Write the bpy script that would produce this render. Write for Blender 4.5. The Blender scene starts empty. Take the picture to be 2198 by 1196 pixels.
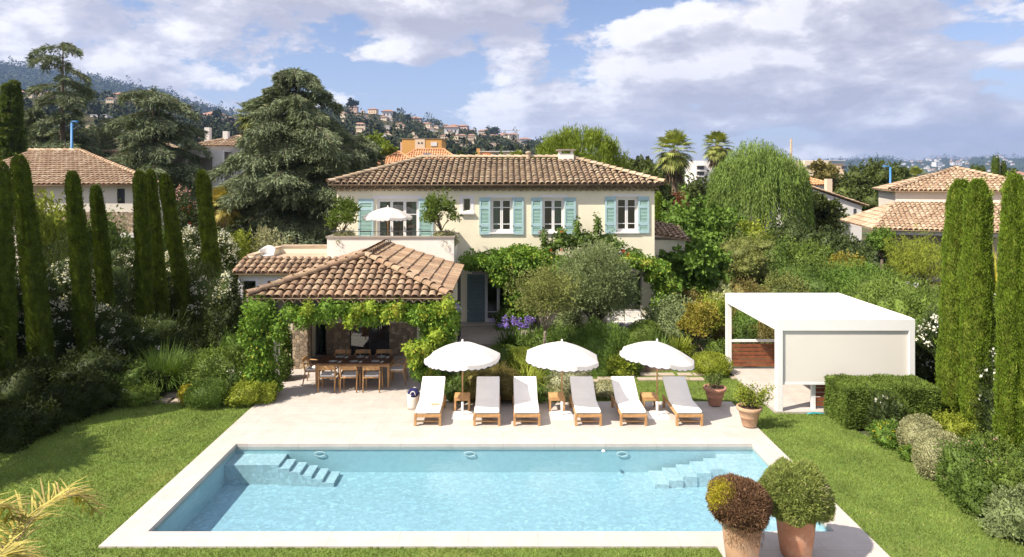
import bpy, math, random
import numpy as np
from mathutils import Vector, Matrix
rnd = random.Random(7)
F, CX, HY, H = 1465.0, 1080.0, 385.0, 6.2      # focal length in photo pixels, vanishing point, eye height (m)
def X(px, Y): return (px - CX) * Y / F
def Z(py, Y): return H - (py - HY) * Y / F
def GY(py, z=0.0): return F * (H - z) / (py - HY)
SUN = Vector((0.80, 0.42, -1.0)).normalized()
scene = bpy.context.scene
COL = scene.collection

# ---------------------------------------------------------------- objects
def tag(o, label=None, cat=None, group=None, kind=None):
    if label: o['label'] = label
    if cat: o['category'] = cat
    if group: o['group'] = group
    if kind: o['kind'] = kind
    return o
def empty(name, loc=(0, 0, 0), rz=0.0, label=None, cat=None, group=None):
    o = bpy.data.objects.new(name, None); COL.objects.link(o)
    o.location = loc; o.rotation_euler = (0, 0, rz); o.empty_display_size = 0.2
    return tag(o, label, cat, group)
def link(name, me, mat, parent=None, world=False):
    me.materials.append(mat)
    o = bpy.data.objects.new(name, me); COL.objects.link(o)
    if parent is not None:
        o.parent = parent
        if world:
            o.location = -Vector(root_loc(parent))
    return o
def root_loc(p):
    v = Vector((0, 0, 0))
    while p is not None:
        v = v + Vector(p.location); p = p.parent
    return v
def copy_tree(o, parent=None):
    c = o.copy(); COL.objects.link(c)
    if parent is not None: c.parent = parent
    for ch in list(o.children): copy_tree(ch, c)
    return c

class MB:
    def __init__(s): s.v = []; s.f = []
    def poly(s, pts):
        n = len(s.v); s.v += [tuple(p) for p in pts]; s.f.append(tuple(range(n, n + len(pts)))); return s
    def box(s, x0, x1, y0, y1, z0, z1):
        n = len(s.v)
        s.v += [(x0,y0,z0),(x1,y0,z0),(x1,y1,z0),(x0,y1,z0),(x0,y0,z1),(x1,y0,z1),(x1,y1,z1),(x0,y1,z1)]
        for q in ((0,3,2,1),(4,5,6,7),(0,1,5,4),(1,2,6,5),(2,3,7,6),(3,0,4,7)): s.f.append(tuple(n+i for i in q))
        return s
    def hexa(s, b, t):
        n = len(s.v); s.v += [tuple(p) for p in b] + [tuple(p) for p in t]
        for q in ((0,3,2,1),(4,5,6,7),(0,1,5,4),(1,2,6,5),(2,3,7,6),(3,0,4,7)): s.f.append(tuple(n+i for i in q))
        return s
    def bar(s, p0, p1, w, h, up=(0, 0, 1)):
        p0 = Vector(p0); p1 = Vector(p1); d = (p1 - p0).normalized(); up = Vector(up)
        if abs(d.dot(up)) > 0.99: up = Vector((0, 1, 0))
        a = d.cross(up).normalized() * (w / 2); b = a.cross(d).normalized() * (h / 2)
        return s.hexa([p0-a-b, p0+a-b, p1+a-b, p1-a-b], [p0-a+b, p0+a+b, p1+a+b, p1-a+b])
    def tube(s, pts, rad, n=8, cap=True):
        pts = [Vector(p) for p in pts]
        if not isinstance(rad, (list, tuple)): rad = [rad] * len(pts)
        base = len(s.v); prev = None
        for i, p in enumerate(pts):
            d = (pts[min(i+1, len(pts)-1)] - pts[max(i-1, 0)]).normalized()
            if prev is None:
                a = d.cross(Vector((0, 0, 1)))
                if a.length < 1e-3: a = Vector((1, 0, 0))
            else: a = prev - d * prev.dot(d)
            a.normalize(); prev = a; b = d.cross(a)
            for k in range(n):
                t = 2*math.pi*k/n; q = p + (a*math.cos(t) + b*math.sin(t)) * rad[i]; s.v.append(tuple(q))
        for i in range(len(pts)-1):
            for k in range(n):
                k2 = (k+1) % n
                s.f.append((base+i*n+k, base+i*n+k2, base+(i+1)*n+k2, base+(i+1)*n+k))
        if cap:
            s.f.append(tuple(base+k for k in range(n))[::-1]); s.f.append(tuple(base+(len(pts)-1)*n+k for k in range(n)))
        return s
    def lathe(s, prof, c=(0, 0, 0), n=28, sx=1, sy=1):
        base = len(s.v)
        for r, z in prof:
            for k in range(n):
                t = 2*math.pi*k/n; s.v.append((c[0]+r*sx*math.cos(t), c[1]+r*sy*math.sin(t), c[2]+z))
        for i in range(len(prof)-1):
            for k in range(n):
                k2 = (k+1) % n; s.f.append((base+i*n+k, base+i*n+k2, base+(i+1)*n+k2, base+(i+1)*n+k))
        return s
    def build(s, name, mat, parent=None, world=False, smooth=False, bevel=0.0):
        me = bpy.data.meshes.new(name); me.from_pydata(s.v, [], s.f); me.update()
        if smooth: me.polygons.foreach_set('use_smooth', [True]*len(me.polygons))
        o = link(name, me, mat, parent, world)
        if bevel > 0:
            m = o.modifiers.new('bevel', 'BEVEL'); m.width = bevel; m.segments = 2; m.limit_method = 'ANGLE'
        return o
def npmesh(name, v, f, smooth=False):
    v = np.asarray(v, dtype=np.float32); f = np.asarray(f, dtype=np.int32); k = f.shape[1]
    me = bpy.data.meshes.new(name); me.vertices.add(len(v)); me.vertices.foreach_set('co', v.ravel())
    me.loops.add(f.size); me.loops.foreach_set('vertex_index', f.ravel())
    me.polygons.add(len(f)); me.polygons.foreach_set('loop_start', np.arange(0, f.size, k, dtype=np.int32))
    if smooth: me.polygons.foreach_set('use_smooth', np.ones(len(f), dtype=bool))
    me.update(calc_edges=True)
    return me

# ---------------------------------------------------------------- materials
def newmat(name):
    m = bpy.data.materials.new(name); m.use_nodes = True; nt = m.node_tree
    b = nt.nodes['Principled BSDF']; out = nt.nodes['Material Output']
    return m, nt, b, out
def nd(nt, typ, **kw):
    n = nt.nodes.new(typ)
    for k, v in kw.items():
        if k in n.inputs.keys(): n.inputs[k].default_value = v
        else: setattr(n, k, v)
    return n
def coords(nt, kind='Object', scale=(1, 1, 1)):
    t = nt.nodes.new('ShaderNodeTexCoord'); mp = nt.nodes.new('ShaderNodeMapping')
    mp.inputs['Scale'].default_value = scale; nt.links.new(t.outputs[kind], mp.inputs[0]); return mp.outputs[0]
def noise(nt, vec, scale, detail=4, rough=0.55, dist=0.0):
    n = nt.nodes.new('ShaderNodeTexNoise'); n.inputs['Scale'].default_value = scale; n.inputs['Detail'].default_value = detail
    n.inputs['Roughness'].default_value = rough; n.inputs['Distortion'].default_value = dist
    if vec is not None: nt.links.new(vec, n.inputs['Vector'])
    return n.outputs['Fac']
def ramp(nt, fac, stops, interp='LINEAR'):
    r = nt.nodes.new('ShaderNodeValToRGB'); r.color_ramp.interpolation = interp; e = r.color_ramp.elements
    while len(e) < len(stops): e.new(0.5)
    for i, (p, c) in enumerate(stops):
        e[i].position = p; e[i].color = (c[0], c[1], c[2], 1) if hasattr(c, '__len__') else (c, c, c, 1)
    nt.links.new(fac, r.inputs[0]); return r.outputs[0]
def mix(nt, fac, a, b, blend='MIX'):
    m = nt.nodes.new('ShaderNodeMix'); m.data_type = 'RGBA'; m.blend_type = blend
    for sock, val in ((m.inputs[0], fac), (m.inputs[6], a), (m.inputs[7], b)):
        if isinstance(val, (int, float)): sock.default_value = val
        elif isinstance(val, (tuple, list)): sock.default_value = (val[0], val[1], val[2], 1)
        else: nt.links.new(val, sock)
    return m.outputs[2]
def bump(nt, b, hgt, strength=0.3, dist=0.02):
    n = nt.nodes.new('ShaderNodeBump'); n.inputs['Strength'].default_value = strength; n.inputs['Distance'].default_value = dist
    nt.links.new(hgt, n.inputs['Height']); nt.links.new(n.outputs[0], b.inputs['Normal'])
def plain(name, c, rough=0.6, var=0.12, sc=3.0, bmp=0.0, bsc=60, metal=0.0, spec=0.4, bdist=0.01):
    m, nt, b, out = newmat(name)
    v = coords(nt); n = noise(nt, v, sc, 5)
    lo = tuple(x*(1-var) for x in c); hi = tuple(min(1, x*(1+var)) for x in c)
    nt.links.new(ramp(nt, n, [(0.3, lo), (0.7, hi)]), b.inputs['Base Color'])
    b.inputs['Roughness'].default_value = rough; b.inputs['Metallic'].default_value = metal
    b.inputs['Specular IOR Level'].default_value = spec
    if bmp: bump(nt, b, noise(nt, v, bsc, 5), bmp, bdist)
    return m
def leafmat(name, c1, c2, c3=None, p3=0.93, trans=0.18, clump=0.7, rough=0.6, gain=1.0):
    m, nt, b, out = newmat(name)
    g = nt.nodes.new('ShaderNodeNewGeometry'); v = coords(nt)
    r = g.outputs['Random Per Island']
    s = lambda c: (min(1, c[0]*gain*1.30), min(1, c[1]*gain*1.22), min(1, c[2]*gain*1.05)) if max(c) < .3 else c
    st = [(0.0, s(c1)), (0.75, s(c2))] + ([(p3, s(c2)), (min(.999, p3+0.02), s(c3))] if c3 else [])
    col = ramp(nt, r, st)
    n = noise(nt, v, clump, 3)
    col = mix(nt, ramp(nt, n, [(0.35, 0.0), (0.65, 0.65)]), col, s(c2), 'MIX')
    col = mix(nt, 1.0, col, ramp(nt, noise(nt, v, clump*2.7, 3), [(0.3, 0.62), (0.7, 1.30)]), 'MULTIPLY')
    nt.links.new(col, b.inputs['Base Color']); b.inputs['Roughness'].default_value = rough; b.inputs['Specular IOR Level'].default_value = 0.18
    t = nt.nodes.new('ShaderNodeBsdfTranslucent'); nt.links.new(mix(nt, 1.0, col, (1.25, 1.2, 0.5), 'MULTIPLY'), t.inputs['Color'])
    ms = nt.nodes.new('ShaderNodeMixShader'); ms.inputs[0].default_value = trans
    nt.links.new(b.outputs[0], ms.inputs[1]); nt.links.new(t.outputs[0], ms.inputs[2]); nt.links.new(ms.outputs[0], out.inputs['Surface'])
    return m
def tilemat(name, cols, stain=(0.13, 0.10, 0.075), stain_amt=0.5):
    m, nt, b, out = newmat(name)
    g = nt.nodes.new('ShaderNodeNewGeometry'); v = coords(nt)
    n = len(cols); col = ramp(nt, g.outputs['Random Per Island'], [(i/n, c) for i, c in enumerate(cols)], 'CONSTANT')
    col = mix(nt, ramp(nt, noise(nt, v, 1.3, 6, .65), [(0.42, 0.0), (0.68, stain_amt)]), col, stain)
    col = mix(nt, ramp(nt, noise(nt, v, 14, 5, .7), [(0.45, 0.0), (0.72, 0.55)]), col, stain)
    col = mix(nt, ramp(nt, noise(nt, v, 9.5, 4, .7), [(0.55, 0.0), (0.75, 0.5)]), col, (0.55, 0.46, 0.34))
    nt.links.new(col, b.inputs['Base Color']); b.inputs['Roughness'].default_value = 0.85; b.inputs['Specular IOR Level'].default_value = .2
    bump(nt, b, noise(nt, v, 45, 5), .5, .012)
    return m
def glassmat(name, tint=(.85, .9, .9), refl=0.12):
    m, nt, b, out = newmat(name); nt.nodes.remove(b)
    t = nt.nodes.new('ShaderNodeBsdfTransparent'); t.inputs[0].default_value = (*tint, 1)
    gl = nt.nodes.new('ShaderNodeBsdfGlossy'); gl.inputs['Roughness'].default_value = 0.02; gl.inputs[0].default_value = (.9, .95, 1, 1)
    fr = nt.nodes.new('ShaderNodeFresnel'); fr.inputs[0].default_value = 1.5
    ad = nt.nodes.new('ShaderNodeMath'); ad.operation = 'ADD'; ad.inputs[1].default_value = refl; ad.use_clamp = True; nt.links.new(fr.outputs[0], ad.inputs[0])
    ms = nt.nodes.new('ShaderNodeMixShader'); nt.links.new(ad.outputs[0], ms.inputs[0]); nt.links.new(t.outputs[0], ms.inputs[1]); nt.links.new(gl.outputs[0], ms.inputs[2])
    nt.links.new(ms.outputs[0], out.inputs['Surface']); return m

M = {}
M['render'] = plain('cream render', (0.80, 0.745, 0.575), .85, .05, 1.6, .15, 90)
M['render_white'] = plain('off white render', (0.80, 0.765, 0.70), .85, .03, 1.0, .15, 90)
M['band'] = plain('white surround paint', (0.74, 0.73, 0.76), .8, .02, 2)
M['white'] = plain('white lacquer', (0.80, 0.80, 0.80), .4, .02, 2)
M['woodwhite'] = plain('white window paint', (0.78, 0.77, 0.76), .45, .03, 4)
M['shutter'] = plain('pale turquoise shutter paint', (0.37, 0.535, 0.575), .55, .07, 5)
M['shutter_slat'] = plain('sea green shutter louvres', (0.28, 0.46, 0.41), .6, .08, 5)
M['shutter_blue'] = plain('shadow darkened blue shutter paint', (0.14, 0.20, 0.215), .6, .07, 5)  # blue paint darkened to carry the shadow on the door shutter
M['coping'] = plain('grey brown coping', (0.30, 0.26, 0.22), .8, .1, 3)
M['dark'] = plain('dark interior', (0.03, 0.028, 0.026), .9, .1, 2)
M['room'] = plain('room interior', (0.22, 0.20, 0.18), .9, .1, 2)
M['curtain'] = plain('pale green curtain', (0.35, 0.46, 0.38), .9, .12, 6)
M['frame_dark'] = plain('anthracite frame', (0.025, 0.027, 0.03), .45, .1, 3)
M['beam'] = plain('greyish painted beam', (0.24, 0.20, 0.19), .7, .1, 4)
M['glass'] = glassmat('window glass', refl=.05)
M['glassdark'] = glassmat('rear room glass', (.6, .65, .65), .08)
M['teak'] = plain('oiled teak', (0.44, 0.25, 0.105), .5, .22, 9, .15, 40)
M['teak_top'] = plain('dark teak table top', (0.13, 0.065, 0.035), .35, .25, 7)
M['cushion'] = plain('white canvas cushion', (0.83, 0.80, 0.76), .9, .03, 3, .35, 5, bdist=.03)
def canvasmat():
    m, nt, b, out = newmat('white parasol canvas'); b.inputs['Base Color'].default_value = (.84, .83, .83, 1); b.inputs['Roughness'].default_value = .9
    v = coords(nt); bump(nt, b, noise(nt, v, 7, 3), .25, .02)
    t = nt.nodes.new('ShaderNodeBsdfTranslucent'); t.inputs['Color'].default_value = (.86, .83, .80, 1); ms = nt.nodes.new('ShaderNodeMixShader'); ms.inputs[0].default_value = .53
    nt.links.new(b.outputs[0], ms.inputs[1]); nt.links.new(t.outputs[0], ms.inputs[2]); nt.links.new(ms.outputs[0], out.inputs['Surface']); return m
M['canvas'] = canvasmat()
M['edge_navy'] = plain('navy edging', (0.02, 0.025, 0.06), .8, .05, 3)
M['stone'] = None
M['rope'] = plain('white rope weave', (0.68, 0.63, 0.56), .9, .1, 30, .6, 90)
M['navy'] = plain('navy towel', (0.012, 0.014, 0.07), .95, .3, 12)
M['soil_pot'] = plain('potting soil', (0.09, 0.05, 0.035), .95, .4, 20, .8, 60)
M['ceramic'] = plain('white ceramic', (0.75, 0.75, 0.74), .25, .02, 2)
M['steel'] = plain('brushed steel', (0.6, 0.6, 0.6), .3, .05, 8, metal=1)
M['screen'] = plain('cream roller screen fabric', (0.72, 0.685, 0.635), .85, .02, 1)
M['redwood'] = plain('red brown slats', (0.22, 0.075, 0.035), .5, .25, 7, .1, 40)
M['plastic'] = plain('white plastic', (0.72, 0.70, 0.66), .5, .04, 4)
M['bark'] = plain('grey brown bark', (0.13, 0.10, 0.075), .95, .35, 7, .8, 25, bdist=.03)
M['bark_pale'] = plain('pale bark', (0.30, 0.25, 0.19), .95, .3, 9, .7, 30)
M['bark_palm'] = plain('palm trunk', (0.17, 0.125, 0.085), .95, .4, 5, .9, 14, bdist=.05)
M['blue_paint'] = plain('blue lamp paint', (0.05, 0.21, 0.48), .4, .05, 3)
M['grey_gate'] = plain('grey gate sheet', (0.20, 0.18, 0.19), .6, .1, 2)
M['ochre'] = plain('ochre render', (0.62, 0.33, 0.10), .9, .05, .4)
M['peach'] = plain('peach render', (0.72, 0.55, 0.40), .9, .05, .4)
M['pinkwall'] = plain('pink villa render', (0.55, 0.40, 0.34), .9, .08, .1)
M['creamwall'] = plain('cream villa render', (0.66, 0.56, 0.42), .9, .08, .1)
M['whitewall'] = plain('white villa render', (0.68, 0.66, 0.64), .9, .05, .1)
M['yellowwall'] = plain('yellow villa render', (0.62, 0.50, 0.25), .9, .05, .1)
M['farroof'] = plain('far terracotta roof', (0.30, 0.175, 0.125), .9, .2, .2)
M['farwin'] = plain('far dark window', (0.06, 0.065, 0.08), .3, .1, .2)
M['greywall'] = plain('grey rendered wall', (0.40, 0.38, 0.37), .9, .08, .5)
M['neighbour'] = plain('neighbour pale render', (0.66, 0.61, 0.53), .9, .06, .5, .1, 40)
M['awning'] = plain('orange awning', (0.60, 0.22, 0.06), .9, .05, 3)
M['hose'] = plain('turquoise hose', (0.03, 0.35, 0.42), .4, .05, 3)
T_BROWN = [(0.315,0.225,0.145),(0.355,0.27,0.175),(0.295,0.205,0.135),(0.405,0.315,0.21),(0.335,0.24,0.165),(0.365,0.265,0.17),(0.42,0.335,0.235),(0.28,0.20,0.135)]
T_PALE = [(0.43,0.33,0.225),(0.48,0.37,0.255),(0.38,0.275,0.185),(0.53,0.425,0.31),(0.35,0.25,0.17),(0.45,0.34,0.235),(0.34,0.245,0.165)]
T_ORANGE = [(0.62,0.33,0.17),(0.66,0.37,0.20),(0.60,0.30,0.15)]
M['tile'] = tilemat('weathered canal tiles', T_BROWN, stain_amt=.62)
M['tile_pav'] = tilemat('pavilion canal tiles', [(c[0]*1.04, c[1]*.95, c[2]*.90) for c in T_BROWN], stain_amt=.6)
M['tile_pale'] = tilemat('pale canal tiles', T_PALE, stain=(0.30, 0.17, 0.10), stain_amt=.35)
M['tile_orange'] = tilemat('orange roof tiles', T_ORANGE, stain=(0.5, 0.22, 0.09), stain_amt=.3)
M['tile_cap'] = tilemat('ridge mortar tiles', [(0.52,0.41,0.28),(0.58,0.46,0.33),(0.47,0.35,0.23)])

def terracotta(name, a, b2, light):
    m, nt, b, out = newmat(name); v = coords(nt)
    col = ramp(nt, noise(nt, v, 2.2, 6, .6), [(0.3, a), (0.7, b2)])
    col = mix(nt, ramp(nt, noise(nt, v, 5, 6, .7), [(0.5, 0), (0.75, .7)]), col, light)
    nt.links.new(col, b.inputs['Base Color']); b.inputs['Roughness'].default_value = .85; bump(nt, b, noise(nt, v, 40, 4), .25, .01); return m
M['terra'] = terracotta('terracotta', (0.36,0.16,0.09), (0.44,0.23,0.14), (0.54,0.38,0.28))
M['terra_pale'] = terracotta('weathered pale terracotta', (0.42,0.25,0.15), (0.47,0.31,0.20), (0.54,0.42,0.31))
M['terra_dusk'] = terracotta('dusty terracotta', (0.36,0.17,0.11), (0.42,0.22,0.15), (0.48,0.30,0.22))

def stonemat():
    m, nt, b, out = newmat('rubble stone'); v = coords(nt)
    sep = nt.nodes.new('ShaderNodeSeparateXYZ'); nt.links.new(v, sep.inputs[0])
    ad = nt.nodes.new('ShaderNodeMath'); ad.operation = 'ADD'; nt.links.new(sep.outputs[0], ad.inputs[0]); nt.links.new(sep.outputs[1], ad.inputs[1])
    cb = nt.nodes.new('ShaderNodeCombineXYZ'); nt.links.new(ad.outputs[0], cb.inputs[0]); nt.links.new(sep.outputs[2], cb.inputs[1])
    nz = nt.nodes.new('ShaderNodeTexNoise'); nz.inputs['Scale'].default_value = 3.5; nt.links.new(cb.outputs[0], nz.inputs['Vector'])
    add = nt.nodes.new('ShaderNodeVectorMath'); add.operation = 'MULTIPLY_ADD'; nt.links.new(nz.outputs['Color'], add.inputs[0]); add.inputs[1].default_value = (.12,.12,.12); nt.links.new(cb.outputs[0], add.inputs[2])
    vo = nt.nodes.new('ShaderNodeTexVoronoi'); vo.distance = 'CHEBYCHEV'; vo.inputs['Scale'].default_value = 7.5; vo.inputs['Randomness'].default_value = .7; nt.links.new(add.outputs[0], vo.inputs['Vector'])
    v2 = nt.nodes.new('ShaderNodeTexVoronoi'); v2.feature = 'DISTANCE_TO_EDGE'; v2.inputs['Scale'].default_value = 7.5; v2.inputs['Randomness'].default_value = .7; nt.links.new(add.outputs[0], v2.inputs['Vector'])
    sp = nt.nodes.new('ShaderNodeSeparateColor'); nt.links.new(vo.outputs['Color'], sp.inputs[0])
    col = ramp(nt, sp.outputs[0], [(0, (0.22,0.17,0.12)), (.35, (0.42,0.32,0.21)), (.6, (0.30,0.23,0.16)), (.85, (0.52,0.42,0.29))], 'CONSTANT')
    col = mix(nt, ramp(nt, noise(nt, v, 25, 4), [(.35, 0), (.7, .5)]), col, (0.25,0.2,0.15))
    col = mix(nt, ramp(nt, v2.outputs['Distance'], [(0.0, 1.0), (0.07, 0.0)]), col, (0.15,0.115,0.085))
    nt.links.new(col, b.inputs['Base Color']); b.inputs['Roughness'].default_value = .9
    bump(nt, b, ramp(nt, v2.outputs['Distance'], [(0, 0), (.12, 1)]), .7, .02); return m
M['stone'] = stonemat()
# ---------------------------------------------------------------- foliage geometry (numpy)
def unit(a): return a / np.maximum(np.linalg.norm(a, axis=1, keepdims=True), 1e-6)
def leaves(P, D, L, W, rg, jit=0.35, bend=0.0):
    """diamond leaves starting at P, along D (n,3)."""
    n = len(P); D = unit(D + rg.normal(0, jit, (n, 3))); R = rg.normal(0, 1, (n, 3)); S = unit(np.cross(D, R))
    l = L * rg.uniform(.6, 1.3, (n, 1)); w = W * rg.uniform(.7, 1.25, (n, 1)) * .5
    mid = P + D*l*.45
    tip = P + D*l
    if bend: tip = tip + np.array([[0, 0, -1.0]])*l*bend
    return np.stack([P, mid + S*w, tip, mid - S*w], 1).reshape(-1, 3)
def quadify(V): return np.arange(len(V)).reshape(-1, 4)
def lumps(rg, n=9, amp=.22, k=6):
    B = unit(rg.normal(0, 1, (n, 3))); A = rg.uniform(.3, 1, n)*amp
    def f(d):
        r = np.ones(len(d)) * (1 - amp*.35)
        for b, a in zip(B, A): r = r + a*np.exp(k*(d@b - 1))
        return r
    return f
def dirs(rg, n, zmin=-.35):
    z = rg.uniform(zmin, 1, n); t = rg.uniform(0, 2*math.pi, n); s = np.sqrt(np.maximum(0, 1-z*z))
    return np.stack([s*np.cos(t), s*np.sin(t), z], 1)
def core(c, rad, f, k=.84, nu=20, nv=12, zmin=-.5):
    v = []; q = []
    for j in range(nv+1):
        th = math.acos(max(-1, min(1, 1 + (zmin-1)*j/nv)))
        for i in range(nu):
            a = 2*math.pi*i/nu; v.append((math.sin(th)*math.cos(a), math.sin(th)*math.sin(a), math.cos(th)))
    for j in range(nv):
        for i in range(nu): q.append((j*nu+i, j*nu+(i+1) % nu, (j+1)*nu+(i+1) % nu, (j+1)*nu+i))
    v = np.array(v); r = f(v)*k
    return np.array(c) + v*np.array(rad)*r[:, None], np.array(q)
def sprays(lb, c, rad, f, n, leaf, asp, rg, ln=.28, zmin=-.3, up=.5, per=9):
    d = dirs(rg, n, zmin); r = f(d) if f else np.ones(n); rad = np.array(rad)
    P0 = np.array(c)+d*rad*(r*.92)[:, None]; N = d/rad; N = unit(N); N[:, 2] += up; N = unit(N+rg.normal(0, .3, N.shape)); L = ln*rg.uniform(.35, 1.25, (n, 1))*rad.mean()
    t = np.linspace(.1, 1, per); P = (P0[:, None, :]+N[:, None, :]*L[:, None, :]*t[None, :, None]).reshape(-1, 3)
    lb.add(leaves(P, np.repeat(N, per, 0), leaf, leaf*asp, rg, .7))
class LB:
    def __init__(s): s.V = []; s.Q = []; s.n = 0
    def add(s, V, Q=None):
        V = np.asarray(V); Q = quadify(V) if Q is None else Q
        s.V.append(V); s.Q.append(Q + s.n); s.n += len(V); return s
    def build(s, name, mat, parent=None):
        return link(name, npmesh(name, np.concatenate(s.V), np.concatenate(s.Q)), mat, parent)
def blob(lb, c, rad, n, L, W, rg, amp=.22, k=6, nl=9, depth=.28, up=.35, jit=.5, zmin=-.45, corek=.82, bend=0.0, knob=.0):
    f1 = lumps(rg, nl, amp, k); f2 = lumps(rg, 46, knob, 42) if knob else None
    f = (lambda d: f1(d)*f2(d)) if knob else f1; d = dirs(rg, n, zmin); r = f(d)*(1 - depth*rg.random(n)**1.6)
    rad = np.array(rad); P = np.array(c) + d*rad*r[:, None]
    N = unit(d/rad); N[:, 2] += up
    lb.add(leaves(P, N, L, W, rg, jit, bend))
    if corek: lb.add(*core(c, rad, f, corek, zmin=zmin))
def rngs(seed): return np.random.default_rng(seed)

LM = {}
def lm(name, *a, **k): LM[name] = leafmat(name, *a, **k)
lm('box green', (0.055,0.095,0.02), (0.11,0.17,0.035), gain=1.0)
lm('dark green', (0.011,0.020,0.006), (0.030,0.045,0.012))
lm('mid green', (0.045,0.085,0.02), (0.085,0.14,0.03))
lm('bright green', (0.05,0.10,0.02), (0.10,0.18,0.033))
lm('lime green', (0.11,0.16,0.02), (0.20,0.25,0.035))
lm('yellow green', (0.15,0.17,0.02), (0.28,0.27,0.03))
lm('tree green', (0.028,0.045,0.013), (0.072,0.10,0.028))
lm('olive grey', (0.08,0.115,0.055), (0.17,0.225,0.11), trans=.15)
lm('olive brown', (0.08,0.085,0.03), (0.15,0.14,0.05), (0.22,0.13,0.05), .9)
lm('ochre green', (0.12,0.135,0.022), (0.21,0.20,0.035), (0.32,0.19,0.05), .88)
lm('olive light', (0.08,0.105,0.035), (0.165,0.195,0.065))
lm('silver green', (0.16,0.18,0.10), (0.32,0.33,0.20), trans=.1)
lm('variegated', (0.17,0.185,0.085), (0.36,0.36,0.20), trans=.1)
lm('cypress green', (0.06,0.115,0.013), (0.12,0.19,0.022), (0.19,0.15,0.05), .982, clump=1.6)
lm('cypress shade', (0.030,0.055,0.008), (0.075,0.115,0.016), (0.12,0.09,0.03), .96, clump=1.6)  # darker copy of the cypress green, shade put into the leaf colour
lm('cedar green', (0.06,0.088,0.052), (0.135,0.175,0.11), (0.22,0.21,0.12), .95, clump=.35, trans=.1)
lm('pine green', (0.07,0.115,0.015), (0.16,0.225,0.03), clump=.5, trans=.2)
lm('willow green', (0.06,0.11,0.025), (0.145,0.225,0.055), clump=.4)
lm('palm green', (0.09,0.13,0.035), (0.24,0.29,0.09), (0.35,0.32,0.10), .9, clump=.6)
lm('palm dry', (0.26,0.22,0.05), (0.47,0.41,0.12), (0.27,0.20,0.12), .8, clump=2.5)
lm('oleander green', (0.020,0.036,0.013), (0.055,0.082,0.028))
lm('vine green', (0.055,0.12,0.018), (0.115,0.21,0.03), (0.36,0.34,0.05), .93, clump=.9)
lm('vine yellow', (0.12,0.20,0.02), (0.24,0.32,0.035), (0.45,0.36,0.05), .9, clump=1.2)
lm('grass blades', (0.09,0.15,0.034), (0.165,0.232,0.06), (0.30,0.28,0.12), .95, clump=.45, trans=.2)
lm('strap green', (0.05,0.10,0.02), (0.10,0.17,0.035))
lm('heath brown', (0.07,0.04,0.025), (0.14,0.085,0.055), (0.22,0.16,0.10), .92, trans=.05, clump=6)
lm('heath yellow', (0.24,0.22,0.02), (0.42,0.38,0.04), clump=6)
lm('thyme green', (0.10,0.15,0.042), (0.195,0.245,0.075), (0.30,0.27,0.15), .93, clump=4)
lm('thyme dry', (0.30,0.25,0.17), (0.48,0.42,0.30), clump=6)
lm('wood far', (0.012,0.022,0.010), (0.038,0.052,0.02), (0.075,0.055,0.025), .93, clump=.02, trans=.0)
lm('white petals', (0.70,0.70,0.62), (0.82,0.82,0.76), trans=.3)
lm('green white petals', (0.42,0.48,0.22), (0.66,0.68,0.42), trans=.3)
lm('purple petals', (0.16,0.10,0.42), (0.28,0.20,0.60), trans=.3)
lm('yellow petals', (0.65,0.50,0.03), (0.80,0.66,0.06), trans=.3)
lm('pink petals', (0.60,0.28,0.32), (0.75,0.45,0.48), trans=.3)
lm('red petals', (0.45,0.05,0.03), (0.60,0.12,0.06), trans=.3)
lm('red foliage', (0.07,0.03,0.018), (0.15,0.06,0.04), (0.12,0.14,0.03), .7)

def flowerballs(lb, C, r, n, rg, s=.5):
    for c in C:
        d = dirs(rg, n, -.6); P = np.array(c) + d*r*.6
        lb.add(leaves(P, d, r*s*1.6, r*s*1.3, rg, .5))
def flower_pts(f_rad, c, rg, n, zlo=.1, facing=None):
    d = dirs(rg, n*4, zlo)
    if facing is not None:
        d = d[(d @ np.array(facing)) > .15]
    d = d[:n]; return np.array(c) + d*np.array(f_rad)*rg.uniform(.97, 1.07, (len(d), 1))

def shrub(px, Y, wpx, ytop, mat, label, name='shrub', cat='shrub', group=None, z0=0.0, size=.055, asp=.55, dens=1.0, amp=.22,
          jit=.5, up=.35, depthf=.9, flowers=None, seed=None, x=None, w=None, h=None, nl=10, k=6, corek=.80, bend=0., depth=.30, knob=None):
    knob = (.30 if amp > .12 else .06) if knob is None else knob
    w = wpx*Y/F if w is None else w; h = (Z(ytop, Y) - z0) if h is None else h; x = X(px, Y) if x is None else x
    h = max(h, .12)
    rg = rngs(int(abs(x*131 + Y*917 + h*37)*10) % 99991 if seed is None else seed)
    r = w/2; rz = h*.62; c = (0, 0, h - rz*1.0)
    area = 4*math.pi*((r*r + 2*r*rz)/3)*.72
    size = max(size, Y*.0022)
    n = int(min(16000, max(250, dens*area/(size*size*asp*.5)*1.15)))
    root = empty(name, (x, Y, z0), 0, label, cat, group)
    lb = LB(); blob(lb, c, (r, r*depthf, rz), n, size, size*asp, rg, amp, k, nl, depth, up, jit, -.62, corek, bend, knob)
    if amp > .12: sprays(lb, c, (r, r*depthf, rz), None, int(90*min(1.6, r/.6)), size, asp, rg, .30, -.1)
    lb.build('foliage', LM[mat], root)
    if flowers:
        fm, cnt, fr, fac = flowers
        P = flower_pts((r, r*depthf, rz), c, rg, cnt, -.1, fac)
        fb = LB(); flowerballs(fb, P, fr, 9, rg); fb.build('blossom', LM[fm], root)
    return root

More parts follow.
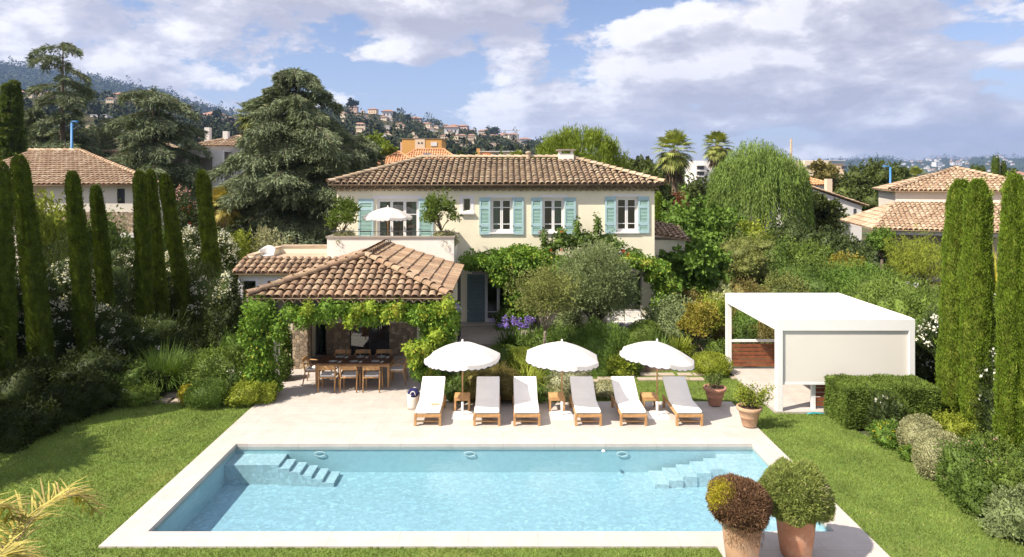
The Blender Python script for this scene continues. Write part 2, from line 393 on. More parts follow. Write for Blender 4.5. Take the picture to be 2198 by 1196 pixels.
def cypress(px_top, ytop, px_base, Y, wpx, label, mat='cypress green', x=None, h=None, w=None, lean=None, n=15000):
    n = int(n*1.9) if n > 12000 else n
    h = Z(ytop, Y) if h is None else h; xb = X(px_base, Y) if x is None else x
    dx = (X(px_top, Y) - X(px_base, Y)) if lean is None else lean
    R = (wpx*Y/F*.86 if w is None else w)/2; rg = rngs(int(abs(xb*100+Y*10))+5)
    root = empty('cypress_tree', (xb, Y, 0), 0, label, 'cypress', 'columnar cypress trees lining the garden')
    ph = rg.uniform(0, 6, 8)
    def prof(t, a):
        r = np.where(t > .90, np.sqrt(np.maximum(0.01, 1-((t-.90)/.104)**2)), 1.0)*(1-.16*np.maximum(0, t-.55)/.45)
        r = r*np.where(t < .12, .75+.25*t/.12, 1.0)*(1-.10*t)
        return r*(1+.06*np.sin(3*a+9*t+ph[0])+.05*np.sin(5*a-15*t+ph[1])+.07*np.sin(2*a+26*t+ph[2])+.05*np.sin(6*a+44*t+ph[3])+.05*np.sin(11*a+ph[4]))
    t = .02+.98*rg.random(n); a = rg.uniform(0, 2*math.pi, n); r = R*prof(t, a)*(1-.22*rg.random(n)**2)
    P = np.stack([r*np.cos(a)+dx*t, r*np.sin(a), t*h], 1)
    D = np.stack([np.cos(a)*.45, np.sin(a)*.45, np.ones(n)*1.0], 1)
    fs = min(1.0, max(.48, Y*.026)) if n > 12000 else 1.3
    lb = LB(); lb.add(leaves(P, D, .14*fs, .042*fs, rg, .24))
    mt = 260; t2 = .05+.95*rg.random(mt); a2 = rg.uniform(0, 6.28, mt); r2 = R*prof(t2, a2)*.97; Pt = np.stack([r2*np.cos(a2)+dx*t2, r2*np.sin(a2), t2*h], 1); Dt = unit(np.stack([np.cos(a2)*.5, np.sin(a2)*.5, np.ones(mt)], 1)+rg.normal(0, .2, (mt, 3)))
    for q_ in (.0, .04, .08, .12): lb.add(leaves(Pt+Dt*q_, Dt, .08, .03, rg, .3))
    nu, nv = 18, 30; v = []; q = []
    for j in range(nv+1):
        tt = np.full(nu, .02+.95*j/nv); aa = np.arange(nu)*2*math.pi/nu; rr = R*prof(tt, aa)*.86
        v.append(np.stack([rr*np.cos(aa)+dx*tt, rr*np.sin(aa), tt*h], 1))
    for j in range(nv):
        for i in range(nu): q.append((j*nu+i, j*nu+(i+1) % nu, (j+1)*nu+(i+1) % nu, (j+1)*nu+i))
    lb.add(np.concatenate(v), np.array(q))
    lb.build('crown', LM[mat], root)
    MB().tube([(0, 0, -.1), (0, 0, h*.1)], [.09, .07]).build('trunk', M['bark'], root)
    return root

def limb(mb, p0, p1, r0, r1, rg, n=5, wob=.08):
    p0 = np.array(p0, float); p1 = np.array(p1, float); L = np.linalg.norm(p1-p0); pts = []
    for i in range(n+1):
        t = i/n; pts.append(tuple(p0+(p1-p0)*t + (rg.normal(0, wob*L*.5, 3)*(t*(1-t)*3))))
    mb.tube(pts, [r0+(r1-r0)*i/n for i in range(n+1)], 7)
def broadtree(x, Y, h, w, mat, label, trunk_h=.3, clumps=22, leaf=.12, asp=.5, per=420, clr=.30, bark='bark', name='tree', cat='tree', group=None,
              z0=0, stems=1, lean=(0, 0), airy=False, seed=1, bend=0., base_r=.03, flat=1.0, up=.3, cy=1.0):
    rg = rngs(seed); root = empty(name, (x, Y, z0), 0, label, cat, group); lb = LB(); tb = MB()
    th = h*trunk_h; R = w/2; cz = (h+th)/2; rz = (h-th)/2
    cen = []
    for i in range(clumps):
        for _ in range(20):
            d = dirs(rg, 1, -.75)[0]; p = d*rg.uniform(.40, .88); c = np.array([p[0]*R+lean[0], p[1]*R*cy+lean[1], cz+p[2]*rz*flat])
            if all(np.linalg.norm((c-o)/np.array([R, R, rz])) > .28 for o in cen): break
        cen.append(c)
    cr = clr*R
    for c in cen:
        s = rg.uniform(.6, 1.35)
        sprays(lb, c, (cr*s, cr*s, cr*s), None, 16, leaf, asp, rg, .75, -.6, .25 if bend < .2 else -.3, 12)
        blob(lb, c, (cr*s, cr*s, cr*s*.8*min(1.3, max(.7, rz/R))), int(per*s), leaf, leaf*asp, rg, .3, 5, 6, .45 if not airy else .9, up, .6, -.8, None if airy else .7, bend)
    r0 = max(.03, h*base_r)
    fork = np.array([lean[0]*.5, lean[1]*.5, th*.95])
    for s in range(stems):
        b0 = np.array([rg.normal(0, .08*stems), rg.normal(0, .08*stems), -.1]) if stems > 1 else np.array([0, 0, -.1])
        f2 = fork+np.array([rg.normal(0, .12*stems*(stems > 1)), rg.normal(0, .1*stems*(stems > 1)), 0])
        limb(tb, b0, f2, r0/(stems**.5), r0*.7/(stems**.5), rg, 5, .06)
        for c in cen[s::stems][:9]: limb(tb, f2, c, r0*.45/(stems**.3), r0*.1, rg, 4, .12)
    lb.build('crown', LM[mat], root); tb.build('trunk', M[bark], root, smooth=True)
    return root

def cedar(x, Y, h, w, label, mat='cedar green', z0=0, tiers=17, seed=3, first=.12, sparse=1.0, name='cedar_tree', prof=None, needle=.26, per=60, cat='cedar', nb=8, group=None):
    rg = rngs(seed); root = empty(name, (x, Y, z0), 0, label, cat, group); lb = LB(); tb = MB()
    limb(tb, (0, 0, -.2), (0, 0, h*.97), h*.028, .04, rg, 9, .012)
    prof = prof or (lambda t: (1-t)**.75)
    Ps = []; Ds = []
    for i in range(tiers):
        t = first+(1-first)*(i/(tiers-.5))**1.0; z = t*h
        nbr = max(3, int(nb*(1-.4*t)*sparse+.5)); off = rg.uniform(0, 6)
        for b in range(nbr):
            a = off+2*math.pi*b/nbr+rg.normal(0, .2); L = w/2*prof(t)*(.88+.20*math.sin(2*a+i*1.3+1))*rg.uniform(.62, 1.18)+.3
            up0 = rg.uniform(.10, .38); dr = rg.uniform(.32, .55); ns = max(5, int(L/.32)); pts = []
            zj = rg.normal(0, h/tiers*.35)
            for k in range(ns+1):
                s = k/ns; r = L*s; zz = z+zj+L*(up0*s-dr*s*s); pts.append(np.array([math.cos(a)*r, math.sin(a)*r, zz]))
            tb.tube([tuple(p) for p in pts], [max(.015, .045*L/3*(1-s/(ns+1))) for s in range(ns+1)], 5, False)
            side = np.array([-math.sin(a), math.cos(a), 0]); out = np.array([math.cos(a), math.sin(a), 0])
            for k in range(1, ns+1):
                s = k/ns; wd = L*.27*(math.sin(math.pi*min(1, s*.85+.1)))+.15; m = int(per*1.25*(.5+s*.5))
                u = rg.uniform(-1, 1, m); q = rg.uniform(-.5, .5, m)*L/ns
                P = pts[k] + side*(u*wd)[:, None] + out*(q+np.abs(u)*wd*.45)[:, None]
                P[:, 2] += -np.abs(u)**1.5*wd*.55 + rg.normal(0, .05, m) - (.12+.45*s*s)*rg.random(m)**2
                D = out*.8 + side*(np.sign(u)*.7)[:, None] + np.array([0, 0, -.30-.5*s*s])
                Ps.append(P); Ds.append(D)
    # leader sprays
    m = int(220*sparse); zz = h*rg.uniform(.88, 1.0, m); an = rg.uniform(0, 6.28, m); rr = (h-zz)*.25*rg.random(m)
    Ps.append(np.stack([rr*np.cos(an), rr*np.sin(an), zz], 1)); Ds.append(np.stack([np.cos(an), np.sin(an), np.full(m, .5)], 1))
    lb.add(leaves(np.concatenate(Ps), np.concatenate(Ds), needle*1.25, needle*.22, rg, .42))
    lb.build('crown', LM[mat], root); tb.build('trunk', M['bark'], root, smooth=True)
    return root

def straps(lb, c, n, L, W, rg, droop=.9, spread=.8, seg=4, base=.08):
    V = []; Q = []; k = 0
    for i in range(n):
        a = rg.uniform(0, 2*math.pi); out = np.array([math.cos(a), math.sin(a), 0]); sd = np.array([-math.sin(a), math.cos(a), 0])
        l = L*rg.uniform(.6, 1.15); s0 = rg.uniform(.15, spread); p = np.array(c)+out*base*rg.random()+sd*rg.normal(0, base*.5)
        ang = math.pi/2-s0*.5; w = W*rg.uniform(.7, 1.2)/2; prev = None
        for j in range(seg+1):
            ww = w*(1-(j/seg)**2*.9); V += [p-sd*ww, p+sd*ww]
            if j: Q.append((k-2, k-1, k+1, k))
            k += 2; p = p+(out*math.cos(ang)+np.array([0, 0, math.sin(ang)]))*l/seg; ang -= droop*s0*2.4/seg*rg.uniform(.7, 1.3)
    lb.add(np.array(V), np.array(Q))
def grassclump(px, Y, wpx, ytop, mat, label, n=700, name='ornamental_grass', W=.02, z0=0, flowers=None, cat='ornamental grass', x=None, group=None, droop=.9, nstem=0, spread=1.1):
    w = wpx*Y/F; h = Z(ytop, Y)-z0; x = X(px, Y) if x is None else x; rg = rngs(int(abs(x*77+Y*13)*7) % 9999)
    root = empty(name, (x, Y, z0), 0, label, cat, group); lb = LB()
    straps(lb, (0, 0, 0), n, max(h, w*.5)*1.1 if not flowers else h*.75, W, rg, droop, spread, 4, w*.22); lb.build('foliage', LM[mat], root)
    if flowers:
        fm, cnt, fr = flowers; st = MB(); fb = LB(); C = []
        for i in range(cnt):
            a = rg.uniform(0, 6.28); r = w*.45*math.sqrt(rg.random()); p = (r*math.cos(a)*1.1, r*math.sin(a), h*rg.uniform(.82, 1.0))
            st.tube([(r*.5*math.cos(a), r*.5*math.sin(a), 0), p], .008, 4, False); C.append(p)
        st.build('stem', LM['strap green'], root); flowerballs(fb, C, fr, 26, rg, .45); fb.build('blossom', LM[fm], root)
    return root

def fanpalm(x, Y, h, w, label, skirt=True, seed=5, mat='palm green', z0=0, nf=46):
    rg = rngs(seed); root = empty('palm_tree', (x, Y, z0), 0, label, 'palm', None); tb = MB(); R = w/2
    zc = h-R*.85
    tb.tube([(0, 0, -.2), (.02, 0, zc*.3), (.05, 0, zc*.7), (0, 0, zc)], [.30*h/9, .24*h/9, .22*h/9, .34*h/9], 12)
    tb.build('trunk', M['bark_palm'], root, smooth=True)
    V = []; Q = []; k = 0
    for i in range(nf):
        u = (i+.5)/nf; el = math.radians(88-150*u**.9); a = i*2.399+rg.normal(0, .15)
        d = np.array([math.cos(a)*math.cos(el), math.sin(a)*math.cos(el), math.sin(el)]); sd = np.array([-math.sin(a), math.cos(a), 0.])
        up = np.cross(sd, d)*-1; Lp = R*rg.uniform(.42, .6); c = np.array([0, 0, zc])+d*Lp
        V += [np.array([0,0,zc])-sd*.03, np.array([0,0,zc])+sd*.03, c+sd*.02, c-sd*.02]; Q.append((k, k+1, k+2, k+3)); k += 4
        nb = 22
        for b in range(nb):
            t = (b/(nb-1)-.5)*math.radians(200); dd = d*math.cos(t)+sd*math.sin(t); l = R*.55*(.75+.25*math.cos(t))*rg.uniform(.85, 1.1)
            dd = dd + up*.18*abs(math.sin(t)); w1 = np.cross(dd, up); w1 /= np.linalg.norm(w1)+1e-6
            m = c+dd*l*.55; tip = c+dd*l+np.array([0, 0, -l*.28]); ww = l*.055
            V += [c, m+w1*ww, tip, m-w1*ww]; Q.append((k, k+1, k+2, k+3)); k += 4
    lb = LB(); lb.add(np.array(V), np.array(Q)); lb.build('fronds', LM[mat], root)
    if skirt:
        m = 500; an = rg.uniform(0, 6.28, m); zz = zc-rg.random(m)*R*1.0; rr = .25*h/9+rg.random(m)*.25
        P = np.stack([rr*np.cos(an), rr*np.sin(an), zz], 1); D = np.stack([np.cos(an)*.25, np.sin(an)*.25, -np.ones(m)], 1)
        sb = LB(); sb.add(leaves(P, D, R*.5, .09, rg, .15)); sb.build('dry_skirt', M['bark_palm'], root)
    return root

# tiles ---------------------------------------------------------
def tilesurface(poly2, O, u, v, pitch=.25, row=.33, rg=None, r=.105, seg=5, base=True):
    """barrel tiles on the plane O + a*u + b*v inside the convex polygon poly2 [(a,b)...]"""
    O = np.array(O, float); u = np.array(u, float); v = np.array(v, float); u /= np.linalg.norm(u); v /= np.linalg.norm(v); n = np.cross(u, v)
    if n[2] < 0: n = -n
    a0 = min(p[0] for p in poly2); a1 = max(p[0] for p in poly2); V = []; Q = []; k = 0
    for i in range(int((a1-a0)/pitch)+1):
        a = a0+(i+.5)*pitch
        if a > a1: break
        bs = []
        for j in range(len(poly2)):
            p, q = poly2[j], poly2[(j+1) % len(poly2)]
            if (p[0]-a)*(q[0]-a) < 0: bs.append(p[1]+(q[1]-p[1])*(a-p[0])/(q[0]-p[0]))
        if len(bs) < 2: continue
        b0, b1 = min(bs), max(bs); b = b0
        while b < b1-.04:
            e = min(b+row*1.12, b1+.05); ja, jn, jr = rg.normal(0, .008), rg.normal(0, .005), 1+rg.normal(0, .03)
            for (bb, rad, lift) in ((b, r*1.08*jr, .038), (e, r*.90*jr, .0)):
                for s in range(seg+1):
                    t = math.pi*s/seg; V.append(O+u*(a+ja-rad*math.cos(t))+v*bb+n*(.012+lift+jn+rad*.78*math.sin(t)))
            for s in range(seg): Q.append((k+s, k+s+1, k+seg+1+s+1, k+seg+1+s))
            k += 2*(seg+1); b += row
    return np.array(V), np.array(Q)
def roofface(parent, pts, mat, pitch=.25, row=.33, seed=1, r=.105, seg=5, name='roof'):
    """pts: first edge = eave (left to right), polygon in 3D; builds deck slab + barrel tiles as one mesh"""
    rg = rngs(seed); P = [np.array(p, float) for p in pts]; u = P[1]-P[0]; u /= np.linalg.norm(u)
    nn = np.cross(u, P[2]-P[1]); nn /= np.linalg.norm(nn); nn = nn if nn[2] > 0 else -nn
    v = np.cross(nn, u); poly2 = [((p-P[0])@u, (p-P[0])@v) for p in P]
    V, Q = tilesurface(poly2, P[0], u, v, pitch, row, rg, r, seg)
    lb = LB(); lb.add(V, Q)
    if len(P) in (3, 4):
        q = P if len(P) == 4 else P+[P[2]+u*1e-4]
        b = np.array([p-nn*.018 for p in q]+[p for p in q]); lb.add(b, np.array([(0,3,2,1),(4,5,6,7),(0,1,5,4),(1,2,6,5),(2,3,7,6),(3,0,4,7)]))
    me = npmesh(name, np.concatenate(lb.V), np.concatenate(lb.Q), False)
    return link(name, me, mat, parent, True)
def ridgecaps(parent, lines, mat, r=.13, step=.36, seed=2, name='ridge_cap'):
    rg = rngs(seed); lb = LB(); 
    for p0, p1 in lines:
        p0 = np.array(p0, float); p1 = np.array(p1, float); L = np.linalg.norm(p1-p0); d = (p1-p0)/L
        s = np.cross(d, [0, 0, 1]); s /= np.linalg.norm(s); n = np.cross(s, d); V = []; Q = []; k = 0; t = 0
        while t < L-.05:
            e = min(t+step*1.1, L+.05)
            for tt, rr, l in ((t, r*1.08, .03), (e, r*.9, 0)):
                for q in range(8): a = math.pi*1.1*q/7-.05*math.pi; V.append(p0+d*tt+s*(-rr*math.cos(a))+n*(l+.02+rr*.8*math.sin(a))+rg.normal(0, .002, 3))
            for q in range(7): Q.append((k+q, k+q+1, k+8+q+1, k+8+q))
            k += 16; t += step
        lb.add(np.array(V), np.array(Q))
    me = npmesh(name, np.concatenate(lb.V), np.concatenate(lb.Q)); return link(name, me, mat, parent, True)
def wallholes(x0, x1, z0, z1, holes, y, th):
    mb = MB(); xs = sorted({x0, x1, *[h[0] for h in holes], *[h[1] for h in holes]}); zs = sorted({z0, z1, *[h[2] for h in holes], *[h[3] for h in holes]})
    for i in range(len(xs)-1):
        run = None
        for j in range(len(zs)-1):
            cx = (xs[i]+xs[i+1])/2; cz = (zs[j]+zs[j+1])/2
            if any(h[0] < cx < h[1] and h[2] < cz < h[3] for h in holes):
                if run is not None: mb.box(xs[i], xs[i+1], y, y+th, run, zs[j]); run = None
            elif run is None: run = zs[j]
        if run is not None: mb.box(xs[i], xs[i+1], y, y+th, run, zs[-1])
    return mb
# ================================================================ ground, lawn, deck, pool
PX0, PX1, PY0, PY1 = -6.28, 5.86, 12.0, 16.02
def groundmat():
    m, nt, b, out = newmat('soil and ground cover'); v = coords(nt)
    soil = ramp(nt, noise(nt, v, 6, 6, .7), [(.3, (0.055,0.035,0.022)), (.7, (0.14,0.09,0.055))])
    green = ramp(nt, noise(nt, v, 1.5, 6, .7), [(.3, (0.035,0.055,0.018)), (.7, (0.09,0.11,0.035))])
    col = mix(nt, ramp(nt, noise(nt, v, .16, 4), [(.42, 0), (.55, 1)]), soil, green)
    nt.links.new(col, b.inputs['Base Color']); b.inputs['Roughness'].default_value = .95
    bump(nt, b, noise(nt, v, 18, 6, .7), .8, .05); return m
g = MB(); E = 9000
hx0, hx1, hy0, hy1 = -6.5, 6.1, 11.8, 16.2; z = -.06
g.poly([(-E,-E,z),(E,-E,z),(E,hy0,z),(-E,hy0,z)]); g.poly([(-E,hy1,z),(E,hy1,z),(E,E,z),(-E,E,z)])
g.poly([(-E,hy0,z),(hx0,hy0,z),(hx0,hy1,z),(-E,hy1,z)]); g.poly([(hx1,hy0,z),(E,hy0,z),(E,hy1,z),(hx1,hy1,z)])
tag(g.build('ground', groundmat()), kind='structure')

def lawnmat():
    m, nt, b, out = newmat('mown lawn'); v = coords(nt)
    c = ramp(nt, noise(nt, v, 1.1, 5, .6), [(.3, (0.115,0.185,0.042)), (.55, (0.16,0.235,0.055)), (.75, (0.225,0.26,0.075))])
    c = mix(nt, ramp(nt, noise(nt, v, 9, 6, .75), [(.35, .0), (.7, .75)]), c, (0.10,0.145,0.018))
    c = mix(nt, ramp(nt, noise(nt, v, .6, 3, .6), [(.60, .0), (.75, .5)]), c, (0.26,0.21,0.07))
    nt.links.new(c, b.inputs['Base Color']); b.inputs['Roughness'].default_value = .9; b.inputs['Specular IOR Level'].default_value = .15
    bump(nt, b, noise(nt, v, 70, 4, .8), .8, .03); return m
def gp(px, py): Y = GY(py); return (X(px, Y), Y)
DX0, DX1, DY0, DY1 = -6.84, 6.36, 11.53, 19.05
lawnL = [(-16, 3), (3.62, 3), (3.62, 11.53), (-6.82, 11.53), (-6.86, 18.95), gp(470, 868), gp(380, 864), gp(300, 864), gp(215, 878), gp(140, 905), gp(70, 935), gp(0, 968), (-16, 14.2)]
edgeR = [gp(1700, 886), gp(1775, 886), gp(1800, 905), gp(1850, 928), gp(1895, 948), gp(1935, 968), gp(1975, 1003), gp(2020, 1045), gp(2075, 1080), gp(2140, 1125), gp(2200, 1168), gp(2330, 1250)]
lawnR = [(DX1, 3), (9.6, 3), (8.2, 9.0)]+edgeR[::-1]+[(7.2, 18.1), (DX1, 18.9)]
lawnR = [(6.34, 3.0), (10.5, 3.0), gp(2330, 1250)]+edgeR[::-1][1:]+[(7.22, 18.2), (6.34, 19.0)]
lawnB = [(1.2, 19.03), (6.34, 19.03), (7.22, 18.2), (7.32, 22.4), (6.9, 22.6), (2.2, 21.4), (1.4, 20.6)]
lm_ = lawnmat(); lm_blade = LM['grass blades']
def tri_area(a, b, c): return abs((b[0]-a[0])*(c[1]-a[1])-(c[0]-a[0])*(b[1]-a[1]))/2
def inpoly(P, poly):
    x, y = P[:, 0], P[:, 1]; r = np.zeros(len(P), bool); n = len(poly)
    for i in range(n):
        x1, y1 = poly[i]; x2, y2 = poly[(i+1) % n]
        if y1 == y2: continue
        c = ((y1 > y) != (y2 > y)) & (x < (x2-x1)*(y-y1)/(y2-y1)+x1); r ^= c
    return r
BL = []
for k, poly in enumerate((lawnL, lawnR, lawnB)):
    mb = MB(); mb.poly([(p[0], p[1], -.03) for p in poly]); tag(mb.build('lawn', lm_), kind='structure')
    rg = rngs(50+k); ymin = 10.4; A = np.array(poly); lo = A.min(0); hi = A.max(0); lo[1] = max(lo[1], ymin); hi[0] = min(hi[0], 16); lo[0] = max(lo[0], -15)
    n = int((hi[0]-lo[0])*(hi[1]-lo[1])*1500); P = rg.uniform(lo, hi, (n, 2)); P = P[inpoly(P, poly)]
    P = np.column_stack([P, np.full(len(P), -.035)]); BL.append(P)
P = np.concatenate(BL); rg = rngs(9); n = len(P)
D = np.column_stack([rg.normal(0, .45, n), rg.normal(0, .45, n), np.ones(n)]); D = unit(D); S = unit(np.cross(D, rg.normal(0, 1, (n, 3))))
hgt = rg.uniform(.03, .06, (n, 1)); wd = rg.uniform(.005, .012, (n, 1))
V = np.stack([P-S*wd, P+S*wd, P+D*hgt], 1).reshape(-1, 3)
tag(link('grass', npmesh('grass', V, np.arange(len(V)).reshape(-1, 3)), lm_blade), kind='stuff', label='short mown lawn grass around the pool deck', cat='grass')

def deckmat(name, tile=(0.9, .6), c=(0.475, 0.435, 0.40), off=(0, 0)):
    m, nt, b, out = newmat(name); v = coords(nt)
    br = nt.nodes.new('ShaderNodeTexBrick'); nt.links.new(v, br.inputs['Vector'])
    br.inputs['Scale'].default_value = 1.0; br.inputs['Brick Width'].default_value = tile[0]; br.inputs['Row Height'].default_value = tile[1]; br.inputs['Mortar Size'].default_value = .0055
    br.inputs['Mortar Smooth'].default_value = .1; br.offset = .5
    br.inputs['Color1'].default_value = (c[0], c[1], c[2], 1); br.inputs['Color2'].default_value = (c[0]*.955, c[1]*.95, c[2]*.94, 1); br.inputs['Mortar'].default_value = (c[0]*.76, c[1]*.74, c[2]*.70, 1)
    col = mix(nt, 1.0, br.outputs['Color'], ramp(nt, noise(nt, v, 2.5, 6, .7), [(.3, .87), (.7, 1.08)]), 'MULTIPLY')
    nt.links.new(col, b.inputs['Base Color']); b.inputs['Roughness'].default_value = .75; b.inputs['Specular IOR Level'].default_value = .3
    bump(nt, b, noise(nt, v, 30, 5), .06, .01); return m
M['deck'] = deckmat('pale stone paving'); M['copingstone'] = deckmat('pool coping stone', (1.2, 5.0), (0.485, .445, .41))
d = MB(); T = -.14
d.box(DX0, DX1, PY1+.34, DY1, T, 0)                                   # behind the pool
d.box(-7.35, -1.25, DY1, 24.3, T, -.001)                              # under the dining roof
d.box(3.62, DX1, 3.0, DY0, T, -.001)                                  # strip in front with the big pots
tag(d.build('pool_deck', M['deck']), kind='structure')
d = MB(); ins = .004
d.box(DX0, PX0+.02, DY0, PY1+.34, T, -.0005); d.box(PX1-.02, DX1, DY0, PY1+.34, T, -.0005); d.box(PX0+.02, PX1-.02, DY0, PY0+.02, T, -.0005); d.box(PX0+.02, PX1-.02, PY1-.02, PY1+.34, T, -.0005)
tag(d.build('pool_coping', M['copingstone']), kind='structure')
d = MB(); d.box(-2.3, 1.5, 24.9, 28.55, -.1, .2); tag(d.build('terrace_paving', plain('dark terrace stone', (0.30,0.26,0.22), .8, .1, 2)), kind='structure')  # darker stone than the pool paving
d = MB(); d.box(-2.1, 1.2, 28.0, 28.6, .2, .22); tag(d.build('door_step', M['copingstone']), kind='structure')

def mosaic(name, c):  # mottled cell tones paint ripple light speckle into the tile colour
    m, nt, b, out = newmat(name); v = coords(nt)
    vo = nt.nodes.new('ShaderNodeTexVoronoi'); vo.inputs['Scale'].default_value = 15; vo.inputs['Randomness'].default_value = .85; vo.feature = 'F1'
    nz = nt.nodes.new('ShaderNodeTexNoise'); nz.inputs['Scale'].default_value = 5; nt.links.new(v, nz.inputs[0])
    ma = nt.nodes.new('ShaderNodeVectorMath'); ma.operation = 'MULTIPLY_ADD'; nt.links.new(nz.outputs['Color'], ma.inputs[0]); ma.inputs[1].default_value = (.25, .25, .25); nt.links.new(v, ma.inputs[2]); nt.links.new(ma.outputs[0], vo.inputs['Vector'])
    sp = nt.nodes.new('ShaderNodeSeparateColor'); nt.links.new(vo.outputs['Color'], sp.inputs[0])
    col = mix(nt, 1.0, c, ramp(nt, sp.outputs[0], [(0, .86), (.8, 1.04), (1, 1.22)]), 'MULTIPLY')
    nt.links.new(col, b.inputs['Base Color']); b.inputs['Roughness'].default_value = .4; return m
M['mosaic'] = mosaic('pale blue glass mosaic with ripple light', (0.35, 0.47, 0.52)); M['mosaic_pale'] = mosaic('pale step mosaic with ripple light', (0.47, 0.55, 0.58))
M['poolwall'] = plain('pool wall mosaic', (0.42, 0.56, 0.60), .5, .05, 8)
FZ = -.68
pool = empty('swimming_pool', ((PX0+PX1)/2, (PY0+PY1)/2, FZ), 0, 'long rectangular pale blue swimming pool set in stone paving', 'swimming pool')
p = MB()
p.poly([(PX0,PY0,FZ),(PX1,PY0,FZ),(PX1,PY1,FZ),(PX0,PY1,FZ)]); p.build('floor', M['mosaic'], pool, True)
p = MB()
for q in (((PX0,PY0),(PX0,PY1)), ((PX0,PY1),(PX1,PY1)), ((PX1,PY1),(PX1,PY0)), ((PX1,PY0),(PX0,PY0))):
    (a, b_), (c, d_) = q; p.poly([(a,b_,FZ),(c,d_,FZ),(c,d_,-.12),(a,b_,-.12)])
p.build('wall', M['poolwall'], pool, True)
p = MB(); p.box(PX0+.003, -5.06, 15.38, PY1-.003, FZ, -.24); p.build('bench', M['mosaic_pale'], pool, True)
for i in range(5):
    p = MB(); p.box(-5.057+i*.255, -4.807+i*.255, 15.33-.02*i, PY1-.16, FZ, -.30-.072*i); p.build('step', M['mosaic_pale'], pool, True)
p = MB(); p.box(4.98, PX1-.003, PY0+.003, PY1-.003, FZ, -.24); p.box(5.22, 5.235, PY0+.01, PY1-.01, -.24, -.236); p.build('shelf', M['mosaic_pale'], pool, True)
for i in range(5):
    p = MB(); p.box(4.66-i*.32, 4.975-i*.32, 15.30-.03*i, PY1-.12, FZ, -.30-.072*i)
    o = p.build('step', M['mosaic_pale'], pool, True); q = MB(); q.box(4.665-i*.32, 4.68-i*.32, 15.30-.03*i, PY1-.12, -.30-.072*i, -.292-.072*i); q.build('nosing', M['poolwall'], o, True)
for px in (687, 1008, 1335):
    x = X(px, PY1); p = MB(); pts = [(x+.125*math.cos(t), PY1-.03, -.235+.055*math.sin(t)) for t in [i*math.pi/10 for i in range(21)]]; p.tube(pts, .010, 6, False); p.build('light_ring', M['ceramic'], pool, True)
for x0, x1 in ((X(655, PY1), X(700, PY1)), (X(985, PY1), X(1035, PY1)), (X(1333, PY1), X(1392, PY1))):
    p = MB(); p.box(x0, x1, PY1-.012, PY1+.01, -.118, -.055); p.build('skimmer_slot', plain('grey skimmer', (0.18,0.24,0.23), .5), pool, True)
tag(MB().lathe([(0.0, .03), (.035, .02), (.045, 0), (.03, -.02), (0, -.03)], (X(1296, 15.7), 15.75, -.07), 12).build('pool_float', M['ceramic'], smooth=True), 'small round white float bobbing in the pool near the back wall', 'pool float')
# water: clear tinted sheet with ripples
m, nt, b, out = newmat('pool water'); nt.nodes.remove(b); v = coords(nt)
t = nt.nodes.new('ShaderNodeBsdfTransparent'); t.inputs[0].default_value = (.74, .89, .95, 1)
gl = nt.nodes.new('ShaderNodeBsdfGlossy'); gl.inputs['Roughness'].default_value = .01
fr = nt.nodes.new('ShaderNodeFresnel'); fr.inputs[0].default_value = 1.33
h1 = noise(nt, v, 3.2, 3, .55, .4); h2 = noise(nt, v, 11, 2, .5, .2)
ad = nt.nodes.new('ShaderNodeMath'); ad.operation = 'MULTIPLY_ADD'; nt.links.new(h2, ad.inputs[0]); ad.inputs[1].default_value = .3; nt.links.new(h1, ad.inputs[2])
bp = nt.nodes.new('ShaderNodeBump'); bp.inputs['Strength'].default_value = .30; bp.inputs['Distance'].default_value = .035; nt.links.new(ad.outputs[0], bp.inputs['Height'])
nt.links.new(bp.outputs[0], gl.inputs['Normal']); nt.links.new(bp.outputs[0], fr.inputs['Normal'])
ms = nt.nodes.new('ShaderNodeMixShader'); nt.links.new(fr.outputs[0], ms.inputs[0]); nt.links.new(t.outputs[0], ms.inputs[1]); nt.links.new(gl.outputs[0], ms.inputs[2]); nt.links.new(ms.outputs[0], out.inputs['Surface'])
w = MB(); w.poly([(PX0-.01,PY0-.01,-.075),(PX1+.01,PY0-.01,-.075),(PX1+.01,PY1+.01,-.075),(PX0-.01,PY1+.01,-.075)]); tag(w.build('water', m), kind='structure')

# stepping stones
M['slab'] = plain('grey beige stepping stone', (0.36,0.30,0.23), .9, .15, 5, .2, 30)
for q, lab in (((345, 858, .5), 'stepping stone nearest the left lawn edge, left one'), ((388, 859, .42), 'stepping stone nearest the left lawn edge, right one'), ((372, 846, .6), 'middle stepping stone of the left garden path'), ((392, 834, .5), 'farthest stepping stone of the left garden path by the grass clump')):
    Y = GY(q[1]); x = X(q[0], Y); o = MB().box(x-q[2]/2, x+q[2]/2, Y-.17, Y+.15, -.06, .012).build('stepping_stone', M['slab'], bevel=.01); tag(o, lab, 'stepping stone', 'stepping stones in the left garden')
st = [(1300,812,.5),(1345,806,.5),(1392,803,.55),(1430,803,.5),(1470,803,.45),(1502,803,.4),(1276,817,.4),(1390,813,.6),(1425,812,.5),(1460,812,.5),(1495,813,.45),(1212,815,.5),(1580,810,.35)]
for i, (px, py, wd) in enumerate(st):
    Y = GY(py); x = X(px, Y); o = MB().box(x-wd/2, x+wd/2, Y-.15, Y+.13, -.06, .012).build('stepping_stone', M['slab'], bevel=.01)
    tag(o, 'flat beige stepping stone in the double row crossing the lawn behind the sunbeds' if i < 11 else ('flat stepping stone between the low plants behind the middle parasol' if i == 11 else 'flat stone beside the pergola corner post'), 'stepping stone', 'stepping stones behind the sunbeds' if i < 11 else None)
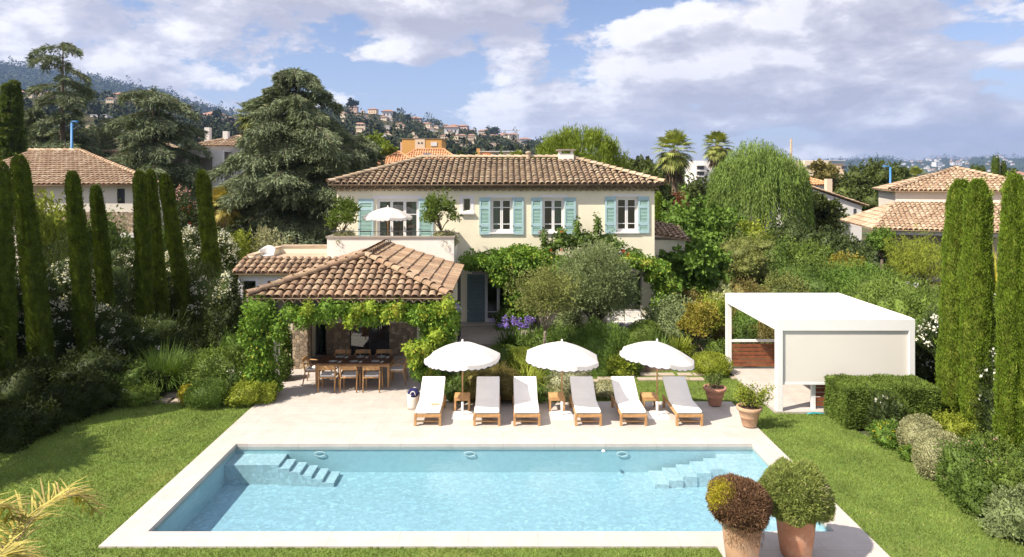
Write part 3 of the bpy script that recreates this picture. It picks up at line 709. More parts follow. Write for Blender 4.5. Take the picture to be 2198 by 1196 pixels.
# ================================================================ villa
FY = 28.6; s_ = FY/F
def fx(px): return X(px, FY)
def fz(py): return Z(py, FY)
villa = empty('villa', (0, FY, 0), 0, 'cream two-storey villa with turquoise shutters and a weathered tiled hip roof behind the pool', 'house')
vx0, vx1 = fx(723), fx(1405); ztop = 5.86
holes = [(fx(809), fx(899), 3.1, fz(428)), (fx(994), fx(1010), fz(453), fz(426)), (fx(1053), fx(1100), fz(499), fz(426)), (fx(1164), fx(1211), fz(499), fz(426)), (fx(1322), fx(1369), fz(498), fz(424)),
         (fx(1041), fx(1098), .22, fz(588)), (fx(1300), fx(1378), fz(667), fz(586))]
wb = wallholes(vx0, vx1, -.1, ztop, holes, FY, .3)
wb.box(vx0, vx0+.3, FY+.3, 35.0, -.1, ztop); wb.box(vx1-.3, vx1, FY+.3, 35.0, -.1, ztop); wb.box(vx0+.3, vx1-.3, 34.7, 35.0, -.1, ztop)
wb.build('wall', M['render'], villa, True)
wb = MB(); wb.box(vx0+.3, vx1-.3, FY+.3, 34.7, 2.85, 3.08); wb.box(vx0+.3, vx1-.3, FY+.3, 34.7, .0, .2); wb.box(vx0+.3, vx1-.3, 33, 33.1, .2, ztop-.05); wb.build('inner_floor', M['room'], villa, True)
# roof
ex0, ex1, ey0, ey1, ez = -7.26, 6.70, 28.25, 35.35, 5.97; ry = 31.75; rz = 7.13; rx0, rx1 = ex0+3.45, ex1-3.45
roof = roofface(villa, [(ex0,ey0,ez),(ex1,ey0,ez),(rx1,ry,rz),(rx0,ry,rz)], M['tile'], .25, .33, 1)
r2 = roofface(roof, [(ex1,ey0,ez),(ex1,ey1,ez),(rx1,ry,rz)], M['tile'], .25, .33, 2, name='roof_slope')
r3 = roofface(roof, [(ex0,ey1,ez),(ex0,ey0,ez),(rx0,ry,rz)], M['tile'], .25, .33, 3, name='roof_slope')
r4 = roofface(roof, [(ex1,ey1,ez),(ex0,ey1,ez),(rx0,ry,rz),(rx1,ry,rz)], M['tile'], .25, .5, 4, seg=3, name='roof_slope')
ridgecaps(roof, [((ex0,ey0,ez+.1),(rx0,ry,rz+.06)), ((ex1,ey0,ez+.1),(rx1,ry,rz+.06)), ((rx0,ry,rz+.08),(rx1,ry,rz+.08)), ((ex1,ey1,ez+.1),(rx1,ry,rz+.06)), ((ex0,ey1,ez+.1),(rx0,ry,rz+.06))], M['tile_cap'], .12)
ch = MB(); cx0, cx1 = X(1198, 31.7), X(1230, 31.7); ch.box(cx0, cx1, 31.4, 32.0, 6.9, 7.38)
for a in (cx0+.02, cx1-.14): ch.box(a, a+.12, 31.42, 31.98, 7.38, 7.52)
chim = ch.build('chimney', M['render_white'], roof, True); MB().box(cx0-.08, cx1+.08, 31.32, 32.08, 7.52, 7.58).build('chimney_cap', M['coping'], roof, True)
MB().lathe([(.09, -.1), (.09, .18), (.13, .2), (.13, .27), (.05, .3), (0, .31)], (X(1134, 31.6), 31.6, 7.2), 12).build('vent_pipe', M['tile_cap'], roof, True)
# genoise cornice : two rows of tiles under the eave
def genoise(parent, x0, x1, y, ztop_, rows=2, pitch=.25, rh=.12):
    V = []; Q = []; k = 0
    for r in range(rows):
        zz = ztop_-rh*r; yf = y-(.27-.13*r); n = int((x1-x0)/pitch)
        for i in range(n):
            cx = x0+(i+.5+(.5 if r % 2 else 0))*pitch
            for (rad, yy) in ((.118, yf), (.088, yf), (.088, y+.01), (.118, y+.01)):
                for q in range(8): a = math.pi*q/7; V.append((cx-rad*math.cos(a), yy, zz-rh+rad*.80*math.sin(a)))
            for g_ in range(3):
                for q in range(7): Q.append((k+g_*8+q, k+g_*8+q+1, k+(g_+1)*8+q+1, k+(g_+1)*8+q))
            k += 32
        for (za, zb, ya) in ((zz-.028, zz-.002, yf+.012),):
            V += [(x0,ya,za),(x1,ya,za),(x1,ya,zb),(x0,ya,zb),(x0,y+.01,za),(x1,y+.01,za),(x1,y+.01,zb),(x0,y+.01,zb)]
            Q += [(k,k+1,k+2,k+3),(k,k+4,k+5,k+1),(k+3,k+2,k+6,k+7)]; k += 8
    return link('cornice', npmesh('cornice', np.array(V), np.array(Q)), M['tile'], parent, True)
genoise(villa, vx0-.15, vx1+.15, FY, 5.95)
# surrounds
for (a, b_, c, d_, nm) in ((1046,1105,424.5,419,'lintel'), (1160,1218,424.5,419,'lintel'), (1316,1376,422.5,417,'lintel'), (801,905,427,420,'lintel')):
    MB().box(fx(a), fx(b_), FY-.012, FY, fz(c), fz(d_)).build(nm, M['band'], villa, True)
mb = MB(); mb.box(fx(987), fx(993.5), FY-.012, FY, fz(455), fz(420)); mb.box(fx(1010.5), fx(1017), FY-.012, FY, fz(455), fz(420)); mb.box(fx(993.5), fx(1010.5), FY-.012, FY, fz(425.5), fz(420)); mb.build('window_surround', M['band'], villa, True)
MB().box(fx(987), fx(1018), FY-.1, FY, fz(460), fz(456)).build('window_sill', M['band'], villa, True)
def casement(x0, x1, z0, z1, n=2, bars=(.27, .76), y=FY+.10, door=False, curtain=None, surround=False):
    w = MB(); t = .05
    w.box(x0, x0+t, y-.02, y+.06, z0, z1); w.box(x1-t, x1, y-.02, y+.06, z0, z1); w.box(x0+t, x1-t, y-.02, y+.06, z1-t, z1); w.box(x0+t, x1-t, y-.02, y+.06, z0, z0+t)
    root = w.build('door' if door else 'window', M['woodwhite'], villa, True)
    W = (x1-x0-2*t)/n
    for i in range(n):
        a = x0+t+i*W+.004; b = a+W-.008; sash = MB(); f = .055
        sash.box(a, a+f, y, y+.045, z0+t, z1-t); sash.box(b-f, b, y, y+.045, z0+t, z1-t); sash.box(a+f, b-f, y, y+.045, z1-t-f, z1-t); sash.box(a+f, b-f, y, y+.045, z0+t, z0+t+f*1.4)
        for q in bars: zz = z0+(z1-z0)*(1-q); sash.box(a+f, b-f, y+.004, y+.035, zz-.016, zz+.016)
        sash.build('sash', M['woodwhite'], root, True)
        MB().box(a+f, b-f, y+.018, y+.024, z0+t+f, z1-t-f).build('pane', M['glass'], root, True)
    for q in (curtain or []):
        a, b = q; cb = MB(); N = 14; yy = FY+.36
        for i in range(N):
            u0 = a+(b-a)*i/N; u1 = a+(b-a)*(i+1)/N; y0 = yy+(.03 if i % 2 else 0); y1 = yy+(0 if i % 2 else .03)
            cb.poly([(u0,y0,z0+.02),(u1,y1,z0+.02),(u1,y1,z1),(u0,y0,z1)])
        cb.build('curtain', M['curtain'], root, True)
    if door:
        for xx in ([x0+t+W-.03, x0+t+W*2-.03] if n == 3 else [x0+t+W+.03]): MB().box(xx-.012, xx+.012, y-.05, y-.003, z0+.95, z0+1.13).build('handle', M['steel'], root, True)
    else:
        MB().box(x0-.06, x1+.06, FY-.07, FY+.08, z0-.06, z0-.002).build('sill', M['band'], villa, True)
    return root
H0 = holes
casement(*H0[0], n=3, bars=(.28,), door=True, curtain=[(H0[0][0]+.05, H0[0][0]+.32), (H0[0][1]-.34, H0[0][1]-.05)])
mb = MB(); a = H0[1]; mb.box(a[0], a[0]+.03, FY+.08, FY+.13, a[2], a[3]); mb.box(a[1]-.03, a[1], FY+.08, FY+.13, a[2], a[3]); mb.box(a[0]+.03, a[1]-.03, FY+.08, FY+.13, a[3]-.03, a[3]); mb.box(a[0]+.03, a[1]-.03, FY+.08, FY+.13, a[2], a[2]+.03)
sw = mb.build('window', M['woodwhite'], villa, True); MB().box(a[0]+.03, a[1]-.03, FY+.10, FY+.106, a[2]+.03, a[3]-.03).build('pane', M['glassdark'], sw, True)
casement(*H0[2], curtain=[(H0[2][0]+.05, H0[2][0]+.36)]); casement(*H0[3], curtain=[(H0[3][1]-.42, H0[3][1]-.05)]); casement(*H0[4])
casement(*H0[5], bars=(.80,), door=True)
a = H0[6]; mb = MB(); t = .05; mb.box(a[0], a[0]+t, FY+.05, FY+.12, a[2], a[3]); mb.box(a[1]-t, a[1], FY+.05, FY+.12, a[2], a[3]); mb.box(a[0]+t, a[1]-t, FY+.05, FY+.12, a[3]-t, a[3]); mb.box(a[0]+t, a[1]-t, FY+.05, FY+.12, a[2], a[2]+t)
bw = mb.build('window', M['greywall'], villa, True); MB().box(a[0]+t, a[1]-t, FY+.08, FY+.086, a[2]+t, a[3]-t).build('pane', M['glass'], bw, True)
MB().box(a[0]+t, a[1]-t, FY+.16, FY+.17, a[3]-.62, a[3]-.02).build('blind', plain('grey green blind', (0.20,0.22,0.19), .9), bw, True)
def shutter(x0, x1, z0, z1, mf='shutter', ms_='shutter_slat', panels=((.10, .24), (.31, .72), (.79, .92)), swing=0.0):
    y1 = FY-.015; y0 = y1-.045; fr = MB(); f = .075
    fr.box(x0, x0+f, y0, y1, z0, z1); fr.box(x1-f, x1, y0, y1, z0, z1); hh = z1-z0; prev = 0.0
    zs = []
    for (a, b) in panels: fr.box(x0+f, x1-f, y0, y1, z1-hh*a, z1-hh*prev); prev = b; zs.append((z1-hh*b, z1-hh*a))
    fr.box(x0+f, x1-f, y0, y1, z0, z1-hh*prev)
    o = fr.build('shutter', M[mf], villa, True)
    sl = MB()
    for (a, b) in zs:
        n = max(2, int((b-a)/.055))
        for i in range(n):
            zz = a+(b-a)*(i+.5)/n; sl.hexa([(x0+f,y0+.006,zz-.026),(x1-f,y0+.006,zz-.026),(x1-f,y0+.014,zz-.026),(x0+f,y0+.014,zz-.026)], [(x0+f,y1-.012,zz+.022),(x1-f,y1-.012,zz+.022),(x1-f,y1-.004,zz+.022),(x0+f,y1-.004,zz+.022)])
    sl.build('louvre', M[ms_], o, True)
    hb = MB(); hb.box(x0-.01, x0+.05, y0-.012, y0-.002, z0+hh*.22, z0+hh*.25); hb.build('latch', M['steel'], o, True)
for (a, b, c, d_) in ((770,802,512,427.5), (899,930,512,427), (1029,1052.5,503.5,424), (1100.5,1124,503.5,424), (1140.5,1163.5,503,424), (1211.5,1235.5,503,424), (1298.5,1321.5,500.5,422), (1369.5,1393,500.5,422)):
    shutter(fx(a), fx(b), max(3.12, fz(c)), fz(d_), panels=((.10, .22), (.29, .93)) if c == 512 else ((.10, .24), (.31, .70), (.79, .92)))
shutter(fx(1003), fx(1041), .24, fz(588), 'shutter_blue', 'shutter_blue', ((.05, .76), (.82, .96)))
# front terrace block
tx0, tx1, ty0 = X(702, 26.3), -1.9, 26.3; tz = 3.94
tb = MB(); tb.box(tx0, tx1, ty0, FY-.002, -.1, 3.1); tb.box(tx0, tx1, ty0, ty0+.2, 3.1, tz); tb.box(tx0, tx0+.2, ty0+.2, FY-.002, 3.1, tz); tb.box(tx1-.2, tx1, ty0+.2, FY-.002, 3.1, tz)
bal = tb.build('balcony', M['render_white'], villa, True)
cp = MB(); cp.box(tx0-.04, tx1+.04, ty0-.04, ty0+.24, tz, tz+.06); cp.box(tx0-.04, tx0+.24, ty0+.24, FY-.01, tz, tz+.06); cp.box(tx1-.24, tx1+.04, ty0+.24, FY-.01, tz, tz+.06); cp.build('coping', M['coping'], bal, True)
rl = MB(); zr = tz+.24
rl.tube([(tx0+.1, ty0+1.9, zr), (tx0+.1, ty0+.1, zr), (tx1-.1, ty0+.1, zr), (tx1-.1, ty0+1.9, zr)], .011, 5)
for xx in np.linspace(tx0+.1, tx1-.1, 7): rl.tube([(xx, ty0+.1, tz+.05), (xx, ty0+.1, zr)], .008, 5)
rl.build('railing', M['frame_dark'], bal, True)

# ================================================================ low left wing with roof terrace
wing = empty('garden_wing', (-8.5, 23.8, 0), 0, 'low cream wing with a canal tile strip and flat roof terrace left of the villa', 'building')
wx0, wx1 = -9.25, -6.62; wy = 23.85
hW = [(X(521, wy), X(549, wy), Z(641, wy), Z(603, wy)), (X(574, wy), X(600, wy), Z(641, wy), Z(603, wy))]
wb = wallholes(wx0, wx1, -.1, 2.9, hW, wy, .25); wb.box(wx0, wx0+.25, wy+.25, 28.0, -.1, 2.9); wb.box(wx1-.05, wx1+.1, wy+.25, 26.28, -.1, 3.15)
wb.box(wx0, wx0+.2, 24.75, 28.0, 3.2, 3.42); wb.box(wx0+.2, tx0-.02, 27.7, 28.0, 3.2, 3.46); wb.build('wall', M['render'], wing, True)
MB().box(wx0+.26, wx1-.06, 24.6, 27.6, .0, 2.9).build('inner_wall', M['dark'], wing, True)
fl = MB(); fl.box(wx0+.2, tx0-.005, 24.75, 27.7, 2.95, 3.2); fl.build('terrace_floor', plain('terrace gravel', (0.42,0.31,0.22), .95, .2, 12, .4, 50), wing, True)
wr = roofface(wing, [(wx0-.2,wy-.25,2.92),(-5.2,wy-.25,2.92),(-5.2,24.75,3.32),(wx0-.2,24.75,3.32)], M['tile_pav'], .25, .33, 12)
cp = MB(); cp.box(wx0-.05, wx0+.24, 24.76, 28.0, 3.42, 3.47); cp.box(wx0+.24, tx0-.02, 27.66, 28.04, 3.46, 3.52); cp.build('coping', M['tile_cap'], wing, True)
for hh in hW:
    sr = MB(); a, b_, c, d_ = hh; sr.box(a-.16, a, wy-.012, wy, c-.05, d_+.12); sr.box(b_, b_+.16, wy-.012, wy, c-.05, d_+.12); sr.box(a, b_, wy-.012, wy, d_, d_+.12); wn = sr.build('window', M['band'], wing, True)
    MB().box(a, b_, wy+.12, wy+.13, c, d_).build('pane', M['glassdark'], wn, True); MB().box(a, a+.035, wy+.08, wy+.119, c, d_).build('frame', M['frame_dark'], wn, True)

# ================================================================ dining pavilion
pav = empty('dining_pavilion', (-4.4, 20.5, 0), 0, 'open dining pavilion with a hipped roof of old canal tiles and rubble stone walls', 'pavilion')
a0, a1, b0, b1, c0 = -7.3, -1.53, 19.45, 26.28, 2.80; ridx = -4.42; ryf = 21.95; rzz = 3.70
pr = roofface(pav, [(a0,b0,c0),(a1,b0,c0),(ridx,ryf,rzz)], M['tile_pav'], .245, .33, 21, r=.107, seg=7)
roofface(pr, [(a1,b0,c0),(a1,b1,c0),(ridx,b1,rzz),(ridx,ryf,rzz)], M['tile_pav'], .245, .40, 22, seg=6, name='roof_slope')
roofface(pr, [(a0,b1,c0),(a0,b0,c0),(ridx,ryf,rzz),(ridx,b1,rzz)], M['tile_pav'], .245, .40, 23, seg=6, name='roof_slope')
ridgecaps(pr, [((a0,b0,c0+.10),(ridx,ryf,rzz+.07)), ((a1,b0,c0+.10),(ridx,ryf,rzz+.07)), ((ridx,ryf-.05,rzz+.09),(ridx,b1-.02,rzz+.09))], M['tile_pav'], .125)
ce = MB(); ce.box(a0+.25, a1-.25, b0+.2, b1-.02, c0-.16, c0-.075); ce.build('ceiling', M['beam'], pav, True)
bm = MB(); bm.box(a0+.25, a1-.3, b0+.22, b0+.42, 2.05, 2.64); bm.box(a0+.25, a0+.45, b0+.42, 23.9, 2.3, 2.64); bm.box(a1-.5, a1-.3, b0+.42, 23.9, 2.3, 2.64); bm.build('beam', M['beam'], pav, True)
cn = genoise(pav, a0+.1, a1-.1, b0+.25, 2.81, 1, .245)
for xx in (-6.72, -2.0):
    MB().box(xx-.19, xx+.19, b0+.12, b0+.50, 0, 2.05).build('pillar', M['render_white'], pav, True)
sy = 22.3
MB().box(X(628, sy), X(660, sy), sy, sy+.45, 0, c0-.16).build('stone_pillar', M['stone'], pav, True)
by = 24.0
for q0, q1 in ((700, 750), (836, 895)): MB().box(X(q0, by), X(q1, by), by, by+.35, 0, c0-.16).build('stone_wall', M['stone'], pav, True)
MB().box(X(895, by)+.002, a1-.1, by, by+.3, 0, c0-.16).build('wall', M['render'], pav, True)
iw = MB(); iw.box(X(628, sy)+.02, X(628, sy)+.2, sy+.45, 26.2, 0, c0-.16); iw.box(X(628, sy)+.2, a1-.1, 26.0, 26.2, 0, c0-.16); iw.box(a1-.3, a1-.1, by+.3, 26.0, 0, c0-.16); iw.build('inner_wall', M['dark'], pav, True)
for (xa, xb, nn) in ((X(662, by), X(700, by), 2), (X(750, by), X(836, by), 2)):
    f = MB()
    for k in range(nn+1):
        xx = xa+(xb-xa)*k/nn; f.box(xx-.035, xx+.035, by+.05, by+.13, 0, c0-.17)
    f.box(xa+.035, xb-.035, by+.052, by+.128, c0-.24, c0-.17); f.box(xa+.035, xb-.035, by+.052, by+.128, 0, .07)
    gd = f.build('glass_door', M['frame_dark'], pav, True); MB().box(xa+.036, xb-.036, by+.08, by+.088, .07, c0-.24).build('pane', M['glassdark'], gd, True)
cb = MB(); 
for i in range(12):
    u0 = X(664, by)+i*.035; cb.poly([(u0,by+.25+(.03 if i%2 else 0),.05),(u0+.035,by+.25+(0 if i%2 else .03),.05),(u0+.035,by+.25+(0 if i%2 else .03),2.5),(u0,by+.25+(.03 if i%2 else 0),2.5)])
cb.build('curtain', M['curtain'], pav, True)

# ================================================================ white louvred pergola
perg = empty('white_pergola', (9.1, 20.3, 0), 0, 'white aluminium garden pergola with a flat louvred roof and cream side screen', 'pergola')
gx0, gx1, gy0, gy1, gz = 7.29, 10.97, 18.17, 22.40, 2.47; ps = .16
for (x_, y_) in ((gx0, gy0), (gx1-ps, gy0), (gx0, gy1-ps), (gx1-ps, gy1-ps)): MB().box(x_, x_+ps, y_, y_+ps, .02, gz-.3).build('post', M['white'], perg, True, bevel=.008)
fb = MB(); fb.box(gx0, gx1, gy0, gy0+ps, gz-.3, gz); fb.box(gx0, gx1, gy1-ps, gy1, gz-.3, gz); fb.box(gx0, gx0+ps, gy0+ps, gy1-ps, gz-.3, gz); fb.box(gx1-ps, gx1, gy0+ps, gy1-ps, gz-.3, gz); fb.box(gx0+.0, gx0+.012, gy0+.5, gy1-.3, gz, gz+.004); fb.build('fascia', M['white'], perg, True)
lv = MB(); n = 24
for i in range(n):
    y0 = gy0+ps+(gy1-gy0-2*ps)*i/n; y1 = gy0+ps+(gy1-gy0-2*ps)*(i+1)/n-.014; lv.box(gx0+ps, gx1-ps, y0, y1, gz-.05, gz-.015)
lv.build('louvre_roof', M['white'], perg, True)
MB().box(gx1-.05, gx1-.02, gy0+.1, gy1-.1, gz+.001, gz+.025).build('gutter', M['screen'], perg, True)
sc = MB(); sc.box(gx0+ps+.01, gx1-ps-.01, gy0+.05, gy0+.06, .77, gz-.3); so = sc.build('roller_screen', M['screen'], perg, True); MB().box(gx0+ps+.01, gx1-ps-.01, gy0+.035, gy0+.075, .72, .77).build('bottom_bar', M['white'], so, True)
MB().box(gx0-.02, gx1+.02, gy0-.02, gy1+.02, -.06, .02).build('floor', M['deck'], perg, True)
def slats(x0, x1, y, z0, z1, name='slat_panel', yd=None):
    m_ = MB(); n = 6
    for i in range(n):
        a = z0+(z1-z0)*i/n; b = a+(z1-z0)/n*.80
        if yd is None: m_.box(x0, x1, y, y+.03, a, b)
        else: m_.box(x0, x0+.03, y, yd, a, b)
    return m_.build(name, M['redwood'], perg, True)
slats(gx0+ps+.02, gx0+1.72, gy1-.16, .10, .86); slats(gx0+1.85, gx1-ps-.02, gy1-.16, .10, .86); MB().box(gx0+ps, gx1-ps, gy1-.17, gy1-.09, .90, .97).build('handrail', M['white'], perg, True); MB().box(gx0+1.74, gx0+1.82, gy1-.17, gy1-.09, .02, .90).build('baluster', M['white'], perg, True)
slats(8.42, gx1-ps-.02, gy0+.20, .10, .86); MB().box(8.30, 8.40, gy0+.18, gy0+.26, .02, .86).build('baluster', M['white'], perg, True); MB().box(8.30, gx1-ps, gy0+.18, gy0+.26, .865, .92).build('handrail', M['white'], perg, True)
tag(MB().tube([(8.0,18.0,.02),(8.12,17.97,.03),(8.25,18.03,.02),(8.38,17.98,.03),(8.5,18.02,.02),(8.2,18.06,.03),(8.05,18.02,.02)], .011, 6).build('garden_hose', M['hose'], smooth=True), 'turquoise hose lying on the grass at the pergola corner', 'hose')
# ================================================================ sunbeds
def lounger(x, y, label):
    r = empty('sun_lounger', (x, y, 0), 0, label, 'sun lounger', 'teak sunbeds with white cushions lined up behind the pool'); W = .66; L = 1.95
    def rail(sx):
        a = sx*(W/2-.02); MB().bar((a, 0, .27), (a, L-.35, .27), .035, .075).build('side_rail', M['teak'], r, bevel=.004)
    rail(-1); rail(1)
    for sx in (-1, 1):
        a = sx*(W/2-.02); MB().hexa([(a-.03,.02,0),(a+.03,.02,0),(a+.03,.08,0),(a-.03,.08,0)], [(a-.03,.0,.31),(a+.03,.0,.31),(a+.03,.09,.31),(a-.03,.09,.31)]).build('leg', M['teak'], r, bevel=.004)
        MB().hexa([(a-.03,L-.52,0),(a+.03,L-.52,0),(a+.03,L-.46,0),(a-.03,L-.46,0)], [(a-.03,L-.62,.31),(a+.03,L-.62,.31),(a+.03,L-.52,.31),(a-.03,L-.52,.31)]).build('leg', M['teak'], r, bevel=.004)
    MB().box(-W/2+.04, W/2-.04, .01, .05, .22, .30).build('end_rail', M['teak'], r, bevel=.004)
    MB().bar((-W/2+.03, .12, .09), (W/2-.03, .12, .09), .03, .03).build('stretcher', M['teak'], r)
    sl = MB()
    for i in range(9): sl.box(-W/2+.04, W/2-.04, .10+i*.095, .165+i*.095, .295, .312)
    sl.build('seat_slats', M['teak'], r)
    hx, hz = .93, .315; tx, tz_ = 1.62, .70; d = Vector((0, tx-hx, tz_-hz)).normalized()
    MB().bar((0, hx, hz), (0, tx, tz_), W-.08, .03, up=(0, -d.z, d.y)).build('backrest', M['teak'], r, bevel=.004)
    MB().bar((0, 1.30, .10), (0, 1.45, .56), W-.2, .025).build('back_prop', M['teak'], r)
    # mattress with fold
    w = W/2-.015; t = .075; prof = [(-.0, .32), (.46, .325), (.92, .325), (1.30, .535), (1.66, .735)]; N = 10; V = []; Q = []
    mb = MB(); top = []; bot = []
    for i, (yy, zz) in enumerate(prof):
        nx = Vector((0, 0, 1)) if i < 2 else Vector((0, -d.z, d.y)) if i > 2 else Vector((0, -d.z*.5, 1)).normalized()
        bot.append((yy, zz)); top.append((yy+nx.y*t, zz+nx.z*t))
    for i in range(len(prof)-1):
        mb.hexa([(-w,bot[i][0],bot[i][1]),(w,bot[i][0],bot[i][1]),(w,bot[i+1][0],bot[i+1][1]),(-w,bot[i+1][0],bot[i+1][1])], [(-w,top[i][0],top[i][1]),(w,top[i][0],top[i][1]),(w,top[i+1][0],top[i+1][1]),(-w,top[i+1][0],top[i+1][1])])
    me = bpy.data.meshes.new('mattress')
    # single skin (no inner caps)
    v = []; 
    for i in range(len(prof)): v += [(-w, *bot[i]), (w, *bot[i]), (w, *top[i]), (-w, *top[i])]
    f = [(0, 1, 2, 3)[::1], tuple(4*(len(prof)-1)+k for k in (3, 2, 1, 0))]
    for i in range(len(prof)-1):
        for k in range(4): k2 = (k+1) % 4; f.append((4*i+k, 4*(i+1)+k, 4*(i+1)+k2, 4*i+k2))
    me.from_pydata(v, [], f); me.update(); o = link('mattress', me, M['cushion'], r)
    bv = o.modifiers.new('bevel', 'BEVEL'); bv.width = .028; bv.segments = 3; bv.limit_method = 'ANGLE'; bv.angle_limit = math.radians(50)
    return r
LX = [(918, 'first sunbed from the left, beside the rope basket, with printed cards on its cushion'), (1045, 'second sunbed from the left, its cushion shaded by the left parasol'),
      (1131, 'third sunbed from the left, half shaded, left of the middle parasol'), (1263, 'fourth sunbed from the left, its head shaded, right of the middle parasol'),
      (1360, 'fifth sunbed from the left, just left of the right parasol pole'), (1480, 'rightmost sunbed, nearest the two terracotta pots')]
LXX = []
for px, lab in LX:
    x = X(px, 17.15)+.0; LXX.append(x); lounger(x, 17.12, lab)
def card(x, y, rz, w, l, mat, lab, cat, name, z=.402, t=.006):
    o = MB().box(-w/2, w/2, -l/2, l/2, 0, t).build(name, mat); o.location = (x, y, z); o.rotation_euler = (0, 0, rz); tag(o, lab, cat)
MC = [plain('striped towel a', (0.55,0.45,0.55), .8, .5, 25), plain('brown paper', (0.50,0.34,0.22), .8, .3, 15)]
card(LXX[0]-.08, 17.62, .45, .17, .12, MC[0], 'folded patterned card left of the book on the first sunbed', 'card', 'folded_card'); card(LXX[0]+.03, 17.70, .45, .12, .12, MC[0], 'small patterned card behind the book on the first sunbed', 'card', 'folded_card')
card(LXX[0]+.15, 17.56, .3, .20, .13, MC[1], 'closed light brown book on the first sunbed', 'book', 'book', t=.025)
# side tables
def side_table(x, y, label):
    r = empty('side_table', (x, y, 0), 0, label, 'side table', 'small square teak side tables between the sunbeds'); w = .21
    t = MB()
    for i in range(5): t.box(-w, w, -w+i*.085, -w+i*.085+.078, .36, .385)
    t.build('table_top', M['teak'], r, bevel=.003); a = MB(); a.box(-w+.05, w-.05, -w, -w+.025, .29, .358); a.box(-w+.05, w-.05, w-.025, w, .29, .358); a.box(-w, -w+.025, -w+.05, w-.05, .29, .358); a.box(w-.025, w, -w+.05, w-.05, .29, .358); a.build('apron', M['teak'], r)
    for sx in (-1, 1):
        for sy2 in (-1, 1): MB().box(sx*(w-.025)-.025, sx*(w-.025)+.025, sy2*(w-.025)-.025, sy2*(w-.025)+.025, 0, .359).build('leg', M['teak'], r)
side_table(-1.10, 18.42, 'small teak side table by the left parasol pole'); side_table(1.44, 18.42, 'small teak side table by the middle parasol pole'); side_table(3.94, 18.42, 'small teak side table by the right parasol pole')
# parasols
def parasol(x, y, z0, zr, R, label, tilt=(0, 0), rise=.37, plate=.56, group='round white scalloped parasols', n=8, rim=0.0, sq=1.0, rz=0.0, pole='teak'):
    r = empty('parasol', (x, y, z0), 0, label, 'parasol', group); rg = rngs(int(abs(x*10))+3)
    MB().box(-plate/2, plate/2, -plate/2, plate/2, .0, .03).build('base_plate', M['white'], r, bevel=.005)
    MB().tube([(0, 0, .03), (0, 0, .38)], .032, 12).build('base_tube', M['white'], r, smooth=True)
    MB().tube([(0, 0, .36), (0, 0, zr+rise-.03)], .02, 10).build('pole', M[pole], r, smooth=True)
    V = []; Q = []; K = 10; S = 8; cols = n*S
    def pt(i, k, dz=0):
        a = 2*math.pi*i/cols+rz; seg_a = (i % S)/S; t = k/K; chord = math.cos(math.pi/n)/math.cos((seg_a-.5)*2*math.pi/n); rr = R*t*(chord*(.985)+.015)
        zz = zr+rise*(1-t**1.55)-.045*math.sin(math.pi*seg_a)*t*t*R + dz
        return np.array([rr*math.cos(a), rr*math.sin(a)*sq, zz+tilt[0]*rr*math.cos(a)+tilt[1]*rr*math.sin(a)])
    for k in range(K+1):
        for i in range(cols): V.append(pt(i, k))
    for k in range(K):
        for i in range(cols): i2 = (i+1) % cols; Q.append((k*cols+i, (k+1)*cols+i, (k+1)*cols+i2, k*cols+i2))
    # valance
    b = len(V); n2 = cols*2
    for j in range(n2):
        i = j/2; p = (pt(int(i) % cols, K)+pt(math.ceil(i) % cols, K))/2; sc_ = .085+.03*abs(math.sin(math.pi*j/ (n2/(n*4)))); V.append(p); V.append(p*np.array([1.01, 1.01, 1])+np.array([0, 0, -sc_]))
    for j in range(n2): j2 = (j+1) % n2; Q.append((b+2*j, b+2*j+1, b+2*j2+1, b+2*j2))
    me = npmesh('canopy', np.array(V), np.array(Q)); o = link('canopy', me, M['canvas'], r)
    ed = MB(); pts = [tuple(V[b+2*j+1]+np.array([0, 0, -.006])) for j in range(n2)]; pts.append(pts[0]); ed.tube(pts, .008, 4, False); ed.build('edging', M['edge_navy'], o)
    MB().lathe([(.03, -.02), (.035, .01), (.02, .04), (.028, .055), (.0, .08)], (0, 0, zr+rise), 10).build('finial', M['cushion'], o)
    for i in range(n):
        a = pt(i*S, 0, -.02); c = pt(i*S, K, -.03); MB().bar(tuple(a), tuple(c), .015, .015).build('rib', M['teak'], r)
    return r
parasol(X(993, 17.9), 17.87, 0, 1.57, 1.0, 'left white parasol of the pool row, over the first side table', (.03, -.01), rz=.2)
parasol(X(1206, 17.9), 17.87, 0, 1.57, 1.0, 'middle white parasol of the pool row', (-.05, .0), rz=.32)
parasol(X(1410, 17.9), 17.87, 0, 1.58, 1.0, 'right white parasol of the pool row, tilted a little to the right', (-.14, -.05), rz=.1)
parasol(X(832, 27.3), 27.35, 3.1, 1.62, .98, 'white parasol up on the balcony in front of the glazed doors', (-.01, .0), rise=.36, plate=.5, group=None, rz=.25, n=8)
# rope basket
bk = empty('rope_basket', (-2.42, 18.45, 0), 0, 'round white rope basket with loop handles holding navy towels', 'basket')
MB().lathe([(0, .0), (.15, 0), (.165, .1), (.175, .3), (.18, .42), (.165, .42), (.16, .3), (.15, .06), (0, .05)], n=24).build('body', M['rope'], bk, smooth=True)
for sy2 in (-1, 1): MB().tube([(.07*math.cos(t), sy2*.185, .42+.10*math.sin(t)) for t in [i*math.pi/8 for i in range(9)]], .012, 6).build('handle', M['rope'], bk, smooth=True)
tw = empty('navy_towel', (-2.42, 18.45, .36), 0, 'bundle of navy blue towels with a yellow trim sticking out of the rope basket', 'towel'); lb = LB(); rg = rngs(4); f = lumps(rg, 8, .35, 5); V, Q = core((0, 0, .05), (.165, .165, .12), f, 1.0, 24, 12); lb.add(V, Q); lb.build('cloth', M['navy'], tw)
MB().tube([(-.03, -.05, .14), (.02, -.03, .185), (.05, .02, .15)], .014, 6).build('trim', LM['yellow petals'], tw)

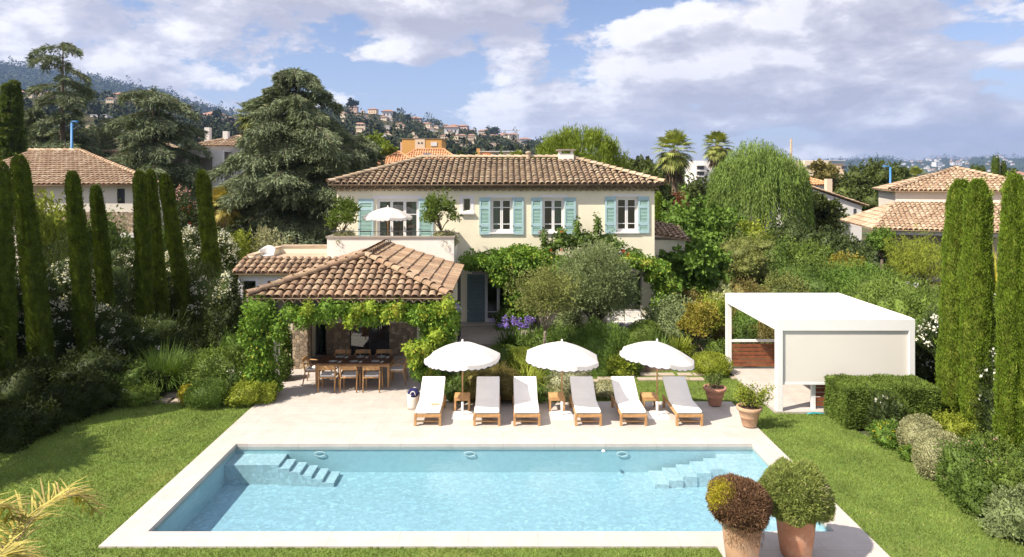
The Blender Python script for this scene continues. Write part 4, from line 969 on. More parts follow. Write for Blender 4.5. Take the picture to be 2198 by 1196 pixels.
# ================================================================ dining set
tb0, tb1, tf, tbk, th = -5.62, -3.36, 20.28, 21.18, .73
tbl = empty('dining_table', ((tb0+tb1)/2, 20.73, 0), 0, 'long dark teak dining table laid for six under the pavilion', 'dining table')
t = MB()
for i in range(9): y0 = tf+(tbk-tf)*i/9; t.box(tb0, tb1, y0, y0+.096, th-.03, th)
t.build('table_top', M['teak_top'], tbl, True)
ap = MB(); ap.box(tb0+.05, tb1-.05, tf+.03, tf+.06, th-.115, th-.032); ap.box(tb0+.05, tb1-.05, tbk-.06, tbk-.03, th-.115, th-.032); ap.box(tb0+.03, tb0+.06, tf+.06, tbk-.06, th-.115, th-.032); ap.box(tb1-.06, tb1-.03, tf+.06, tbk-.06, th-.115, th-.032); ap.build('apron', M['teak'], tbl, True)
for xx in (tb0+.06, tb1-.06):
    for yy in (tf+.06, tbk-.06): MB().hexa([(xx-.025,yy-.025,0),(xx+.025,yy-.025,0),(xx+.025,yy+.025,0),(xx-.025,yy+.025,0)], [(xx-.035,yy-.035,th-.032),(xx+.035,yy-.035,th-.032),(xx+.035,yy+.035,th-.032),(xx-.035,yy+.035,th-.032)]).build('leg', M['teak'], tbl, True)
def chair(x, y, rz, label):
    r = empty('dining_chair', (x, y, 0), rz, label, 'dining chair', 'teak dining chairs around the long table'); w, dp = .24, .23
    sb = MB(); sb.box(-w+.01, w-.01, -dp, dp, .40, .435); sb.build('seat', M['teak'], r, bevel=.005)
    MB().box(-w+.03, w-.03, -dp+.02, dp-.02, .437, .485).build('seat_cushion', M['cushion'], r, bevel=.015)
    for sx in (-1, 1):
        MB().hexa([(sx*w-.018,dp-.02,0),(sx*w+.018,dp-.02,0),(sx*w+.018,dp+.02,0),(sx*w-.018,dp+.02,0)], [(sx*w-.02,dp-.045,.42),(sx*w+.02,dp-.045,.42),(sx*w+.02,dp+.0,.42),(sx*w-.02,dp+.0,.42)]).build('leg', M['teak'], r)
        MB().tube([(sx*w, -dp-.06, 0), (sx*w, -dp+.02, .42), (sx*w, -dp-.02, .62), (sx*(w-.01), -dp-.06, .76)], [.018, .022, .02, .018], 7).build('leg', M['teak'], r, smooth=True)
        MB().tube([(sx*w, dp-.03, .42), (sx*(w+.01), dp-.05, .60), (sx*(w+.015), 0, .645), (sx*w, -dp-.02, .66)], [.016, .016, .02, .018], 7).build('armrest', M['teak'], r, smooth=True)
    pts = [(-w+.0, -dp-.05), (-w*.5, -dp-.085), (0, -dp-.095), (w*.5, -dp-.085), (w, -dp-.05)]; b = MB()
    for i in range(4):
        (xa, ya), (xb, yb) = pts[i], pts[i+1]; b.hexa([(xa,ya-.014,.66),(xb,yb-.014,.66),(xb,yb+.014,.66),(xa,ya+.014,.66)], [(xa,ya-.024,.78),(xb,yb-.024,.78),(xb,yb+.004,.78),(xa,ya+.004,.78)])
    b.build('backrest', M['teak'], r); return r
for px, nm in ((709, 'left'), (755, 'middle'), (803, 'right')):
    chair(X(px, 20.3), 20.12, 0, f'{nm} one of the three dining chairs on the pool side of the table')
    chair(X(px, 20.3)+.05, 21.42, math.pi, f'{nm} one of the three dining chairs on the far side of the table')
chair(tb0-.12, 20.75, -math.pi/2, 'dining chair at the left end of the table'); chair(tb1+.15, 20.75, math.pi/2, 'dining chair at the right end of the table')
for row, yy in (('near', 20.47), ('far', 20.98)):
    for px, nm in ((712, 'left'), (757, 'middle'), (803, 'right')):
        x = X(px, 20.4)+(.02 if row == 'near' else .1)
        r = empty('plate', (x, yy, th), 0, f'white dinner plate, {nm} setting on the {row} side of the dining table', 'plate', 'white dinner plates on the dining table'); MB().lathe([(0, .002), (.08, .002), (.13, .02), (.135, .022), (.08, .009), (0, .008)], n=24).build('dish', M['ceramic'], r, smooth=True)
        o = MB().box(-.04, .04, -.08, .08, 0, .006).build('napkin', M['cushion']); o.location = (x+.21, yy-.01, th); o.rotation_euler = (0, 0, -.15); tag(o, f'folded pale napkin, {nm} setting on the {row} side of the dining table', 'napkin', 'napkins on the dining table')
        g_ = empty('wine_glass', (x+.16, yy+.17, th), 0, f'clear stemmed glass, {nm} setting on the {row} side of the dining table', 'glass', 'glasses on the dining table'); MB().lathe([(.03, 0), (.004, .006), (.004, .08), (.03, .11), (.034, .16), (.028, .19)], n=14).build('bowl', M['glass'], g_, smooth=True)
# inner table and chairs seen through the pavilion glass
# potted plants
def pot(name, x, y, prof, mat, label, soil_r, soil_z, rim=None):
    r = empty(name, (x, y, 0), 0, label, 'plant pot'); MB().lathe(prof, n=40).build('pot', mat, r, smooth=True)
    MB().lathe([(0, soil_z+.01), (soil_r*.6, soil_z+.015), (soil_r, soil_z)], n=24).build('soil', M['soil_pot'], r); return r
sp = [(0, 0), (.165, 0), (.185, .04), (.215, .2), (.255, .22), (.252, .235), (.285, .42), (.32, .425), (.335, .45), (.335, .50), (.32, .515), (.28, .515), (.27, .46)]
sp = [(0, .02), (.16, .02), (.175, .05), (.215, .24), (.228, .245), (.228, .26), (.262, .42), (.30, .425), (.312, .45), (.312, .50), (.298, .512), (.262, .51), (.252, .46)]
p1 = pot('potted_tree', X(1535, 18.7), 18.72, sp, M['terra_dusk'], 'small terracotta pot with a bare stemmed plant right of the last sunbed', .255, .465)
p2 = pot('potted_tree', X(1609, 17.1), 17.12, sp, M['terra_pale'], 'pale terracotta pot with a leafy young citrus at the right corner of the deck', .255, .465)
def sapling(root, h, w, mat, n, seed, leaf=.05, off=(0, 0), nst=5):
    rg = rngs(seed); tb_ = MB(); lb = LB(); 
    for i in range(nst*3):
        a = rg.uniform(0, 6.28); r = w/2*rg.uniform(.5, 1); tip = np.array([r*math.cos(a)+off[0], r*math.sin(a)*.8+off[1], .5+h*rg.uniform(.5, 1)]); b = np.array([.05*math.cos(a), .05*math.sin(a), .45]); limb(tb_, b, tip, .012, .004, rg, 4, .12)
        m = n//(nst*3); t = rg.uniform(.4, 1.05, (m, 1)); P = b+(tip-b)*t+rg.normal(0, .045, (m, 3)); lb.add(leaves(P, rg.normal(0, 1, (m, 3))+np.array([0, 0, .3]), leaf, leaf*.5, rg, .4))
    tb_.build('stem', M['bark'], root); lb.build('foliage', LM[mat], root)
sapling(p1, .42, .5, 'mid green', 700, 31, .05); sapling(p2, .55, .95, 'lime green', 2000, 32, .06, (.12, 0), 6)
bp_ = [(0, 0), (.235, 0), (.26, .03), (.30, .3), (.335, .62), (.345, .66), (.385, .68), (.395, .72), (.385, .76), (.36, .78), (.325, .77), (.315, .70)]
b1_ = pot('potted_shrub', X(1592, 11.05), 11.05, [(r*.93, z*1.0) for r, z in bp_], M['terra_pale'], 'tall terracotta pot with a withered brown heath mound, left of the big pair', .30, .70)
b2_ = pot('potted_shrub', X(1708, 11.28), 11.28, [(r*.93, z*1.0) for r, z in bp_], M['terra'], 'tall terracotta pot with a green thyme dome, right of the big pair', .30, .70)
# heath mound: dense little twigs, brown with a yellow patch on the upper left
def mound(root, c, rad, parts, seed, L=.05, W=.011, n=26000):
    rg = rngs(seed); fa = lumps(rg, 12, .14, 12); fb_ = lumps(rg, 70, .13, 60); f = lambda q: fa(q)*fb_(q); d = dirs(rg, n, -.55); r = f(d)*(1-.12*rg.random(n)); P = np.array(c)+d*np.array(rad)*r[:, None]; N = d.copy(); N[:, 2] += .25
    lab = parts(d, rg)
    for nm, mat, idx in lab: 
        lb = LB(); lb.add(leaves(P[idx], N[idx], L, W, rg, .55))
        if nm == 'foliage': lb.add(*core(c, rad, f, .84, zmin=-.55)); sprays(lb, c, rad, None, 260, L, .3, rg, .09, -.7, .1, 7)
        lb.build(nm, LM[mat], root)
def parts1(d, rg):
    y = (d @ np.array([-.82, -.1, .56])) + rg.normal(0, .06, len(d)) > .84
    y &= ~((d @ np.array([-.3, -.9, .3])) > .93)
    return [('foliage', 'heath brown', ~y), ('yellow_growth', 'heath yellow', y)]
mound(b1_, (-.03, 0, .935), (.475, .475, .40), parts1, 71)
def parts2(d, rg):
    y = (d @ np.array([.62, -.62, .35])) + rg.normal(0, .05, len(d)) > .955
    return [('foliage', 'thyme green', ~y), ('dry_patch', 'thyme dry', y)]
mound(b2_, (.02, 0, .98), (.555, .55, .47), parts2, 72, L=.06, W=.014, n=30000)
lb = LB(); rg = rngs(8); a = rg.uniform(3.6, 5.6, 800); zz = rg.uniform(.42, .80, 800); P = np.stack([.35*np.cos(a), .35*np.sin(a), zz], 1); lb.add(leaves(P, np.stack([np.cos(a)*.2, np.sin(a)*.2, -np.ones(800)], 1), .06, .006, rg, .5)); lb.build('trailing_twigs', LM['heath brown'], b1_)
# roof terrace chair, balcony planters, sofa
wc = empty('garden_chair', (-8.85, 25.6, 3.2), 0, 'white moulded chair standing on the flat roof terrace', 'chair'); Vc = []; Qc = []; nn = 18
for j in range(5):
    for i in range(nn): a = math.pi*(-.05+1.1*i/(nn-1)); r = .27+.03*j/4; Vc.append((r*math.cos(a), r*.8*math.sin(a)*1.0, .16+.34*j/4*(.55+.45*math.sin(a)**2)))
for j in range(4):
    for i in range(nn-1): Qc.append((j*nn+i, j*nn+i+1, (j+1)*nn+i+1, (j+1)*nn+i))
o = link('shell', npmesh('shell', np.array(Vc), np.array(Qc), True), M['plastic'], wc); sm = o.modifiers.new('s', 'SOLIDIFY'); sm.thickness = .02
MB().lathe([(0, .17), (.26, .17), (.26, .145), (0, .145)], n=20).build('seat', M['plastic'], wc)
for sx in (-1, 1):
    for sy2 in (-1, 1): MB().tube([(sx*.22, sy2*.17, 0), (sx*.19, sy2*.15, .15)], .018, 6).build('leg', M['plastic'], wc)
def sofa(x, y, w, rz, label, seatmat='cushion', wood='teak', n=2):
    r = empty('outdoor_sofa', (x, y, .02), rz, label, 'sofa'); MB().box(-w/2, w/2, -.4, .4, .10, .22).build('frame', M[wood], r); 
    for sx in (-1, 1):
        MB().box(sx*(w/2-.04)-.04, sx*(w/2-.04)+.04, -.4, .4, .22, .52).build('arm', M[wood], r)
        for yy in (-.36, .30): MB().box(sx*(w/2-.04)-.04, sx*(w/2-.04)+.04, yy, yy+.06, 0, .10).build('leg', M[wood], r)
    ww = (w-.18)/n
    for i in range(n):
        a = -w/2+.09+i*ww; MB().box(a+.005, a+ww-.005, -.38, .25, .225, .38).build('seat_cushion', M[seatmat], r, bevel=.03); MB().box(a+.01, a+ww-.01, .22, .40, .385, .80).build('back_cushion', M[seatmat], r, bevel=.04)
    return r
sofa(9.75, 20.6, 1.9, math.pi/2*0+math.pi/2, 'cushioned wooden sofa inside the white pergola', n=3)
sofa(X(1345, 27.6), 27.75, 1.55, 0, 'white two-seat garden sofa under the right ground floor window', wood='white')
o = MB().box(-.35, .35, -.25, .25, .32, .36); 
for sx in (-.3, .3):
    for sy2 in (-.2, .2): o.box(sx-.02, sx+.02, sy2-.02, sy2+.02, 0, .319)
ct = o.build('coffee_table', M['teak']); ct.location = (X(1355, 26.2), 26.2, 0); tag(ct, 'low light wood table among the plants in front of the white sofa', 'table')
# ================================================================ cypress rows
for a in [(2, 350, 12, 19.1, 50, 'columnar cypress cut by the left photo edge'), (40, 335, 98, 20.6, 50, 'tallest columnar cypress on the left, second from the photo edge'),
          (155, 370, 190, 22.0, 40, 'slim columnar cypress third from the left, in front of the pale neighbour wall'), (205, 400, 240, 23.6, 34, 'shortest columnar cypress of the left row, fourth from the left'),
          (300, 370, 315, 24.2, 36, 'left one of the two touching cypresses in the left row'), (322, 368, 352, 25.8, 30, 'right one of the two touching cypresses in the left row'),
          (352, 377, 408, 26.6, 34, 'leaning columnar cypress second from the right in the left row'), (432, 368, 470, 28.5, 37, 'columnar cypress nearest the big cedar, last of the left row')]:
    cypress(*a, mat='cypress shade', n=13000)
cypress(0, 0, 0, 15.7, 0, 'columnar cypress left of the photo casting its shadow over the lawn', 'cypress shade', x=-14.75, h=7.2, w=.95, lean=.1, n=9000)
for a in [(2062, 388, 2040, 17.6, 64, 'columnar cypress on the right beside the pergola, leftmost of the right pair'), (2098, 388, 2096, 16.5, 68, 'columnar cypress on the right, second from the pergola'),
          (2178, 378, 2166, 15.1, 60, 'columnar cypress near the right photo edge, third from the pergola'), (2208, 392, 2206, 14.9, 60, 'columnar cypress cut by the right photo edge')]:
    cypress(*a, n=19000)

OL = 'white flowering oleanders behind the left cypresses'
def oleander(px, Y, wpx, ytop, label, cnt=40, seed=None, group=OL, fac=(0.0, -.8, .6), **k):
    return shrub(px, Y, wpx, ytop, 'oleander green', label, 'oleander', 'oleander', group, size=.15, asp=.17, dens=1.3, amp=.35, jit=.45, up=.8, flowers=('white petals', int(cnt*1.8), .095, fac), seed=seed, corek=.75, depth=.4, **k)
oleander(62, 22.0, 110, 580, 'white oleander between the edge cypress and the tallest left cypress', 40)
oleander(150, 24.0, 130, 560, 'white oleander behind the third left cypress', 60)
oleander(120, 22.3, 110, 650, 'low white oleander in front of the second left cypress gap', 35)
oleander(225, 24.6, 120, 575, 'white oleander between the third and the shortest cypress', 70)
oleander(270, 25.8, 130, 545, 'dense white oleander left of the two touching cypresses', 110)
oleander(215, 23.0, 90, 660, 'low oleander with scattered white flowers under the shortest cypress', 25)
oleander(300, 23.6, 110, 690, 'shaded oleander under the two touching cypresses', 8)
oleander(370, 27.6, 90, 540, 'white oleander behind the leaning left cypress', 50)
oleander(405, 29.5, 100, 495, 'tall white oleander left of the last left cypress', 110)
oleander(475, 30.0, 80, 500, 'tall white oleander right of the last left cypress', 80)
oleander(440, 27.2, 100, 600, 'white oleander in front of the last left cypress', 60)
oleander(488, 23.3, 64, 592, 'white oleander beside the low wing wall', 45)
oleander(355, 24.4, 90, 700, 'dark oleander with two white blooms in front of the leaning cypress', 5)
oleander(2012, 19.2, 90, 680, 'white oleander at the grey gate beside the right cypress pair', 26, group='white oleanders on the right')
oleander(2135, 17.6, 90, 640, 'white oleander between the right cypresses', 34, group='white oleanders on the right')
oleander(2140, 16.1, 70, 760, 'lower white oleander between the second and third right cypress', 14, group='white oleanders on the right')
oleander(2192, 16.4, 60, 830, 'white oleander behind the cypress at the right photo edge', 10, group='white oleanders on the right')
oleander(1905, 16.6, 60, 858, 'young oleander with one white bloom cluster in front of the clipped hedge', 5, group='white oleanders on the right')

# ================================================================ left garden
S = shrub
B = lambda y: GY(y)
S(447, B(868), 96, 815, 'mid green', 'round dark green clipped ball at the lawn edge, left garden', 'clipped_shrub', 'topiary ball', size=.045, amp=.06, up=.5)
S(404, B(862), 34, 826, 'yellow green', 'small yellow leaved shrub left of the dark clipped ball', size=.05)
S(528, B(866), 74, 820, 'lime green', 'mounded lime green shrub beside the deck corner', size=.05, asp=.6, amp=.15)
S(570, B(862), 48, 824, 'lime green', 'smaller lime green mound touching the cream pillar foot', size=.05, asp=.6)
S(505, B(848), 62, 790, 'mid green', 'leafy rose bush with white blooms behind the clipped ball', 'rose_bush', 'rose bush', flowers=('white petals', 7, .07, (0, -.7, .6)), size=.07, dens=.8)
S(470, B(832), 130, 752, 'box green', 'large rounded dark leafed shrub in the middle of the left garden', size=.07, amp=.25)
S(512, B(800), 84, 725, 'strap green', 'soft light green feathery mound left of the vine column', size=.14, asp=.12, up=1.2, jit=.35, amp=.15)
grassclump(508, B(835), 26, 787, 'strap green', 'small purple agapanthus beside the white rose bush', 60, 'agapanthus', .03, flowers=('purple petals', 3, .06), cat='agapanthus', group='agapanthus clumps')
grassclump(355, B(836), 110, 752, 'strap green', 'arching ornamental grass clump in the left garden', 1500, W=.018, droop=.8)
S(262, B(858), 96, 798, 'mid green', 'low bush with white roses at the back of the left lawn', 'rose_bush', 'rose bush', flowers=('white petals', 9, .06, (0, -.7, .6)), size=.06)
S(300, B(862), 90, 822, 'box green', 'low dark green bush beside the stepping stones', size=.05)
S(330, B(850), 60, 800, 'dark green', 'dark bush behind the stepping stones, below the grass clump', size=.06)
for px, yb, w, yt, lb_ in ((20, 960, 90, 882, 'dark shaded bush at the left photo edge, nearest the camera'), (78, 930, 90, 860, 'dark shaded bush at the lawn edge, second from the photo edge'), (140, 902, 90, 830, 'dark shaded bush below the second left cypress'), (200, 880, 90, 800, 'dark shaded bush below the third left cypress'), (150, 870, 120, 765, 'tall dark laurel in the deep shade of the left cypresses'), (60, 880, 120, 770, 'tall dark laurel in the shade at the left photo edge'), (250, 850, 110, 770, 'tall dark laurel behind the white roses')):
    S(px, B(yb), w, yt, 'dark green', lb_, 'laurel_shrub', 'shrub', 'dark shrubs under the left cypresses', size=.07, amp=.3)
S(430, B(780), 130, 715, 'dark green', 'broad low dark shrub behind the ornamental grass', size=.07)
S(495, B(760), 120, 695, 'box green', 'spreading light topped shrub below the low wing', size=.06)
S(488, 22.9, 86, 640, 'dark green', 'dark round bush in front of the low wing wall', size=.08)
S(550, 23.2, 70, 690, 'silver green', 'grey green lavender mound behind the left vine column', size=.10, asp=.15, up=1)
S(606, B(815), 40, 762, 'mid green', 'leafy green bush right of the left vine column', size=.07)
S(611, 22.6, 34, 690, 'bright green', 'hydrangea with pale green white flower heads beside the stone pillar', 'hydrangea', 'hydrangea', flowers=('green white petals', 9, .12, (0, -.9, .2)), size=.09)
S(110, 28.5, 120, 430, 'lime green', 'bright leafed tree between the edge cypresses and the pale neighbour house', 'tree', 'tree', size=.14, amp=.35, asp=.6)
S(205, 29.5, 90, 470, 'mid green', 'leafy tree behind the shortest left cypress', 'tree', 'tree', size=.14, amp=.35)
S(330, 30.0, 110, 490, 'mid green', 'leafy shrub below the arches of the neighbour house', size=.12, amp=.3)
S(252, 31.0, 110, 515, 'mid green', 'leafy shrub in front of the stone band of the neighbour house', size=.12, amp=.3)
S(392, 35.0, 70, 404, 'oleander green', 'pink flowering oleander left of the big cedar', 'oleander', 'oleander', flowers=('pink petals', 60, .08, (0, -.8, .5)), size=.14, asp=.3)
S(402, 33.0, 60, 446, 'dark green', 'shrub with orange red blooms below the pink oleander', flowers=('red petals', 14, .09, (0, -.8, .5)), size=.12)
S(520, 31.0, 80, 496, 'lime green', 'yellow green shrub behind the roof terrace', size=.11, amp=.3)
S(568, 31.5, 80, 493, 'variegated', 'pale variegated shrub behind the roof terrace', size=.11, amp=.3)
S(470, 32.5, 90, 505, 'mid green', 'green shrub between the last cypress and the roof terrace', size=.12, amp=.3)
# ================================================================ vines
def vine(name, label, blobs, mat, leaf=.10, dens=1.0, cat='climbing vine', loc=None, stems=None, extra=None, group=None):
    c0 = loc or blobs[0][0]; r = empty(name, tuple(c0[:2])+(0,), 0, label, cat, group); lb = LB(); rg = rngs(int(abs(c0[0]*53+c0[1]*31+len(blobs)))+3)
    for c, rad in blobs:
        area = 4*math.pi*((rad[0]*rad[1]+rad[0]*rad[2]+rad[1]*rad[2])/3); n = int(min(9000, dens*area/(leaf*leaf*.7*.5)*1.1))
        blob(lb, (c[0]-c0[0], c[1]-c0[1], c[2]), rad, n, leaf, leaf*.7, rg, .34, 6, 9, .35, .15, .6, -1.0, .70, .25, .25)
    lb.build('foliage', LM[mat], r)
    if stems:
        t = MB()
        for st_ in stems: t.tube([(p[0]-c0[0], p[1]-c0[1], p[2]) for p in st_], .03, 6)
        t.build('stem', M['bark'], r, smooth=True)
    if extra:
        mat2, pts, rr = extra; fb = LB(); flowerballs(fb, [(p[0]-c0[0], p[1]-c0[1], p[2]) for p in pts], rr, 26, rg, .5); fb.build('blossom', LM[mat2], r)
    return r
Yv = 19.42
bl = []
for px in range(625, 960, 26):
    yc = 672+8*math.sin(px*.05); bl.append(((X(px, Yv), Yv, Z(yc, Yv)), (.28, .24, .27+.08*math.sin(px*.11))))
vine('wisteria_vine', 'wisteria garland hanging along the front eave of the dining pavilion', bl, 'vine green', .095)
vine('wisteria_vine', 'yellow green wisteria sprays hanging from the middle of the pavilion beam', [((X(p, 19.2), 19.2, Z(y, 19.2)), (.16, .13, .22)) for p, y in ((660, 664), (752, 690), (768, 668), (828, 675), (850, 668), (795, 660), (905, 672), (935, 668))], 'vine yellow', .09)
vine('wisteria_vine', 'thick vine column covering the left pavilion pillar', [((X(px, 19.5), 19.5, Z(py, 19.5)), (rw, .42, rh)) for px, py, rw, rh in ((556, 668, .48, .38), (552, 700, .46, .42), (562, 740, .44, .42), (568, 780, .42, .42), (562, 812, .46, .38), (582, 826, .22, .24), (598, 710, .22, .3))], 'vine green', .10, 1.1, stems=[[(-6.7, 19.5, 0), (-6.7, 19.5, 1.2)]])
vine('wisteria_vine', 'broad vine spilling over the right pavilion pillar', [((X(px, 19.45), 19.45, Z(py, 19.45)), (rw, .42, rh)) for px, py, rw, rh in ((945, 668, .50, .30), (900, 675, .3, .3), (940, 700, .46, .4), (925, 735, .40, .35), (950, 725, .28, .35), (905, 765, .32, .35), (925, 790, .32, .28), (900, 790, .24, .24), (968, 690, .22, .3))], 'vine green', .10, 1.1, stems=[[(-2.0, 19.3, 0), (-2.0, 19.35, 1.2), (-2.1, 19.3, 2.2)]], extra=('purple petals', [(X(985, 19.1), 19.1, Z(664, 19.1)), (X(981, 19.1), 19.1, Z(656, 19.1))], .06))
vine('wisteria_vine', 'yellowish vine tips at the right pavilion pillar', [((X(px, 19.0), 19.0, Z(py, 19.0)), (.2, .16, .22)) for px, py in ((890, 770), (882, 750), (915, 745), (960, 655), (938, 720))], 'vine yellow', .09)
Yc = 27.9
bl = [((X(px, Yc-.4), Yc-.4, Z(py, Yc-.4)), (rw*1.08, .8, rh*1.1)) for px, py, rw, rh in ((1020, 563, .55, .28), (1060, 560, .65, .42), (1105, 556, .75, .50), (1150, 560, .80, .45), (1195, 575, .7, .5), (1090, 592, .5, .45), (1110, 625, .45, .5), (1130, 660, .45, .45), (1140, 610, .6, .5), (1118, 545, .5, .3))]
vine('climbing_vine', 'dense creeper hanging like a curtain from the villa facade left of the olive tree', bl, 'vine green', .12, 1.1, loc=(X(1090, Yc), Yc, 0), stems=[[(X(1150, Yc), Yc, .1), (X(1150, Yc), Yc, 3)]])
S(1105, 27.6, 70, 660, 'mid green', 'green jasmine bush at the foot of the creeper curtain', 'jasmine', 'shrub', size=.09)
pk = MB(); 
for px in (1020, 1100, 1200, 1300, 1380): pk.box(X(px, 28.2)-.03, X(px, 28.2)+.03, 27.25, FY-.003, 2.50, 2.58)
pk.box(X(1015, 28), X(1385, 28), 27.3, 27.36, 2.42, 2.499)
po = pk.build('arbour_beams', M['beam']); tag(po, 'timber arbour fixed to the villa facade under the creepers', 'arbour')
bl = [((X(px, Yc-.5), Yc-.5, Z(py, Yc-.5)), (rw, .7, rh)) for px, py, rw, rh in ((1345, 560, .6, .22), (1385, 566, .55, .28), (1415, 575, .5, .35), (1425, 610, .5, .5), (1425, 650, .42, .45), (1400, 590, .3, .25))]
vine('climbing_vine', 'light green creeper round the right corner of the villa', bl, 'vine green', .11, .9, loc=(X(1400, Yc), Yc, 0))
bl = [((X(px, 27.7), 27.8, Z(py, 27.7)), (rw, .4, rh)) for px, py, rw, rh in ((1210, 520, .5, .35), (1250, 515, .6, .4), (1290, 520, .5, .4), (1180, 535, .35, .25), (1320, 530, .4, .3), (1360, 545, .4, .2), (1205, 500, .2, .22), (1283, 485, .10, .45), (1240, 487, .1, .35), (1168, 512, .12, .35))]
rgx = rngs(77)
vine('trumpet_vine', 'trumpet creeper with red blooms climbing the facade above the olive tree', bl, 'mid green', .12, .55, loc=(X(1250, 27.8), 27.8, 0), extra=('red petals', [(X(px+rgx.normal(0, 6), 27.2), 27.25, Z(py+rgx.normal(0, 5), 27.2)) for px, py in ((1180, 541), (1190, 545), (1335, 540), (1350, 545), (1322, 532), (1372, 550), (1330, 545), (1170, 505), (1200, 502), (1340, 537), (1362, 552))], .05))
# ================================================================ centre garden trees
broadtree(X(1288, 25.3), 25.3, Z(524, 25.3), 2.75, 'olive grey', 'large grey green olive tree in front of the villa', .20, 54, .11, .26, 1000, .40, name='olive_tree', cat='olive tree', group='olive trees', lean=(-.25, 0), seed=14, base_r=.035, up=.7, stems=2, airy=True)
broadtree(X(1170, 21.8), 21.8, Z(573, 21.8), 2.1, 'olive light', 'slender young tree with pale forked trunk left of the middle parasol', .42, 26, .07, .45, 380, .34, bark='bark_pale', airy=True, seed=22, base_r=.018)
# terrace trees in planters
for px, yt, lab, wv in ((735, 428, 'small leafy tree in the left balcony corner', 1.25), (948, 412, 'taller small tree in the right balcony corner', 1.5)):
    Yt = 27.0; r = broadtree(X(px, Yt), Yt, Z(yt, Yt)-3.1, wv, 'box green', lab, .42, 14, .085, .5, 300, .34, airy=True, z0=3.1, seed=int(px), base_r=.02, group='small trees on the balcony')
    MB().box(-.28, .28, -.28, .28, 0, .55).build('planter', M['greywall'], r, bevel=.01)
    shrub(px+(8 if px > 800 else 3), 26.8, 56, 498, 'variegated', ('variegated plant at the foot of the right balcony tree' if px > 800 else 'variegated plant at the foot of the left balcony tree'), z0=3.55, size=.06)
# ================================================================ centre garden shrubs
grassclump(1105, B(752), 100, 686, 'strap green', 'big purple agapanthus clump in front of the villa terrace', 420, 'agapanthus', .035, flowers=('purple petals', 26, .095), cat='agapanthus', group='agapanthus clumps')
grassclump(1330, B(745), 60, 700, 'strap green', 'purple agapanthus clump right of the olive trunk', 120, 'agapanthus', .03, flowers=('purple petals', 9, .085), cat='agapanthus', group='agapanthus clumps')
grassclump(1232, B(762), 50, 722, 'strap green', 'agapanthus with a single lilac head between the two trees', 90, 'agapanthus', .03, flowers=('purple petals', 2, .10), cat='agapanthus', group='agapanthus clumps')
S(1180, B(765), 120, 706, 'mid green', 'green bushy shrub behind the middle parasol', size=.07, amp=.2)
S(1222, 26.2, 60, 672, 'olive grey', 'pale shrub at the foot of the olive tree', size=.08)
S(1235, B(775), 90, 715, 'mid green', 'dark feathery shrub left of the olive trunk', size=.1, asp=.2, up=.9)
S(1290, B(790), 130, 700, 'strap green', 'tall feathery green clump right of the middle parasol', size=.15, asp=.12, up=1.4, jit=.4, amp=.25)
S(1080, B(800), 100, 742, 'box green', 'light topped box mound left of the middle parasol', size=.045, amp=.1, up=.6)
S(1118, B(802), 90, 748, 'lime green', 'bright box mound beside the middle parasol edge', size=.045, amp=.1, up=.6)
grassclump(1128, B(842), 110, 783, 'lime green', 'clump of yellow green strap leaves behind the third sunbed', 420, 'strap_leaf_plant', .035, cat='strap leaf plant', droop=1.1)
grassclump(1152, B(862), 60, 820, 'strap green', 'low strap leaved clump between the third sunbed and the side table', 160, 'strap_leaf_plant', .03, cat='strap leaf plant')
S(1040, B(858), 95, 786, 'olive brown', 'brownish rosemary like shrub behind the second sunbed', size=.06, asp=.25, up=.8)
S(1085, B(861), 70, 790, 'olive brown', 'brownish green shrub between the second and third sunbed', size=.06, asp=.25, up=.8)
S(985, B(858), 66, 806, 'mid green', 'small leafy green bush behind the left side table', size=.055)
S(960, B(840), 60, 780, 'mid green', 'green bush under the left parasol edge', size=.07)
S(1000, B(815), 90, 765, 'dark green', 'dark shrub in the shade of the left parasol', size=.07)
S(1180, B(828), 42, 795, 'mid green', 'small dark round shrub under the middle parasol', size=.045)
S(1228, B(845), 86, 788, 'silver green', 'airy bush with tiny white flowers under the middle parasol', flowers=('white petals', 60, .018, None), size=.05, amp=.3)
S(1195, B(856), 66, 832, 'variegated', 'low groundcover with yellow green flowers behind the middle side table', flowers=('yellow petals', 14, .025, None), size=.05)
S(1235, B(860), 50, 822, 'silver green', 'low silvery plant left of the fourth sunbed', size=.05)
S(1300, B(848), 66, 818, 'variegated', 'silvery low mound between the fourth and fifth sunbed', size=.04, amp=.08)
S(1320, B(797), 96, 752, 'lime green', 'yellow green leafy mound left of the right parasol', size=.09, asp=.4, up=.5)
S(1345, B(800), 60, 765, 'mid green', 'green shrub under the edge of the right parasol', size=.07)
S(1527, B(802), 84, 757, 'lime green', 'yellow green clipped ball left of the pergola post', 'clipped_shrub', 'topiary ball', size=.04, amp=.05, up=.5)
S(1380, B(755), 84, 688, 'box green', 'dark dome shaped shrub in front of the sofa', size=.05, amp=.06)
grassclump(1410, B(770), 70, 718, 'strap green', 'dark green strappy clump above the right parasol', 300, 'strap_leaf_plant', .03, cat='strap leaf plant')
grassclump(1460, B(762), 60, 722, 'lime green', 'light green strappy clump beside the ochre shrub', 260, 'strap_leaf_plant', .035, cat='strap leaf plant')
broadtree(X(1500, B(758)), B(758), Z(652, B(758)), 1.55, 'ochre green', 'small ochre tinted tree left of the pergola', .18, 18, .075, .6, 420, .34, name='small_tree', seed=41, stems=3, airy=True)
S(1430, B(742), 100, 640, 'olive grey', 'loose grey green shrub at the right corner of the villa', size=.085, amp=.4, dens=.9)
S(1480, 27.5, 90, 628, 'olive brown', 'greenish brown shrub behind the ochre tree', size=.09, amp=.35)
S(1537, B(725), 74, 646, 'lime green', 'yellow green bush just left of the pergola back corner', size=.08, amp=.3)
S(1560, B(755), 50, 700, 'olive brown', 'thin brownish bush beside the pergola post', size=.06, amp=.3, dens=.7)
